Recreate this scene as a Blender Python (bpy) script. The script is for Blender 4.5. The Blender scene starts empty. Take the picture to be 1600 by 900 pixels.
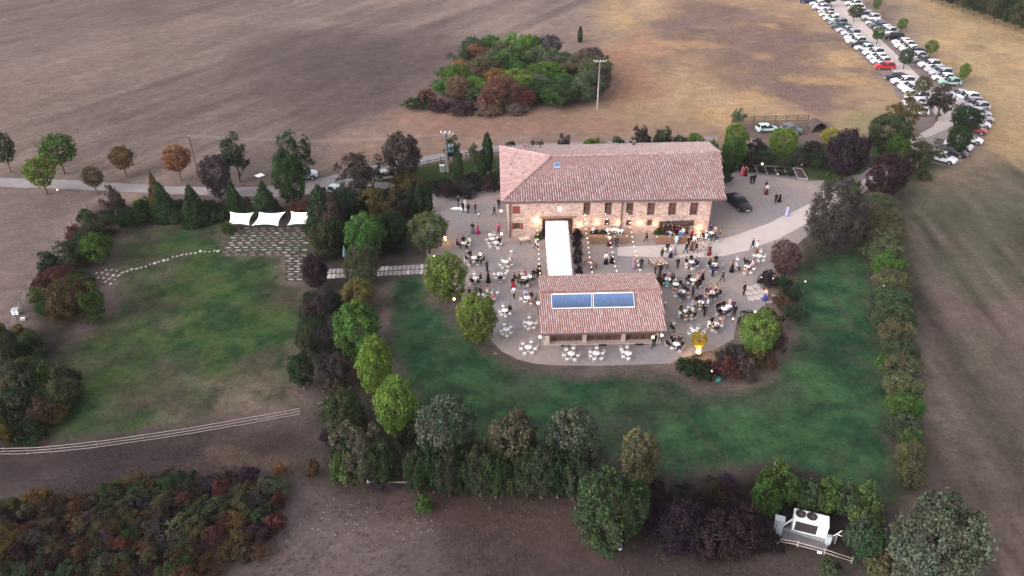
import bpy, bmesh, math, random
import numpy as np
from mathutils import Vector, Matrix

S = bpy.context.scene
COL = S.collection
R = random.Random(7)
NR = np.random.default_rng(11)

# ------------------------------------------------------------------ camera
FPX = 1210.0                       # focal length in pixels of a 1600 px wide frame
PITCH = math.radians(32)
CAM_H = 52.0
cam_data = bpy.data.cameras.new('camera')
cam_data.sensor_width = 36.0
cam_data.lens = 36.0 * FPX / 1600.0
cam_data.clip_end = 6000
cam = bpy.data.objects.new('camera', cam_data)
COL.objects.link(cam)
cam.location = (0, 0, CAM_H)
cam.rotation_euler = (math.pi / 2 - PITCH, 0, 0)
S.camera = cam

# ------------------------------------------------------------------ world, sun, exposure
SUN_EL, SUN_AZ = math.radians(16), math.radians(235)     # azimuth of the sun, clockwise from +Y
w = bpy.data.worlds.new('World')
S.world = w
w.use_nodes = True
wt = w.node_tree
for n in list(wt.nodes):
    wt.nodes.remove(n)
sky = wt.nodes.new('ShaderNodeTexSky')
sky.sky_type = 'NISHITA'
sky.sun_disc = False
sky.sun_elevation = SUN_EL
sky.sun_rotation = SUN_AZ
sky.dust_density = 3.0
hs = wt.nodes.new('ShaderNodeHueSaturation')             # overcast dusk: the clouds take most of the blue out
hs.inputs['Saturation'].default_value = 0.22
bgd = wt.nodes.new('ShaderNodeBackground')
bgd.inputs['Strength'].default_value = 0.15
tint = wt.nodes.new('ShaderNodeMix')
tint.data_type = 'RGBA'
tint.blend_type = 'MULTIPLY'
tint.inputs[0].default_value = 1.0
tint.inputs[7].default_value = (1.0, 0.955, 0.985, 1)
out = wt.nodes.new('ShaderNodeOutputWorld')
wt.links.new(sky.outputs[0], hs.inputs['Color'])
wt.links.new(hs.outputs[0], tint.inputs[6])
wt.links.new(tint.outputs[2], bgd.inputs['Color'])
wt.links.new(bgd.outputs[0], out.inputs['Surface'])
sun_data = bpy.data.lights.new('sun', 'SUN')
sun_data.energy = 0.5
sun_data.angle = math.radians(55)
sun_data.color = (1.0, 0.93, 0.88)
sun = bpy.data.objects.new('sun', sun_data)
COL.objects.link(sun)
sd = Vector((math.sin(SUN_AZ) * math.cos(SUN_EL), math.cos(SUN_AZ) * math.cos(SUN_EL), math.sin(SUN_EL) + 0.6))
sun.rotation_euler = sd.to_track_quat('Z', 'Y').to_euler()
S.view_settings.view_transform = 'Standard'
S.view_settings.look = 'None'
S.view_settings.exposure = 1.58
S.view_settings.gamma = 1.0
S.view_settings.use_curve_mapping = False

# ------------------------------------------------------------------ photo geometry -> world
FW = np.array([0, math.cos(PITCH), -math.sin(PITCH)])
UP = np.array([0, math.sin(PITCH), math.cos(PITCH)])
RT = np.array([1.0, 0, 0])
OC = np.array([0, 0, CAM_H])
def ray(px, py):
    return FW + RT * (px - 800) / FPX + UP * (450 - py) / FPX
def P(px, py, z=0.0):
    d = ray(px, py)
    return OC + d * ((z - CAM_H) / d[2])
def on_plane(px, py, a, b):
    d = np.array(b, float)[:2] - np.array(a, float)[:2]
    n = np.array([-d[1], d[0], 0])
    r = ray(px, py)
    return OC + r * (((np.array([a[0], a[1], 0]) - OC) @ n) / (r @ n))
def proj(p):
    v = np.array(p, float) - OC
    k = v @ FW
    return 800 + FPX * (v @ RT) / k, 450 - FPX * (v @ UP) / k
def pxm(p):
    return FPX / ((np.array(p, float) - OC) @ FW)
def height_at(px, py, top):
    b = P(px, py)
    lo, hi = 0.0, 40.0
    for _ in range(40):
        m = (lo + hi) / 2
        if proj((b[0], b[1], m))[1] > top: lo = m
        else: hi = m
    return lo

# ------------------------------------------------------------------ noise for vertex colours
def vnoise(x, y, seed):
    xi = np.floor(x).astype(np.int64); yi = np.floor(y).astype(np.int64)
    xf = x - xi; yf = y - yi
    def h(a, b):
        n = (a * 374761393 + b * 668265263 + seed * 974711) & 0xffffffff
        n = ((n ^ (n >> 13)) * 1274126177) & 0xffffffff
        return ((n ^ (n >> 16)) & 0xffff) / 65535.0
    u = xf * xf * (3 - 2 * xf); v = yf * yf * (3 - 2 * yf)
    return (h(xi, yi) * (1 - u) + h(xi + 1, yi) * u) * (1 - v) + (h(xi, yi + 1) * (1 - u) + h(xi + 1, yi + 1) * u) * v
def fbm(x, y, scale, octs=4, seed=0):
    s = 0; a = 1; t = 0; f = 1.0 / scale
    for i in range(octs):
        s = s + a * vnoise(x * f + i * 17.3, y * f - i * 9.1, seed + i)
        t += a; a *= 0.5; f *= 2.03
    return s / t
def smooth(e0, e1, x):
    t = np.clip((x - e0) / (e1 - e0), 0, 1)
    return t * t * (3 - 2 * t)
def sdf(poly, X, Y):
    """signed distance to a polygon, negative inside"""
    d = np.full(X.shape, 1e9); ins = np.zeros(X.shape, bool)
    n = len(poly)
    for i in range(n):
        ax, ay = poly[i]; bx, by = poly[(i + 1) % n]
        ex, ey = bx - ax, by - ay
        t = np.clip(((X - ax) * ex + (Y - ay) * ey) / (ex * ex + ey * ey + 1e-9), 0, 1)
        d = np.minimum(d, (X - ax - t * ex) ** 2 + (Y - ay - t * ey) ** 2)
        c = ((ay > Y) != (by > Y)) & (X < (bx - ax) * (Y - ay) / ((by - ay) if abs(by - ay) > 1e-9 else 1e-9) + ax)
        ins ^= c
    d = np.sqrt(d)
    return np.where(ins, -d, d)
def wpoly(pix, z=0.0):
    return [tuple(P(x, y, z)[:2]) for x, y in pix]
def inside(poly, x, y):
    return sdf(poly, np.array([x]), np.array([y]))[0] < 0

# ------------------------------------------------------------------ materials
MAT = {}
def nodes_of(name, rough=0.8, spec=0.3):
    m = bpy.data.materials.new(name); m.use_nodes = True
    nt = m.node_tree; b = nt.nodes['Principled BSDF']
    b.inputs['Roughness'].default_value = rough
    b.inputs['Specular IOR Level'].default_value = spec
    MAT[name] = m
    return m, nt, b
def mixrgb(nt, blend, fac, a, b):
    n = nt.nodes.new('ShaderNodeMix'); n.data_type = 'RGBA'; n.blend_type = blend
    for sock, v in ((n.inputs[0], fac), (n.inputs[6], a), (n.inputs[7], b)):
        if hasattr(v, 'links') or hasattr(v, 'is_linked'): nt.links.new(v, sock)
        else: sock.default_value = v
    return n.outputs[2]
def noise(nt, scale, detail=4, rough=0.6, mapping=None):
    n = nt.nodes.new('ShaderNodeTexNoise')
    n.inputs['Scale'].default_value = scale; n.inputs['Detail'].default_value = detail
    n.inputs['Roughness'].default_value = rough
    if mapping is not None: nt.links.new(mapping, n.inputs['Vector'])
    return n.outputs['Fac']
def ramp(nt, fac, stops):
    r = nt.nodes.new('ShaderNodeValToRGB')
    while len(r.color_ramp.elements) < len(stops): r.color_ramp.elements.new(0.5)
    for e, (p, c) in zip(r.color_ramp.elements, stops):
        e.position = p; e.color = (*c, 1)
    nt.links.new(fac, r.inputs['Fac'])
    return r.outputs['Color']
def coords(nt, kind='Object'):
    return nt.nodes.new('ShaderNodeTexCoord').outputs[kind]
def bump(nt, b, h, strength=0.4, dist=0.05):
    n = nt.nodes.new('ShaderNodeBump'); n.inputs['Strength'].default_value = strength; n.inputs['Distance'].default_value = dist
    nt.links.new(h, n.inputs['Height']); nt.links.new(n.outputs[0], b.inputs['Normal'])
def plain(name, col, rough=0.7, var=0.25, scale=6.0, spec=0.3, metal=0.0, bmp=0.0):
    m, nt, b = nodes_of(name, rough, spec)
    c = coords(nt)
    f = noise(nt, scale, 4, 0.65, c)
    lo = tuple(v * (1 - var) for v in col); hi = tuple(min(1, v * (1 + var)) for v in col)
    nt.links.new(ramp(nt, f, [(0.25, lo), (0.75, hi)]), b.inputs['Base Color'])
    b.inputs['Metallic'].default_value = metal
    if bmp: bump(nt, b, f, bmp)
    return m
def tinted(name, rough=0.7, var=0.2, scale=8.0, spec=0.3, coat=0.0):
    """base colour taken from the object's own colour"""
    m, nt, b = nodes_of(name, rough, spec)
    oi = nt.nodes.new('ShaderNodeObjectInfo')
    f = noise(nt, scale, 3, 0.6, coords(nt))
    v = ramp(nt, f, [(0.25, (1 - var,) * 3), (0.75, (1 + var * 0.4,) * 3)])
    nt.links.new(mixrgb(nt, 'MULTIPLY', 1.0, oi.outputs['Color'], v), b.inputs['Base Color'])
    if coat: b.inputs['Coat Weight'].default_value = coat
    return m
def glow(name, col, strength):
    m, nt, b = nodes_of(name, 0.4)
    b.inputs['Base Color'].default_value = (0.9, 0.85, 0.75, 1)
    b.inputs['Emission Color'].default_value = (*col, 1); b.inputs['Emission Strength'].default_value = strength
    return m
def attr_mat(name, rough=0.85, var=0.3, scale=2.0, bmp=0.0, spec=0.15, fine=None):
    m, nt, b = nodes_of(name, rough, spec)
    a = nt.nodes.new('ShaderNodeAttribute'); a.attribute_name = 'tone'
    c = coords(nt)
    f = noise(nt, scale, 6, 0.7, c)
    v = ramp(nt, f, [(0.2, (1 - var,) * 3), (0.8, (1 + var,) * 3)])
    col = mixrgb(nt, 'MULTIPLY', 1.0, a.outputs['Color'], v)
    if fine:
        f2 = noise(nt, fine, 3, 0.8, c)
        v2 = ramp(nt, f2, [(0.25, (1 - var,) * 3), (0.75, (1 + var,) * 3)])
        col = mixrgb(nt, 'MULTIPLY', 1.0, col, v2)
    nt.links.new(col, b.inputs['Base Color'])
    if bmp: bump(nt, b, f, bmp, 0.15)
    return m

attr_mat('soil', 0.95, 0.30, 0.5, 0.6, 0.05, 2.2)
attr_mat('tile', 0.9, 0.14, 5.0, 0, 0.1)
attr_mat('grass_blade', 0.8, 0.1, 0.4, 0, 0.15)
plain('gravel', (0.275, 0.235, 0.238), 0.95, 0.10, 0.35, 0.1)
plain('pale_gravel', (0.50, 0.435, 0.41), 0.95, 0.10, 0.5, 0.1)
plain('road_gravel', (0.245, 0.222, 0.225), 0.95, 0.18, 0.3, 0.1)
plain('lot_gravel', (0.19, 0.15, 0.145), 0.95, 0.2, 0.25, 0.1)
plain('bed_soil', (0.062, 0.048, 0.046), 0.95, 0.3, 1.5, 0.1)
plain('white_paint', (0.87, 0.86, 0.84), 0.45, 0.05, 3)
plain('fence_white', (0.30, 0.265, 0.26), 0.9, 0.25, 3)
plain('chair_back', (0.55, 0.53, 0.52), 0.6, 0.1, 5)
plain('cloth_white', (0.86, 0.85, 0.85), 0.8, 0.03, 1.5)
plain('sail_white', (0.88, 0.91, 0.93), 0.7, 0.03, 1.0)
plain('stone_slab', (0.32, 0.275, 0.28), 0.9, 0.3, 2.2)
plain('pale_slab', (0.47, 0.45, 0.43), 0.9, 0.2, 2.2)
plain('dark_slab', (0.17, 0.135, 0.13), 0.9, 0.35, 1.2)
plain('wood', (0.25, 0.15, 0.10), 0.6, 0.3, 3)
plain('pale_wood', (0.36, 0.31, 0.28), 0.8, 0.25, 3)
plain('dark_wood', (0.07, 0.045, 0.04), 0.6, 0.3, 3)
plain('fence_wood', (0.075, 0.055, 0.052), 0.9, 0.3, 3)
plain('bark', (0.10, 0.075, 0.06), 0.95, 0.35, 4)
plain('gutter', (0.10, 0.07, 0.065), 0.45, 0.2, 3, 0.4)
plain('shutter', (0.21, 0.055, 0.045), 0.6, 0.2, 5)
plain('window_frame', (0.16, 0.09, 0.07), 0.6, 0.2, 5)
plain('roof_channel', (0.225, 0.138, 0.13), 0.9, 0.25, 2)
plain('plaster', (0.50, 0.41, 0.37), 0.9, 0.12, 1)
plain('metal_grey', (0.36, 0.40, 0.43), 0.5, 0.1, 3)
plain('unit_white', (0.80, 0.84, 0.84), 0.4, 0.04, 2)
plain('concrete', (0.15, 0.14, 0.15), 0.9, 0.2, 2)
plain('black_metal', (0.03, 0.03, 0.035), 0.5, 0.2, 6)
plain('rubber', (0.02, 0.02, 0.02), 0.8, 0.2, 8)
plain('rim', (0.45, 0.45, 0.46), 0.35, 0.1, 8, 0.5, 0.7)
plain('skin', (0.50, 0.31, 0.23), 0.6, 0.1, 20)
plain('hair_dark', (0.025, 0.018, 0.015), 0.6, 0.2, 20)
plain('hair_brown', (0.10, 0.06, 0.035), 0.6, 0.2, 20)
plain('shoe', (0.03, 0.025, 0.025), 0.4, 0.2, 20)
plain('eye', (0.05, 0.04, 0.035), 0.2, 0.1, 20)
plain('lip', (0.35, 0.13, 0.11), 0.5, 0.1, 20)
plain('transformer_blue', (0.17, 0.33, 0.42), 0.5, 0.1, 4)
plain('teal', (0.03, 0.22, 0.20), 0.5, 0.2, 4)
plain('pole_concrete', (0.24, 0.215, 0.215), 0.9, 0.15, 2)
plain('pale_stone', (0.66, 0.63, 0.62), 0.9, 0.2, 3)
plain('terracotta', (0.22, 0.115, 0.085), 0.8, 0.2, 3)
plain('food', (0.30, 0.12, 0.09), 0.7, 0.6, 9)
plain('tube_blue', (0.075, 0.16, 0.35), 0.28, 0.15, 2, 0.45)
tinted('paint', 0.32, 0.03, 0.6, 0.35, 0.12)
tinted('cloth', 0.85, 0.18, 6, 0.1)
m, nt, b = nodes_of('car_glass', 0.25, 0.10)
b.inputs['Base Color'].default_value = (0.018, 0.024, 0.03, 1)
m, nt, b = nodes_of('pane', 0.15, 0.5)
f = noise(nt, 1.1, 3, 0.6, coords(nt))
nt.links.new(ramp(nt, f, [(0.35, (0.05, 0.032, 0.03)), (0.7, (0.15, 0.085, 0.075))]), b.inputs['Base Color'])
glow('bulb', (1.0, 0.66, 0.42), 4.5)
glow('globe', (1.0, 0.84, 0.55), 2.5)
glow('fire', (1.0, 0.36, 0.04), 4.5)
glow('lamp_warm', (1.0, 0.55, 0.22), 7)
glow('head_lamp', (1, 0.97, 0.9), 0.0)
plain('globe_off', (0.75, 0.72, 0.68), 0.4, 0.05, 3)
plain('tail_lamp', (0.30, 0.02, 0.02), 0.3, 0.1, 5)
m, nt, b = nodes_of('patio_earth', 0.95, 0.05)
pn = noise(nt, 0.8, 5, 0.75, coords(nt))
nt.links.new(ramp(nt, pn, [(0.3, (0.062, 0.047, 0.046)), (0.5, (0.058, 0.055, 0.042)), (0.62, (0.03, 0.062, 0.027))]), b.inputs['Base Color'])
# gravel: trodden paler and bluish damp areas, wheel tracks and fine speckle
nt = MAT['gravel'].node_tree; b = nt.nodes['Principled BSDF']; c = coords(nt)
g1 = ramp(nt, noise(nt, 0.11, 3, 0.55, c), [(0.36, (0.25, 0.228, 0.238)), (0.5, (0.28, 0.236, 0.226)), (0.66, (0.325, 0.270, 0.248))])
g2 = ramp(nt, noise(nt, 1.3, 6, 0.8, c), [(0.25, (0.80,) * 3), (0.75, (1.16,) * 3)])
g3 = ramp(nt, noise(nt, 9.0, 3, 0.8, c), [(0.3, (0.84,) * 3), (0.7, (1.14,) * 3)])
nt.links.new(mixrgb(nt, 'MULTIPLY', 1.0, mixrgb(nt, 'MULTIPLY', 1.0, g1, g2), g3), b.inputs['Base Color'])
bump(nt, b, noise(nt, 7.0, 4, 0.8, c), 0.5, 0.03)
# leaves: object's colour times a tone per leaf clump, a little light let through
m, nt, b = nodes_of('leaf', 0.75, 0.12)
oi = nt.nodes.new('ShaderNodeObjectInfo'); at = nt.nodes.new('ShaderNodeAttribute'); at.attribute_name = 'tone'
lc = mixrgb(nt, 'MULTIPLY', 1.0, oi.outputs['Color'], at.outputs['Color'])
nt.links.new(lc, b.inputs['Base Color'])
b.inputs['Specular IOR Level'].default_value = 0.05
tr = nt.nodes.new('ShaderNodeBsdfTranslucent'); nt.links.new(lc, tr.inputs['Color'])
ms = nt.nodes.new('ShaderNodeMixShader'); ms.inputs[0].default_value = 0.22
nt.links.new(b.outputs[0], ms.inputs[1]); nt.links.new(tr.outputs[0], ms.inputs[2])
nt.links.new(ms.outputs[0], nt.nodes['Material Output'].inputs['Surface'])
# lawn: green with worn, straw coloured patches
m, nt, b = nodes_of('lawn', 0.95, 0.05)
a = nt.nodes.new('ShaderNodeAttribute'); a.attribute_name = 'tone'
f2 = noise(nt, 1.7, 6, 0.75, coords(nt))
nt.links.new(mixrgb(nt, 'MULTIPLY', 1.0, a.outputs['Color'], ramp(nt, f2, [(0.25, (0.50, 0.55, 0.55)), (0.75, (1.5, 1.42, 1.4))])), b.inputs['Base Color'])
bump(nt, b, f2, 0.5, 0.1)
# rubble stone wall
m, nt, b = nodes_of('stone_wall', 0.9, 0.15)
c = coords(nt)
mp = nt.nodes.new('ShaderNodeMapping'); mp.inputs['Scale'].default_value = (2.6, 2.6, 5.0); nt.links.new(c, mp.inputs['Vector'])
v = nt.nodes.new('ShaderNodeTexVoronoi'); nt.links.new(mp.outputs[0], v.inputs['Vector']); v.inputs['Scale'].default_value = 1.0
v2 = nt.nodes.new('ShaderNodeTexVoronoi'); v2.feature = 'DISTANCE_TO_EDGE'; nt.links.new(mp.outputs[0], v2.inputs['Vector'])
sp = nt.nodes.new('ShaderNodeSeparateColor'); nt.links.new(v.outputs['Color'], sp.inputs[0])
sc = ramp(nt, sp.outputs[0], [(0.0, (0.25, 0.175, 0.155)), (0.35, (0.38, 0.30, 0.265)), (0.7, (0.45, 0.375, 0.335)), (1.0, (0.54, 0.47, 0.43))])
ed = ramp(nt, v2.outputs['Distance'], [(0.02, (0.50, 0.43, 0.39)), (0.09, (1, 1, 1))])
big = ramp(nt, noise(nt, 0.5, 3, 0.6, c), [(0.3, (0.88, 0.79, 0.78)), (0.7, (1.12, 1.0, 0.96))])
edm = nt.nodes.new('ShaderNodeMath'); edm.operation = 'LESS_THAN'; edm.inputs[1].default_value = 0.045; nt.links.new(v2.outputs['Distance'], edm.inputs[0])
stone = mixrgb(nt, 'MIX', edm.outputs[0], sc, (0.50, 0.43, 0.39, 1))
nt.links.new(mixrgb(nt, 'MULTIPLY', 1.0, stone, big), b.inputs['Base Color'])
bump(nt, b, v2.outputs['Distance'], 0.5, 0.06)

# ------------------------------------------------------------------ mesh building
class MB:
    def __init__(self): self.v = []; self.f = []; self.m = []
    def quad(self, pts, m=0):
        n = len(self.v); self.v += [tuple(map(float, p)) for p in pts]; self.f.append(tuple(range(n, n + len(pts)))); self.m.append(m); return self
    def box(self, c, s, m=0, rz=0.0, rx=0.0, ry=0.0):
        M = Matrix.Translation(c) @ Matrix.Rotation(rz, 4, 'Z') @ Matrix.Rotation(ry, 4, 'Y') @ Matrix.Rotation(rx, 4, 'X')
        n = len(self.v)
        for z in (-.5, .5):
            for x, y in ((-.5, -.5), (.5, -.5), (.5, .5), (-.5, .5)):
                self.v.append(tuple(M @ Vector((x * s[0], y * s[1], z * s[2]))))
        for q in ((0, 3, 2, 1), (4, 5, 6, 7), (0, 1, 5, 4), (1, 2, 6, 5), (2, 3, 7, 6), (3, 0, 4, 7)):
            self.f.append(tuple(n + i for i in q)); self.m.append(m)
        return self
    def tube(self, pts, radii, seg=6, m=0, cap=True):
        pts = [Vector(p) for p in pts]
        if not isinstance(radii, (list, tuple)): radii = [radii] * len(pts)
        n0 = len(self.v)
        for i, p in enumerate(pts):
            d = (pts[min(i + 1, len(pts) - 1)] - pts[max(i - 1, 0)])
            d = d.normalized() if d.length > 1e-9 else Vector((0, 0, 1))
            a = d.cross(Vector((0, 0, 1)))
            if a.length < 0.05: a = d.cross(Vector((1, 0, 0)))
            a.normalize(); bb = d.cross(a)
            for k in range(seg):
                t = 2 * math.pi * k / seg
                self.v.append(tuple(p + (a * math.cos(t) + bb * math.sin(t)) * radii[i]))
        for i in range(len(pts) - 1):
            for k in range(seg):
                a0 = n0 + i * seg + k; a1 = n0 + i * seg + (k + 1) % seg
                self.f.append((a0, a1, a1 + seg, a0 + seg)); self.m.append(m)
        if cap:
            self.f.append(tuple(n0 + k for k in range(seg))); self.m.append(m)
            e = n0 + (len(pts) - 1) * seg
            self.f.append(tuple(e + k for k in reversed(range(seg)))); self.m.append(m)
        return self
    def lathe(self, prof, seg=12, m=0, c=(0, 0, 0), sy=1.0):
        n0 = len(self.v)
        for r, z in prof:
            for k in range(seg):
                t = 2 * math.pi * k / seg
                self.v.append((c[0] + r * math.cos(t), c[1] + r * math.sin(t) * sy, c[2] + z))
        for i in range(len(prof) - 1):
            for k in range(seg):
                a0 = n0 + i * seg + k; a1 = n0 + i * seg + (k + 1) % seg
                self.f.append((a0, a1, a1 + seg, a0 + seg)); self.m.append(m)
        self.f.append(tuple(n0 + k for k in reversed(range(seg)))); self.m.append(m)
        e = n0 + (len(prof) - 1) * seg
        self.f.append(tuple(e + k for k in range(seg))); self.m.append(m)
        return self
    def sphere(self, c, r, seg=10, rings=6, m=0, sz=1.0):
        prof = [(max(1e-3, r * math.sin(math.pi * i / rings)), -r * sz * math.cos(math.pi * i / rings)) for i in range(rings + 1)]
        return self.lathe(prof, seg, m, c)
    def mesh(self, name, mats, smooth=False):
        me = bpy.data.meshes.new(name)
        me.from_pydata(self.v, [], self.f)
        for k in (mats if isinstance(mats, (list, tuple)) else [mats]): me.materials.append(MAT[k])
        if any(self.m): me.polygons.foreach_set('material_index', self.m)
        if smooth: me.polygons.foreach_set('use_smooth', [True] * len(self.f))
        me.update()
        return me

LABELLED = []
def obj(name, mesh, parent=None, loc=None, rot=None, scale=None, color=None, label=None, cat=None, group=None, kind=None):
    o = bpy.data.objects.new(name, mesh)
    COL.objects.link(o)
    if parent is not None: o.parent = parent
    if loc is not None: o.location = loc
    if rot is not None: o.rotation_euler = rot
    if scale is not None: o.scale = scale
    if color is not None: o.color = (*color, 1)
    if kind: o['kind'] = kind
    if label: o['label'] = label
    if cat: o['category'] = cat
    if group: o['group'] = group
    if label and cat: LABELLED.append(o)
    return o
def root(name, loc, rz, label, cat, group=None, kind=None):
    return obj(name, None, None, loc, (0, 0, rz), None, None, label, cat, group, kind)
def tone_attr(me, cols):
    a = me.color_attributes.new('tone', 'FLOAT_COLOR', 'POINT')
    c = np.ones((len(cols), 4), np.float32); c[:, :3] = cols
    a.data.foreach_set('color', c.ravel())
def np_mesh(name, V, Fq, mat, tone=None, smooth=False):
    """fast mesh from arrays: V (n,3), Fq (m,k) all faces with k corners"""
    me = bpy.data.meshes.new(name)
    me.vertices.add(len(V)); me.vertices.foreach_set('co', np.asarray(V, np.float32).ravel())
    k = Fq.shape[1]
    me.loops.add(Fq.size); me.loops.foreach_set('vertex_index', Fq.astype(np.int32).ravel())
    me.polygons.add(len(Fq)); me.polygons.foreach_set('loop_start', np.arange(0, Fq.size, k, dtype=np.int32))
    me.materials.append(MAT[mat])
    me.update(calc_edges=True)
    if tone is not None: tone_attr(me, tone)
    if smooth: me.polygons.foreach_set('use_smooth', [True] * len(Fq))
    return me
def sheet(name, poly, z, mat, label, cat, kind='structure', ragged=0.0, step=0.8, seed=1, grid=None, colour=None):
    """flat patch of ground with an uneven outline"""
    pts = []
    n = len(poly)
    for i in range(n):
        a = np.array(poly[i]); bb = np.array(poly[(i + 1) % n])
        L = np.linalg.norm(bb - a); k = max(1, int(L / step))
        for j in range(k): pts.append(a + (bb - a) * j / k)
    pts = np.array(pts)
    if ragged:
        nx = fbm(pts[:, 0], pts[:, 1], 2.2, 3, seed) - .5; ny = fbm(pts[:, 0] + 50, pts[:, 1], 2.2, 3, seed + 3) - .5
        pts = pts + np.stack([nx, ny], 1) * 2 * ragged
    bm = bmesh.new()
    f = bm.faces.new([bm.verts.new((x, y, z)) for x, y in pts])
    if f.normal.z < 0: f.normal_flip()
    f.normal_update()
    if f.normal.z < 0: bmesh.ops.reverse_faces(bm, faces=[f])
    bmesh.ops.triangulate(bm, faces=bm.faces[:])
    if grid:
        for _ in range(grid):
            es = [e for e in bm.edges if e.calc_length() > 1.6]
            if not es: break
            bmesh.ops.subdivide_edges(bm, edges=es, cuts=1, use_grid_fill=False)
            bmesh.ops.triangulate(bm, faces=[q for q in bm.faces if len(q.verts) > 3])
    me = bpy.data.meshes.new(name); bm.to_mesh(me); bm.free()
    me.materials.append(MAT[mat])
    if colour is not None:
        co = np.empty(len(me.vertices) * 3, np.float32); me.vertices.foreach_get('co', co); co = co.reshape(-1, 3)
        tone_attr(me, colour(co[:, 0], co[:, 1]))
    return obj(name, me, label=label, cat=cat, kind=kind)
# ================================================================== GROUND
def lerp(a, b, t): return np.asarray(a) + (np.asarray(b) - np.asarray(a)) * t[..., None]
def ground_tone(X, Y):
    n1 = fbm(X, Y, 38, 4, 3); n2 = fbm(X * .87 - Y * .49, (X * .49 + Y * .87) * .35, 9, 4, 8)
    # plough streaks run up to the right on the far field, straight away from the viewer on the right one
    st = .5 * fbm(X * .87 - Y * .49, (X * .49 + Y * .87) * .06, 2.2, 4, 21) + .5 * fbm(X * .87 - Y * .49, (X * .49 + Y * .87) * .10, 7.0, 3, 23)
    st2 = fbm(X - 0.10 * Y, Y * 0.05, 1.5, 4, 31)
    far = lerp((0.165, 0.125, 0.127), (0.30, 0.225, 0.21), smooth(.3, .70, .34 * n1 + .18 * n2 + .48 * st))
    tl = np.abs(((X * .87 - Y * .49) / 7.5) % 1 - .5)          # tractor lines
    far = far * (1 + .16 * (1 - smooth(.02, .07, np.abs(tl - .12))) * smooth(.45, .6, fbm(X, Y, 25, 3, 61)))[..., None]
    c = far
    # dark ploughed patch left of the copse, lighter headland by the road
    def patch(pix, col, soft, amount=1.0, nz=.6, sc=10, seed=5):
        nonlocal c
        d = sdf(wpoly(pix), X, Y) + (fbm(X, Y, sc, 4, seed) - .5) * 2 * soft * nz
        k = (1 - smooth(-soft, soft, d)) * amount
        c = c * (1 - k[..., None]) + np.asarray(col) * k[..., None]
    patch([(400, 60), (700, 40), (720, 90), (640, 165), (470, 190), (400, 130)], (0.115, 0.083, 0.09), 14, .75)
    patch([(0, -20), (400, -20), (250, 60), (0, 110)], (0.17, 0.13, 0.13), 20, .5)
    patch([(-60, 120), (300, 30), (360, 60), (-60, 230)], (0.27, 0.20, 0.185), 14, .6)
    patch([(500, 215), (640, 165), (930, 172), (1130, 195), (1130, 230), (640, 245), (520, 262)], (0.35, 0.235, 0.20), 4, .8)
    # straw coloured field on the right
    patch([(960, -40), (1300, -40), (1330, 60), (1430, 200), (1160, 210), (940, 180), (930, 100), (960, 40)], (0.385, 0.262, 0.175), 12, 1.0)
    patch([(1380, -40), (1700, -40), (1700, 330), (1560, 300), (1520, 200)], (0.385, 0.278, 0.172), 10, 1.0)
    k = smooth(.52, .72, fbm(X, Y, 16, 4, 55)) * smooth(20, 45, X) * smooth(125, 150, Y)
    c = c * (1 - .82 * k[..., None]) + np.array((0.165, 0.115, 0.12)) * .82 * k[..., None]
    patch([(1050, 0), (1200, 10), (1310, 80), (1260, 150), (1120, 130), (1040, 60)], (0.175, 0.118, 0.115), 11, .85, 1.2, 18, 9)
    k = smooth(.55, .75, fbm(X, Y, 10, 4, 71)) * smooth(15, 35, X) * smooth(120, 140, Y)
    c = c * (1 - .5 * k[..., None]) + np.array((0.52, 0.33, 0.17)) * .5 * k[..., None]
    patch([(930, 80), (1010, 60), (1030, 150), (960, 170)], (0.40, 0.215, 0.165), 6, .85, 1.3, 7, 13)
    patch([(620, 178), (930, 178), (1000, 200), (640, 215)], (0.36, 0.20, 0.165), 3, .6, 1.2, 5, 14)
    patch([(1330, 180), (1420, 165), (1400, 200), (1310, 205)], (0.26, 0.25, 0.13), 4, .7)
    # purple brown field on the lower right with rows, greener towards the hedge
    patch([(1400, 290), (1520, 240), (1700, 310), (1700, 1000), (1440, 1000), (1430, 600)], (0.17, 0.122, 0.12), 5, 1.0)
    k = smooth(28, 45, X) * (1 - smooth(118, 132, Y))
    c = c * (1 + (st2 - .5)[..., None] * 2.2 * k[..., None] * (.5 + fbm(X, Y, 14, 3, 35))[..., None])
    patch([(1400, 240), (1520, 235), (1560, 290), (1450, 330)], (0.25, 0.18, 0.145), 5, .9)
    patch([(1400, 300), (1560, 260), (1640, 380), (1460, 420)], (0.10, 0.125, 0.08), 9, .55, 1.2, 6, 77)
    patch([(1440, 330), (1600, 330), (1600, 760), (1470, 760)], (0.10, 0.115, 0.075), 8, .38, 1.6, 7, 79)
    # lower fields
    patch([(-80, 300), (120, 300), (125, 340), (40, 480), (0, 620), (-120, 640)], (0.225, 0.168, 0.167), 3, 1.0)
    patch([(-100, 715), (470, 650), (530, 640), (520, 760), (300, 740), (-100, 790)], (0.072, 0.052, 0.058), 4, 1.0)
    patch([(-100, 790), (500, 740), (900, 760), (1210, 850), (1450, 910), (1450, 1100), (-100, 1100)], (0.098, 0.073, 0.08), 4, 1.0)
    patch([(430, 790), (640, 775), (720, 860), (700, 960), (380, 960)], (0.20, 0.152, 0.16), 5, .95, 1.0, 4, 15)
    patch([(330, 705), (460, 715), (470, 732), (340, 725)], (0.24, 0.165, 0.125), 1.3, .6, 1.0, 2, 16)
    patch([(150, 780), (330, 735), (440, 728), (440, 745), (160, 795)], (0.2, 0.14, 0.125), 1.6, .5, 1.0, 3, 18)
    patch([(480, 640), (530, 640), (535, 720), (490, 720)], (0.14, 0.11, 0.11), 2, .8)
    patch([(520, 755), (890, 765), (960, 860), (640, 830)], (0.125, 0.075, 0.072), 3, .7, 1.0, 4, 19)
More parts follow.
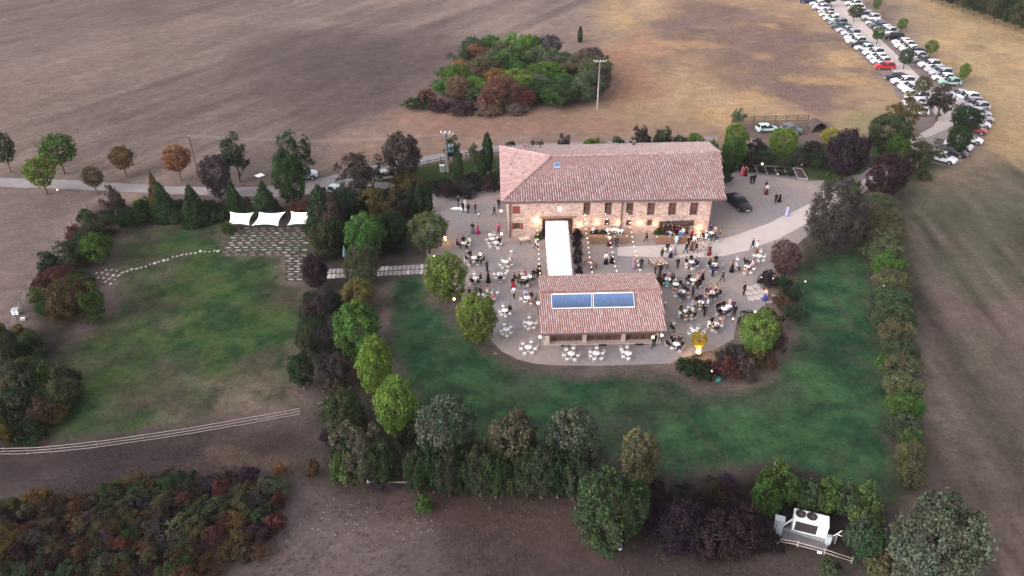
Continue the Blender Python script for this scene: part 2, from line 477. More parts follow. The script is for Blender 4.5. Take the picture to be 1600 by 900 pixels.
    # garden earth under the belts of trees
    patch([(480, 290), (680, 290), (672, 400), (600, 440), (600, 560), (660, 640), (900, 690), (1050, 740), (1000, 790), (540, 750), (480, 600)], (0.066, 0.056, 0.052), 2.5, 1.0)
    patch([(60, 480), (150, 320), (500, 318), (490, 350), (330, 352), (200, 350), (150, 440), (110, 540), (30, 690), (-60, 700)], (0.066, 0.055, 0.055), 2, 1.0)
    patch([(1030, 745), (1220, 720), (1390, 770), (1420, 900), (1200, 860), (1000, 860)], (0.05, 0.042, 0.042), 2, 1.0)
    patch([(640, 262), (790, 240), (785, 262), (700, 305), (620, 300)], (0.065, 0.10, 0.035), 1.6, 1.0)
    patch([(1130, 235), (1300, 215), (1420, 210), (1480, 250), (1400, 300), (1345, 290), (1260, 280), (1130, 262)], (0.052, 0.08, 0.038), 2.0, 1.0)
    patch([(1160, 192), (1300, 190), (1300, 225), (1230, 225), (1160, 215)], (0.17, 0.125, 0.125), 1.5, 1.0)
    patch([(1250, 360), (1350, 300), (1420, 300), (1440, 760), (1385, 760), (1350, 400), (1240, 450)], (0.075, 0.07, 0.052), 2, .9)
    patch([(700, 520), (770, 525), (830, 575), (1050, 578), (1090, 600), (1230, 540), (1215, 470), (1240, 500), (1200, 600), (1060, 605), (800, 600)], (0.135, 0.105, 0.10), 2.2, .9, 1.0, 3, 91)
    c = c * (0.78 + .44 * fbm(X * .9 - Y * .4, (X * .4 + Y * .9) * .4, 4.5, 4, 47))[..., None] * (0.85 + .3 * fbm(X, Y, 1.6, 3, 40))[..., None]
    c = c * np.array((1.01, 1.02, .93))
    return np.clip(c * (.60 - .09 * (1 - smooth(50, 62, Y)) - .05 * (1 - smooth(-60, 0, X)) * smooth(100, 120, Y) + .06 * smooth(140, 200, Y) + .12 * smooth(10, 45, X) * smooth(100, 130, Y))[..., None], 0.008, 0.9)  # near ground darkened in its colour, standing in for vignetting

def make_ground():
    xs = np.concatenate([[-3000, -1200, -600, -330], np.arange(-215, 215.1, .8), [330, 600, 1200, 3000]])
    ys = np.concatenate([[-3000, -1000, -300, -60], np.arange(20, 300.1, .8), [420, 700, 1300, 3000]])
    X, Y = np.meshgrid(xs, ys)
    nx, ny = len(xs), len(ys)
    V = np.stack([X.ravel(), Y.ravel(), np.zeros(X.size)], 1)
    i = np.arange(nx * ny).reshape(ny, nx)
    Fq = np.stack([i[:-1, :-1].ravel(), i[:-1, 1:].ravel(), i[1:, 1:].ravel(), i[1:, :-1].ravel()], 1)
    me = np_mesh('ground', V, Fq, 'soil', ground_tone(X.ravel(), Y.ravel()))
    obj('ground', me, label='bare ploughed fields and dry earth round the farmhouse', cat='ground', kind='structure')
make_ground()

LAWN_E = wpoly([(598, 425), (662, 428), (680, 470), (735, 520), (790, 568), (870, 584), (1050, 582), (1090, 606), (1150, 608), (1222, 566), (1240, 500), (1228, 440), (1262, 402), (1338, 378), (1362, 420), (1396, 600), (1408, 790), (1340, 770), (1215, 725), (1050, 750), (900, 720), (700, 690), (640, 640), (612, 560), (598, 500)])
LAWN_W = wpoly([(196, 352), (350, 345), (352, 393), (445, 398), (445, 440), (486, 445), (470, 560), (470, 642), (300, 668), (100, 694), (14, 706), (30, 650), (60, 560), (130, 520), (190, 470), (160, 420)])
def lawn_tone(X, Y, seed):
    n = fbm(X, Y, 9, 4, seed); n2 = fbm(X, Y, 2.6, 4, seed + 9)
    g = lerp((0.020, 0.056, 0.027), (0.042, 0.091, 0.040), smooth(.3, .7, n2))
    mo = (.62 + .76 * fbm(X, Y, 1.1, 3, seed + 51)) * (.75 + .5 * fbm(X, Y, 3.8, 3, seed + 57))
    br = smooth(.55, .8, fbm(X, Y, 1.9, 4, seed + 63))[:, None] * .35
    if seed == 5:      # west lawn is worn in its middle and lower right
        k = smooth(.40, .66, n + .14 * (1 - smooth(2, 20, np.hypot((X + 22) / 1.6, Y - 62))))
        g = lerp((0.018, 0.052, 0.018), (0.042, 0.080, 0.026), smooth(.3, .7, n2))
        dry = np.array((0.115, 0.11, 0.08))
        d2 = np.hypot((X + 23) / 2.0, Y - 60.5)
        g = g * (1 - .60 * k[:, None]) + np.array((0.066, 0.060, 0.048)) * .60 * k[:, None]
        kk = (1 - smooth(1, 9, d2)) * smooth(.25, .6, n2) 
        g = g * (1 - .8 * kk[:, None]) + dry * .8 * kk[:, None]
        return (g * (1 - br) + np.array((0.058, 0.046, 0.038)) * br) * mo[:, None] * np.array((1.12, .94, 1.0))
    k = smooth(.48, .72, n) 
    g = g * (1 - .5 * k[:, None]) + np.array((0.058, 0.060, 0.045)) * .5 * k[:, None]
    tr_ = np.abs((X - 16) - (Y - 62) * -.42)      # faint trodden line across the grass
    kt = (1 - smooth(.15, .8, tr_)) * (Y < 66) * (Y > 48) * .3
    g = g * .9
    g = g * (1 - kt[:, None]) + np.array((0.085, 0.088, 0.058)) * kt[:, None]
    return (g * (1 - br) + np.array((0.055, 0.046, 0.040)) * br) * mo[:, None]
def make_lawn(name, poly, seed, label):
    pa = np.array(poly); st = .32
    xs = np.arange(pa[:, 0].min() - 1, pa[:, 0].max() + 1, st); ys = np.arange(pa[:, 1].min() - 1, pa[:, 1].max() + 1, st)
    X, Y = np.meshgrid(xs, ys)
    d = sdf(poly, X, Y) + (fbm(X, Y, 2.5, 4, seed + 30) - .5) * 2.6 + (fbm(X, Y, .5, 2, seed + 33) - .5) * .8
    keep = (d < 0)[:-1, :-1].ravel()
    i = np.arange(X.size).reshape(X.shape)
    Fq = np.stack([i[:-1, :-1].ravel(), i[:-1, 1:].ravel(), i[1:, 1:].ravel(), i[1:, :-1].ravel()], 1)[keep]
    used = np.unique(Fq); re = np.full(X.size, -1); re[used] = np.arange(len(used))
    V = np.stack([X.ravel()[used], Y.ravel()[used], np.full(len(used), .012)], 1)
    Tn = lawn_tone(V[:, 0], V[:, 1], seed)
    dd = d.ravel()[used]
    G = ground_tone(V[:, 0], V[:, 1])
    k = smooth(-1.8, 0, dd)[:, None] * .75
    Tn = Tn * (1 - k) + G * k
    obj(name, np_mesh(name, V, re[Fq], 'lawn', Tn), label=label, cat='lawn', kind='structure')
    # blades of grass standing on it
    cnt = int(len(used) * .9)
    pick = NR.choice(len(used), cnt)
    B = V[pick] + np.concatenate([NR.uniform(-.16, .16, (cnt, 2)), np.zeros((cnt, 1))], 1)
    T2 = Tn[pick] * NR.uniform(.7, 1.5, (cnt, 1))
    h = NR.uniform(.05, .15, cnt); an = NR.uniform(0, 6.28, cnt); wd = NR.uniform(.02, .06, cnt)
    dx = np.cos(an) * wd; dy = np.sin(an) * wd
    lx = NR.normal(0, .06, cnt); ly = NR.normal(0, .06, cnt)
    tri = np.empty((cnt, 3, 3)); tri[:, 0] = B; tri[:, 0, 0] -= dx; tri[:, 0, 1] -= dy
    tri[:, 1] = B; tri[:, 1, 0] += dx; tri[:, 1, 1] += dy
    tri[:, 2] = B; tri[:, 2, 0] += lx; tri[:, 2, 1] += ly; tri[:, 2, 2] += h
    me = np_mesh('lawn_grass', tri.reshape(-1, 3), np.arange(cnt * 3).reshape(-1, 3), 'grass_blade', np.repeat(T2, 3, 0))
    obj('lawn_grass', me, label='short grass blades growing on the ' + label, cat='grass', kind='stuff')
make_lawn('lawn', LAWN_E, 2, 'green lawn around the terrace')
make_lawn('lawn', LAWN_W, 5, 'worn lawn below the white shade sails')

# dry weeds and tufts in the near earth and along the verges
def tufts(poly_px, count, name, label, cols, hmin, hmax, seed):
    rg = np.random.default_rng(seed); poly = wpoly(poly_px); pa = np.array(poly)
    X = rg.uniform(pa[:, 0].min(), pa[:, 0].max(), count * 3); Y = rg.uniform(pa[:, 1].min(), pa[:, 1].max(), count * 3)
    ok = (sdf(poly, X, Y) < 0) & (fbm(X, Y, 3.5, 3, seed) + rg.uniform(-.25, .25, X.size) > .52)
    X = X[ok][:count]; Y = Y[ok][:count]; n = len(X); k = 4
    X = np.repeat(X, k) + rg.normal(0, .08, n * k); Y = np.repeat(Y, k) + rg.normal(0, .08, n * k)
    n *= k
    h = rg.uniform(hmin, hmax, n) * .55; an = rg.uniform(0, 6.28, n); wd = h * .22
    tri = np.zeros((n, 3, 3)); tri[:, :, 0] = X[:, None]; tri[:, :, 1] = Y[:, None]
    tri[:, 0, 0] -= np.cos(an) * wd; tri[:, 0, 1] -= np.sin(an) * wd
    tri[:, 1, 0] += np.cos(an) * wd; tri[:, 1, 1] += np.sin(an) * wd
    tri[:, 2, 0] += rg.normal(0, .5, n) * h; tri[:, 2, 1] += rg.normal(0, .5, n) * h; tri[:, 2, 2] = h
    c = .75 * np.array(cols)[rg.integers(0, len(cols), n)] * rg.uniform(.7, 1.3, (n, 1))
    obj(name, np_mesh(name, tri.reshape(-1, 3), np.arange(n * 3).reshape(-1, 3), 'grass_blade', np.repeat(c, 3, 0)), label=label, cat='weeds', kind='stuff')
tufts([(420, 750), (900, 760), (1220, 850), (1450, 905), (1450, 960), (380, 960)], 2600, 'dry_weeds', 'dry brown weeds on the bare earth along the lower edge',
      [(.11, .075, .065), (.09, .065, .06), (.13, .095, .075), (.08, .085, .045)], .08, .38, 3)
tufts([(-40, 715), (520, 650), (520, 745), (-40, 790)], 3000, 'dry_weeds', 'dark weeds on the strip between white fence and thicket', [(.08, .06, .065), (.11, .08, .08), (.07, .08, .04)], .06, .25, 4)
tufts([(-10, 120), (600, 120), (620, 250), (-10, 270)], 5000, 'dry_weeds', 'sparse stubble on the field beyond the farm road', [(.22, .17, .165), (.30, .22, .19), (.15, .11, .11)], .1, .35, 5)
tufts([(940, 20), (1290, 20), (1390, 180), (1160, 190), (950, 170)], 6000, 'dry_weeds', 'straw coloured weeds left of the parked cars', [(.36, .26, .17), (.42, .31, .16), (.24, .17, .14)], .1, .45, 6)
tufts([(1440, 20), (1600, 60), (1600, 260), (1540, 180)], 4000, 'dry_weeds', 'straw coloured weeds right of the parked cars', [(.36, .27, .17), (.40, .31, .17), (.25, .18, .15)], .1, .45, 7)
tufts([(1430, 290), (1600, 280), (1600, 900), (1450, 800)], 5000, 'dry_weeds', 'brown weeds on the field right of the hedge', [(.17, .125, .125), (.13, .10, .10), (.10, .12, .06)], .08, .3, 8)

TERRACE = [(674, 318), (700, 307), (740, 300), (790, 292), (1000, 285), (1128, 264), (1180, 272), (1262, 283), (1300, 281), (1345, 272), (1380, 250), (1425, 218), (1452, 205), (1475, 200), (1490, 208), (1452, 232), (1408, 262), (1362, 290), (1330, 318), (1290, 345), (1250, 378), (1226, 400), (1210, 425), (1196, 440), (1190, 452), (1200, 462), (1194, 478), (1178, 492), (1150, 506), (1146, 530), (1120, 545), (1090, 553), (1062, 560), (1048, 568), (960, 571), (880, 571.5), (838, 569), (808, 561), (784, 549), (768, 533), (755, 512), (738, 490), (715, 460), (690, 425), (668, 405), (665, 380), (672, 345)]
sheet('terrace', wpoly(TERRACE), .020, 'gravel', 'grey gravel terrace round the farmhouse and its annex', 'terrace', ragged=.10, step=.5)
sheet('paved_path', wpoly([(965, 386), (1060, 382), (1108, 377), (1150, 368), (1200, 349), (1250, 326), (1300, 300), (1345, 283), (1352, 288), (1310, 318), (1268, 345), (1215, 374), (1170, 391), (1132, 400), (1080, 402.5), (1020, 402), (965, 400)]), .026, 'pale_gravel', 'pale gravel path curving across the terrace to the gate', 'path', ragged=.10, step=.5)
sheet('farm_road', wpoly([(-200, 276), (0, 278), (120, 282), (250, 290), (350, 294), (430, 291), (500, 279), (540, 268), (600, 256), (660, 245), (720, 235), (800, 225), (1000, 219), (1120, 213), (1120, 219), (1000, 226), (800, 233), (740, 242), (680, 253), (625, 265), (570, 279), (525, 296), (500, 303), (430, 307), (330, 306), (200, 300), (100, 295), (0, 292), (-200, 291)]), .016, 'road_gravel', 'pale gravel farm road running past the trees on the left', 'road', ragged=.35, step=1.0)
sheet('farm_track', wpoly([(480, 303), (530, 290), (600, 285), (680, 296), (700, 310), (676, 330), (640, 322), (570, 312)]), .014, 'road_gravel', 'grey gravel drive from the farm road to the terrace', 'road', ragged=.25, step=1.0)
sheet('parking_ground', wpoly([(1256, -12), (1330, -12), (1392, 40), (1448, 88), (1500, 130), (1538, 165), (1548, 195), (1530, 230), (1490, 262), (1455, 255), (1470, 215), (1440, 205), (1405, 182), (1408, 160), (1385, 122), (1345, 88), (1300, 45)]), .014, 'lot_gravel', 'brown earth parking strip under the two rows of cars', 'parking', ragged=.5, step=1.2)
sheet('parking_lane', wpoly([(1290, -12), (1306, -12), (1330, 12), (1352, 38), (1385, 70), (1420, 103), (1452, 134), (1480, 160), (1498, 178), (1496, 192), (1474, 205), (1444, 216), (1400, 250), (1366, 280), (1352, 288), (1345, 283), (1378, 252), (1425, 216), (1458, 198), (1466, 186), (1450, 163), (1414, 128), (1378, 97), (1340, 62), (1312, 34)]), .024, 'pale_gravel', 'pale gravel lane between the two rows of parked cars', 'lane', ragged=.25, step=1.0)

# slabs ------------------------------------------------------------
def slab_mesh(sx, sy, h, seed):
    r = random.Random(seed); mb = MB()
    top = []; 
    for x, y in ((-.5, -.5), (.5, -.5), (.5, .5), (-.5, .5)):
        top.append((x * sx * r.uniform(.86, 1.05), y * sy * r.uniform(.86, 1.05)))
    lo = [(x, y, 0) for x, y in top]; hi = [(x * .96, y * .96, h) for x, y in top]
    mb.quad(hi)
    for i in range(4): mb.quad([lo[i], lo[(i + 1) % 4], hi[(i + 1) % 4], hi[i]])
    return mb
def slab_set(sx, sy, h, mats, k=5):
    return [slab_mesh(sx, sy, h, 100 + i).mesh('slab', mats[i % len(mats)]) for i in range(k)]
walk = root('stone_path', (0, 0, 0), 0, 'double row of stone slabs leading from terrace to west garden', 'path', kind='structure')
ms_ = slab_set(.50, 1.12, .04, ['stone_slab', 'pale_slab', 'stone_slab', 'stone_slab'], 8)
cols = [(515 + i * 6.85) for i in range(23)]
for i, px in enumerate(cols):
    t = i / 22
    for row in (0, 1):
        py = (424.0 if row == 0 else 432.0) - t * 7.5 + R.uniform(-.3, .3)
        q = P(px - row * .8, py)
        obj('slab', R.choice(ms_), walk, (q[0], q[1], .016), (0, 0, R.uniform(-.06, .06) + .03))
patio = sheet('slab_patio', wpoly([(362, 352), (484, 351), (484, 400), (478, 440), (446, 440), (446, 399), (344, 398)]), .016, 'patio_earth', 'earth patio with rows of stone slabs under the shade sails', 'patio', ragged=.3, step=.6)
ms2 = slab_set(.70, .26, .05, ['dark_slab', 'dark_slab', 'dark_slab', 'stone_slab', 'dark_slab'], 10)
for r_ in range(12):
    py = 357 + r_ * 3.75
    left = 372 - r_ * 1.8
    for c_ in range(10):
        px = left + c_ * 13.0 + (r_ % 2) * 4 + R.uniform(-1, 1)
        if px > 478: continue
        if R.random() < .10: continue
        q = P(px, py + R.uniform(-.4, .4))
        me_ = R.choice(ms2[:5] if r_ < 5 else ms2[3:])
        obj('slab', me_, patio, (q[0], q[1], .018), (0, 0, R.uniform(-.04, .04)))
for r_ in range(10):
    py = 400 + r_ * 4.1
    for c_ in range(2 if r_ > 1 else 3):
        px = 451 + c_ * 13.2 + (r_ % 2) * 4 + R.uniform(-.8, .8)
        q = P(px, py)
        obj('slab', R.choice(ms2[2:5] + ms2[3:4]), patio, (q[0], q[1], .018), (0, 0, R.uniform(-.04, .04)))
arc = root('stepping_stone_path', (0, 0, 0), 0, 'curved line of small pale stepping stones across the west lawn', 'path', kind='structure')
dots = [(208, 380), (265, 377), (304, 347), (365, 347), (417, 357), (320, 392), (380, 402), (436, 406), (225, 428), (280, 432), (338, 440), (397, 450), (352, 490), (300, 470), (476, 374), (525, 361), (572, 340), (624, 335), (672, 322), (718, 312), (762, 288), (812, 276), (855, 262), (905, 248), (947, 240), (1000, 212), (1045, 204), (1094, 190), (1142, 184), (1188, 176), (1236, 172), (1288, 152), (1335, 156), (1382, 158), (1432, 148), (1470, 150), (75, 500)]
for x, y in dots:
    q = P(120 + x / 6.667, 370 + y / 6.667)
    s = R.uniform(.22, .36)
    obj('stepping_stone', R.choice(ms_), arc, (q[0], q[1], .016), (0, 0, R.uniform(-.5, .5)), (s / .5, s * 1.5 / 1.12, 1.2))
crazy = root('flagstone_paving', (0, 0, 0), 0, 'cluster of pale flagstones at the right edge of the terrace', 'paving', kind='structure')
ms3 = slab_set(.82, .95, .03, ['pale_gravel'], 4)
for x, y in ((1172, 450), (1182, 447.5), (1169.5, 458.5), (1179.5, 457), (1188.5, 454.5), (1173, 466.5), (1182.5, 465), (1190, 462)):
    q = P(x, y); obj('flagstone', R.choice(ms3), crazy, (q[0], q[1], .022), (0, 0, R.uniform(-.25, .25)))
# white pebbles strewn over the bare earth at the bottom
mb = MB(); rg = random.Random(5)
for _ in range(110):
    x, y = rg.choice([(520, 805), (560, 790), (575, 815), (640, 818), (660, 822), (440, 838), (530, 825)])
    q = P(x + rg.gauss(0, 22), y + rg.gauss(0, 11)); s = rg.uniform(.014, .04)
    mb.sphere((q[0], q[1], s * .4), s, 5, 3, 0, .7)
obj('pale_stones', mb.mesh('pale_stones', 'pale_stone'), label='small pale stones strewn over bare earth at the lower left', cat='stones', kind='stuff')
# ================================================================== BUILDINGS
def roof_tiles(poly, pal, seed, sp=.34, row=.46, name='roof_tiles', lift=.0):
    """arched clay tiles laid in columns on a planar roof face; poly[0]->poly[1] is the eave"""
    p = [np.array(q, float) for q in poly]
    u = p[1] - p[0]; L = np.linalg.norm(u); u /= L
    n = np.cross(u, p[2] - p[1]); n /= np.linalg.norm(n)
    if n[2] < 0: n = -n
    v = np.cross(n, u)
    uv = [((q - p[0]) @ u, (q - p[0]) @ v) for q in p]
    u0 = min(a for a, _ in uv); u1 = max(a for a, _ in uv); v1 = max(b for _, b in uv)
    gu = np.arange(u0 + sp / 2, u1, sp); gv = np.arange(-.02, v1 - row * .3, row)
    U, Vv = np.meshgrid(gu, gv); U = U.ravel(); Vv = Vv.ravel()
    ok = sdf(uv, U, Vv + row * .55) < .02
    U = U[ok]; Vv = Vv[ok]; k = len(U)
    rg = np.random.default_rng(seed)
    ang = np.linspace(0, math.pi, 5)
    rad = sp * .36
    pts = np.zeros((k, 10, 3))
    jit = rg.normal(0, .010, k); rot = rg.normal(0, .012, k); lz = rg.uniform(.0, .022, k)
    for e, (vv, sc_, dz) in enumerate(((0.0, 1.0, .030), (row * 1.08, .80, .004))):
        for i, a in enumerate(ang):
            uu = U + jit + rot * vv * 2 - math.cos(a) * rad * sc_
            zz = math.sin(a) * rad * sc_ * .85 + dz + lz + lift
            pts[:, e * 5 + i] = p[0] + uu[:, None] * u + (Vv + vv)[:, None] * v + zz[:, None] * n
    base = (np.arange(k) * 10)[:, None, None]
    f = np.array([[i, i + 1, i + 6, i + 5] for i in range(4)])
    Fq = (base + f[None]).reshape(-1, 4)
    # every tile has a fired colour of its own, with drifts of paler and redder batches
    w = fbm(U + seed, Vv, 2.2, 3, seed)
    ti = np.clip((w * .7 + rg.uniform(0, 1, k) * .8 - .25), 0, .999)
    pal = np.array(pal); idx = (ti * len(pal)).astype(int)
    c = pal[idx] * np.array((.87, .885, .90)) * rg.uniform(.86, 1.14, (k, 1))
    return np_mesh(name, pts.reshape(-1, 3), Fq, 'tile', np.repeat(c, 10, 0), True)
def ridge_tiles(a, b, pal, seed, name='ridge_tiles'):
    a = Vector(a); b = Vector(b); L = (b - a).length; d = (b - a).normalized()
    s = d.cross(Vector((0, 0, 1))).normalized(); up = s.cross(d)
    k = int(L / .38); V = []; Fq = []; C = []; rg = random.Random(seed)
    for i in range(k):
        n0 = len(V); c = rg.choice(pal); q = rg.uniform(.85, 1.15)
        for t, sc_ in ((i * L / k, 1.0), ((i + 1.08) * L / k, .86)):
            for j in range(6):
                an = math.pi * j / 5
                V.append(tuple(a + d * t - s * math.cos(an) * .17 * sc_ + up * (math.sin(an) * .14 * sc_ + .05 * (sc_ == 1.0))))
                C.append([v * q for v in c])
        for j in range(5): Fq.append((n0 + j, n0 + j + 1, n0 + j + 7, n0 + j + 6))
    return np_mesh(name, np.array(V), np.array(Fq), 'tile', np.array(C), True)
def slab_prism(poly, thick):
    mb = MB(); lo = [(x, y, z - thick) for x, y, z in poly]
    mb.quad(poly); mb.quad(list(reversed(lo)))
    n = len(poly)
    for i in range(n): mb.quad([lo[i], lo[(i + 1) % n], poly[(i + 1) % n], poly[i]])
    return mb
def wall_front(a, b, H, openings, depth=.32, out=None):
    """wall from a to b (outside on the right of a->b seen from above is -y) with recessed openings (u0,u1,z0,z1)"""
    a = np.array(a[:2]); b = np.array(b[:2]); L = np.linalg.norm(b - a); d = (b - a) / L
    n = np.array([d[1], -d[0]])
    us = sorted({0.0, L} | {o[0] for o in openings} | {o[1] for o in openings})
    zs = sorted({0.0, H} | {o[2] for o in openings} | {o[3] for o in openings})
    mb = MB()
    def pt(u, z, k=0.0):
        q = a + d * u - n * k
        return (q[0], q[1], z)
    for i in range(len(us) - 1):
        for j in range(len(zs) - 1):
            cu = (us[i] + us[i + 1]) / 2; cz = (zs[j] + zs[j + 1]) / 2
            if any(o[0] < cu < o[1] and o[2] < cz < o[3] for o in openings): continue
            mb.quad([pt(us[i], zs[j]), pt(us[i + 1], zs[j]), pt(us[i + 1], zs[j + 1]), pt(us[i], zs[j + 1])])
    for u0, u1, z0, z1 in openings:
        mb.quad([pt(u0, z0), pt(u0, z1), pt(u0, z1, depth), pt(u0, z0, depth)])
        mb.quad([pt(u1, z1), pt(u1, z0), pt(u1, z0, depth), pt(u1, z1, depth)])
        mb.quad([pt(u0, z0, depth), pt(u1, z0, depth), pt(u1, z0), pt(u0, z0)])
        mb.quad([pt(u0, z1), pt(u1, z1), pt(u1, z1, depth), pt(u0, z1, depth)])
    mb.quad([pt(L, 0, depth), pt(0, 0, depth), pt(0, H, depth), pt(L, H, depth)])
    mb.quad([pt(0, 0, depth), pt(0, 0), pt(0, H), pt(0, H, depth)]); mb.quad([pt(L, 0), pt(L, 0, depth), pt(L, H, depth), pt(L, H)])
    mb.quad([pt(0, H), pt(L, H), pt(L, H, depth), pt(0, H, depth)])
    return mb, a, d, n

# ---- main house
W0 = P(795, 371); W1 = P(1107, 363)
EZ = 5.75
eFL = P(783, 316, EZ); eFR = P(1134.5, 311, EZ); eBR = P(1108, 222, EZ); eBL = P(780.5, 229, EZ)
mid_l = (eFL + eBL) / 2; mid_r = (eFR + eBR) / 2
RZ = 8.35
ridL = P(862, 244, RZ); ridR = P(1126, 237.5, RZ)
house = root('farmhouse', (0, 0, 0), 0, 'long two storey stone farmhouse with broad clay tiled roof', 'house')
PAL_MAIN = [(.33, .23, .22), (.36, .265, .25), (.30, .20, .19), (.36, .25, .235), (.40, .31, .295), (.43, .35, .335), (.38, .255, .24), (.37, .20, .195), (.42, .34, .325), (.38, .28, .265)]
PAL_SM = [(.44, .26, .235), (.48, .315, .285), (.51, .37, .34), (.47, .28, .255), (.53, .41, .38), (.45, .255, .23), (.50, .34, .31)]
PAL_PINK = [(.36, .235, .222), (.39, .25, .235), (.41, .275, .26), (.36, .23, .215), (.42, .30, .285)]
def roof_part(parent, poly, pal, seed, **kw):
    rf = obj('roof', slab_prism([tuple(q) for q in poly], .16).mesh('roof', 'roof_channel'), parent)
    obj('roof_tiles', roof_tiles(poly, pal, seed, **kw), rf, kind='stuff')
    return rf
rf1 = roof_part(house, [eFL, eFR, ridR, ridL], PAL_MAIN, 1)
rf2 = roof_part(house, [eBR, eBL, ridL, ridR], [(.39, .28, .26), (.43, .32, .30), (.46, .36, .34), (.40, .28, .26)], 2)
rf3 = roof_part(house, [eBL, eFL, ridL], PAL_PINK, 3)
obj('ridge_tiles', ridge_tiles(ridL, ridR, PAL_MAIN, 4), rf1, kind='stuff')
obj('ridge_tiles', ridge_tiles(eFL, ridL, PAL_MAIN, 5), rf3, kind='stuff')
obj('ridge_tiles', ridge_tiles(eBL, ridL, PAL_MAIN, 6), rf3, kind='stuff')
WH = EZ - .12
WL = np.linalg.norm(W1 - W0)
wd_ = (W1 - W0) / WL
def on_wall(px, py):
    q = on_plane(px, py, W0, W1)
    return float((q - W0)[:2] @ wd_[:2]), float(q[2])
def rect(x0, x1, y0, y1):
    a, z1 = on_wall(x0, (y0)); b, z0 = on_wall(x1, y1)
    return [a, b, max(.05, z0), min(WH - .2, z1)]
upper = [rect(x - 5, x + 5, 316.8, 336) for x in (917, 950.5, 984, 1017.5, 1050.8, 1084.5)]
lower = [rect(x - 3.4, x + 3.4, 344, 352.8) for x in (915.5, 948.5, 982, 1015, 1047, 1080.5)]
left_w = [rect(800.8, 812.5, 322.5, 334), rect(803.5, 813, 348.5, 358)]
small_w = [rect(869, 877, 322, 332)]
door_o = rect(847.5, 894, 341, 371); door_o[2] = .05
ops = upper + lower + left_w + small_w + [door_o]
mbw, wa, wdir, wn = wall_front(W0, W1, WH, ops)
obj('front_wall', mbw.mesh('front_wall', 'stone_wall'), house)
inset = .5
bL = eBL + np.array([.6, -.7, 0]); bR = eBR + np.array([-1.4, -.7, 0])
def side_wall(a, b, name):
    m_, *_ = wall_front(a, b, WH, [])
    return obj(name, m_.mesh(name, 'stone_wall'), house)
side_wall(W1 + np.array([.003, .32, 0]), bR, 'side_wall'); side_wall(bR, bL, 'back_wall'); side_wall(bL, W0 + np.array([-.003, .32, 0]), 'side_wall')
# right gable between wall top and ridge
mb = MB(); g0 = np.array(W1) ; g0 = g0 + np.array([.01, .35, 0]); top = ridR + (ridL - ridR) / np.linalg.norm(ridL - ridR) * 1.6
mb.quad([(g0[0], g0[1], WH), (bR[0], bR[1], WH), (top[0], top[1], RZ - .2)])
mb.quad([(g0[0] - .3, g0[1], WH), (top[0] - .3, top[1], RZ - .2), (bR[0] - .3, bR[1], WH)])
obj('gable', mb.mesh('gable', 'stone_wall'), house)
def wpt(u, z, k=0.0):
    q = wa + wdir * u - wn * k
    return (q[0], q[1], z)
yaw = math.atan2(wdir[1], wdir[0])
def window(o, parent, lit=None, mull=1, bars=1, shut=False, sill=True, pale_pane=False):
    u0, u1, z0, z1 = o; cu = (u0 + u1) / 2; cz = (z0 + z1) / 2; wdt = u1 - u0; h = z1 - z0
    fr = MB(); t = .06
    for du in (-wdt / 2 + t / 2, wdt / 2 - t / 2): fr.box(wpt(cu + du, cz, .2), (t, .07, h), 0, yaw)
    for dz in (-h / 2 + t / 2, h / 2 - t / 2): fr.box(wpt(cu, cz + dz, .2), (wdt - 2 * t, .066, t), 0, yaw)
    for i in range(mull): fr.box(wpt(cu - wdt / 2 + wdt * (i + 1) / (mull + 1), cz, .2), (.045, .06, h - 2 * t), 0, yaw)
    for i in range(bars): fr.box(wpt(cu, z0 + h * (i + 1) / (bars + 1), .197), (wdt - 2 * t, .05, .035), 0, yaw)
    w_ = obj('window', fr.mesh('window', 'plaster' if pale_pane else 'window_frame'), parent)
    obj('pane', MB().box(wpt(cu, cz, .235), (wdt - .02, .01, h - .02), 0, yaw).mesh('pane', 'white_paint' if pale_pane else 'pane'), w_)
    if sill: obj('sill', MB().box(wpt(cu, z0 - .05, -.03), (wdt + .2, .26, .08), 0, yaw).mesh('sill', 'plaster'), w_)
    if shut:
        for s_ in (-1, 1):
            sm = MB(); sw = wdt * .42
            cxx = cu + s_ * (wdt / 2 + sw / 2 + .01)
            sm.box(wpt(cxx, cz, -.04), (sw, .04, h + .04), 0, yaw)
            for i in range(6): sm.box(wpt(cxx, z0 + h * (i + .5) / 6, -.067), (sw * .84, .016, h * .09), 0, yaw)
            obj('shutter', sm.mesh('shutter', 'shutter'), w_)
    return w_
for o in upper: window(o, house, mull=1, bars=2)
for i, o in enumerate(lower): window(o, house, mull=1, bars=0, pale_pane=(i in (0, 4)))  # first pane is painted white to stand in for its lit room
mw = window(left_w[0], house, mull=0, bars=0)
for s_ in (-1, 1):          # upper left window: closed red-brown shutters
    u0, u1, z0, z1 = left_w[0]; sm = MB(); ww = (u1 - u0) / 2
    cxx = (u0 + u1) / 2 + s_ * ww / 2
    sm.box(wpt(cxx, (z0 + z1) / 2, .03), (ww - .03, .05, z1 - z0 - .03), 0, yaw)
    for i in range(8): sm.box(wpt(cxx, z0 + (z1 - z0) * (i + .5) / 8, -.002), (ww * .8, .016, .07), 0, yaw)
    obj('shutter', sm.mesh('shutter', 'shutter'), mw)
window(left_w[1], house, mull=1, bars=1, shut=True)
window(small_w[0], house, mull=1, bars=0, pale_pane=True)
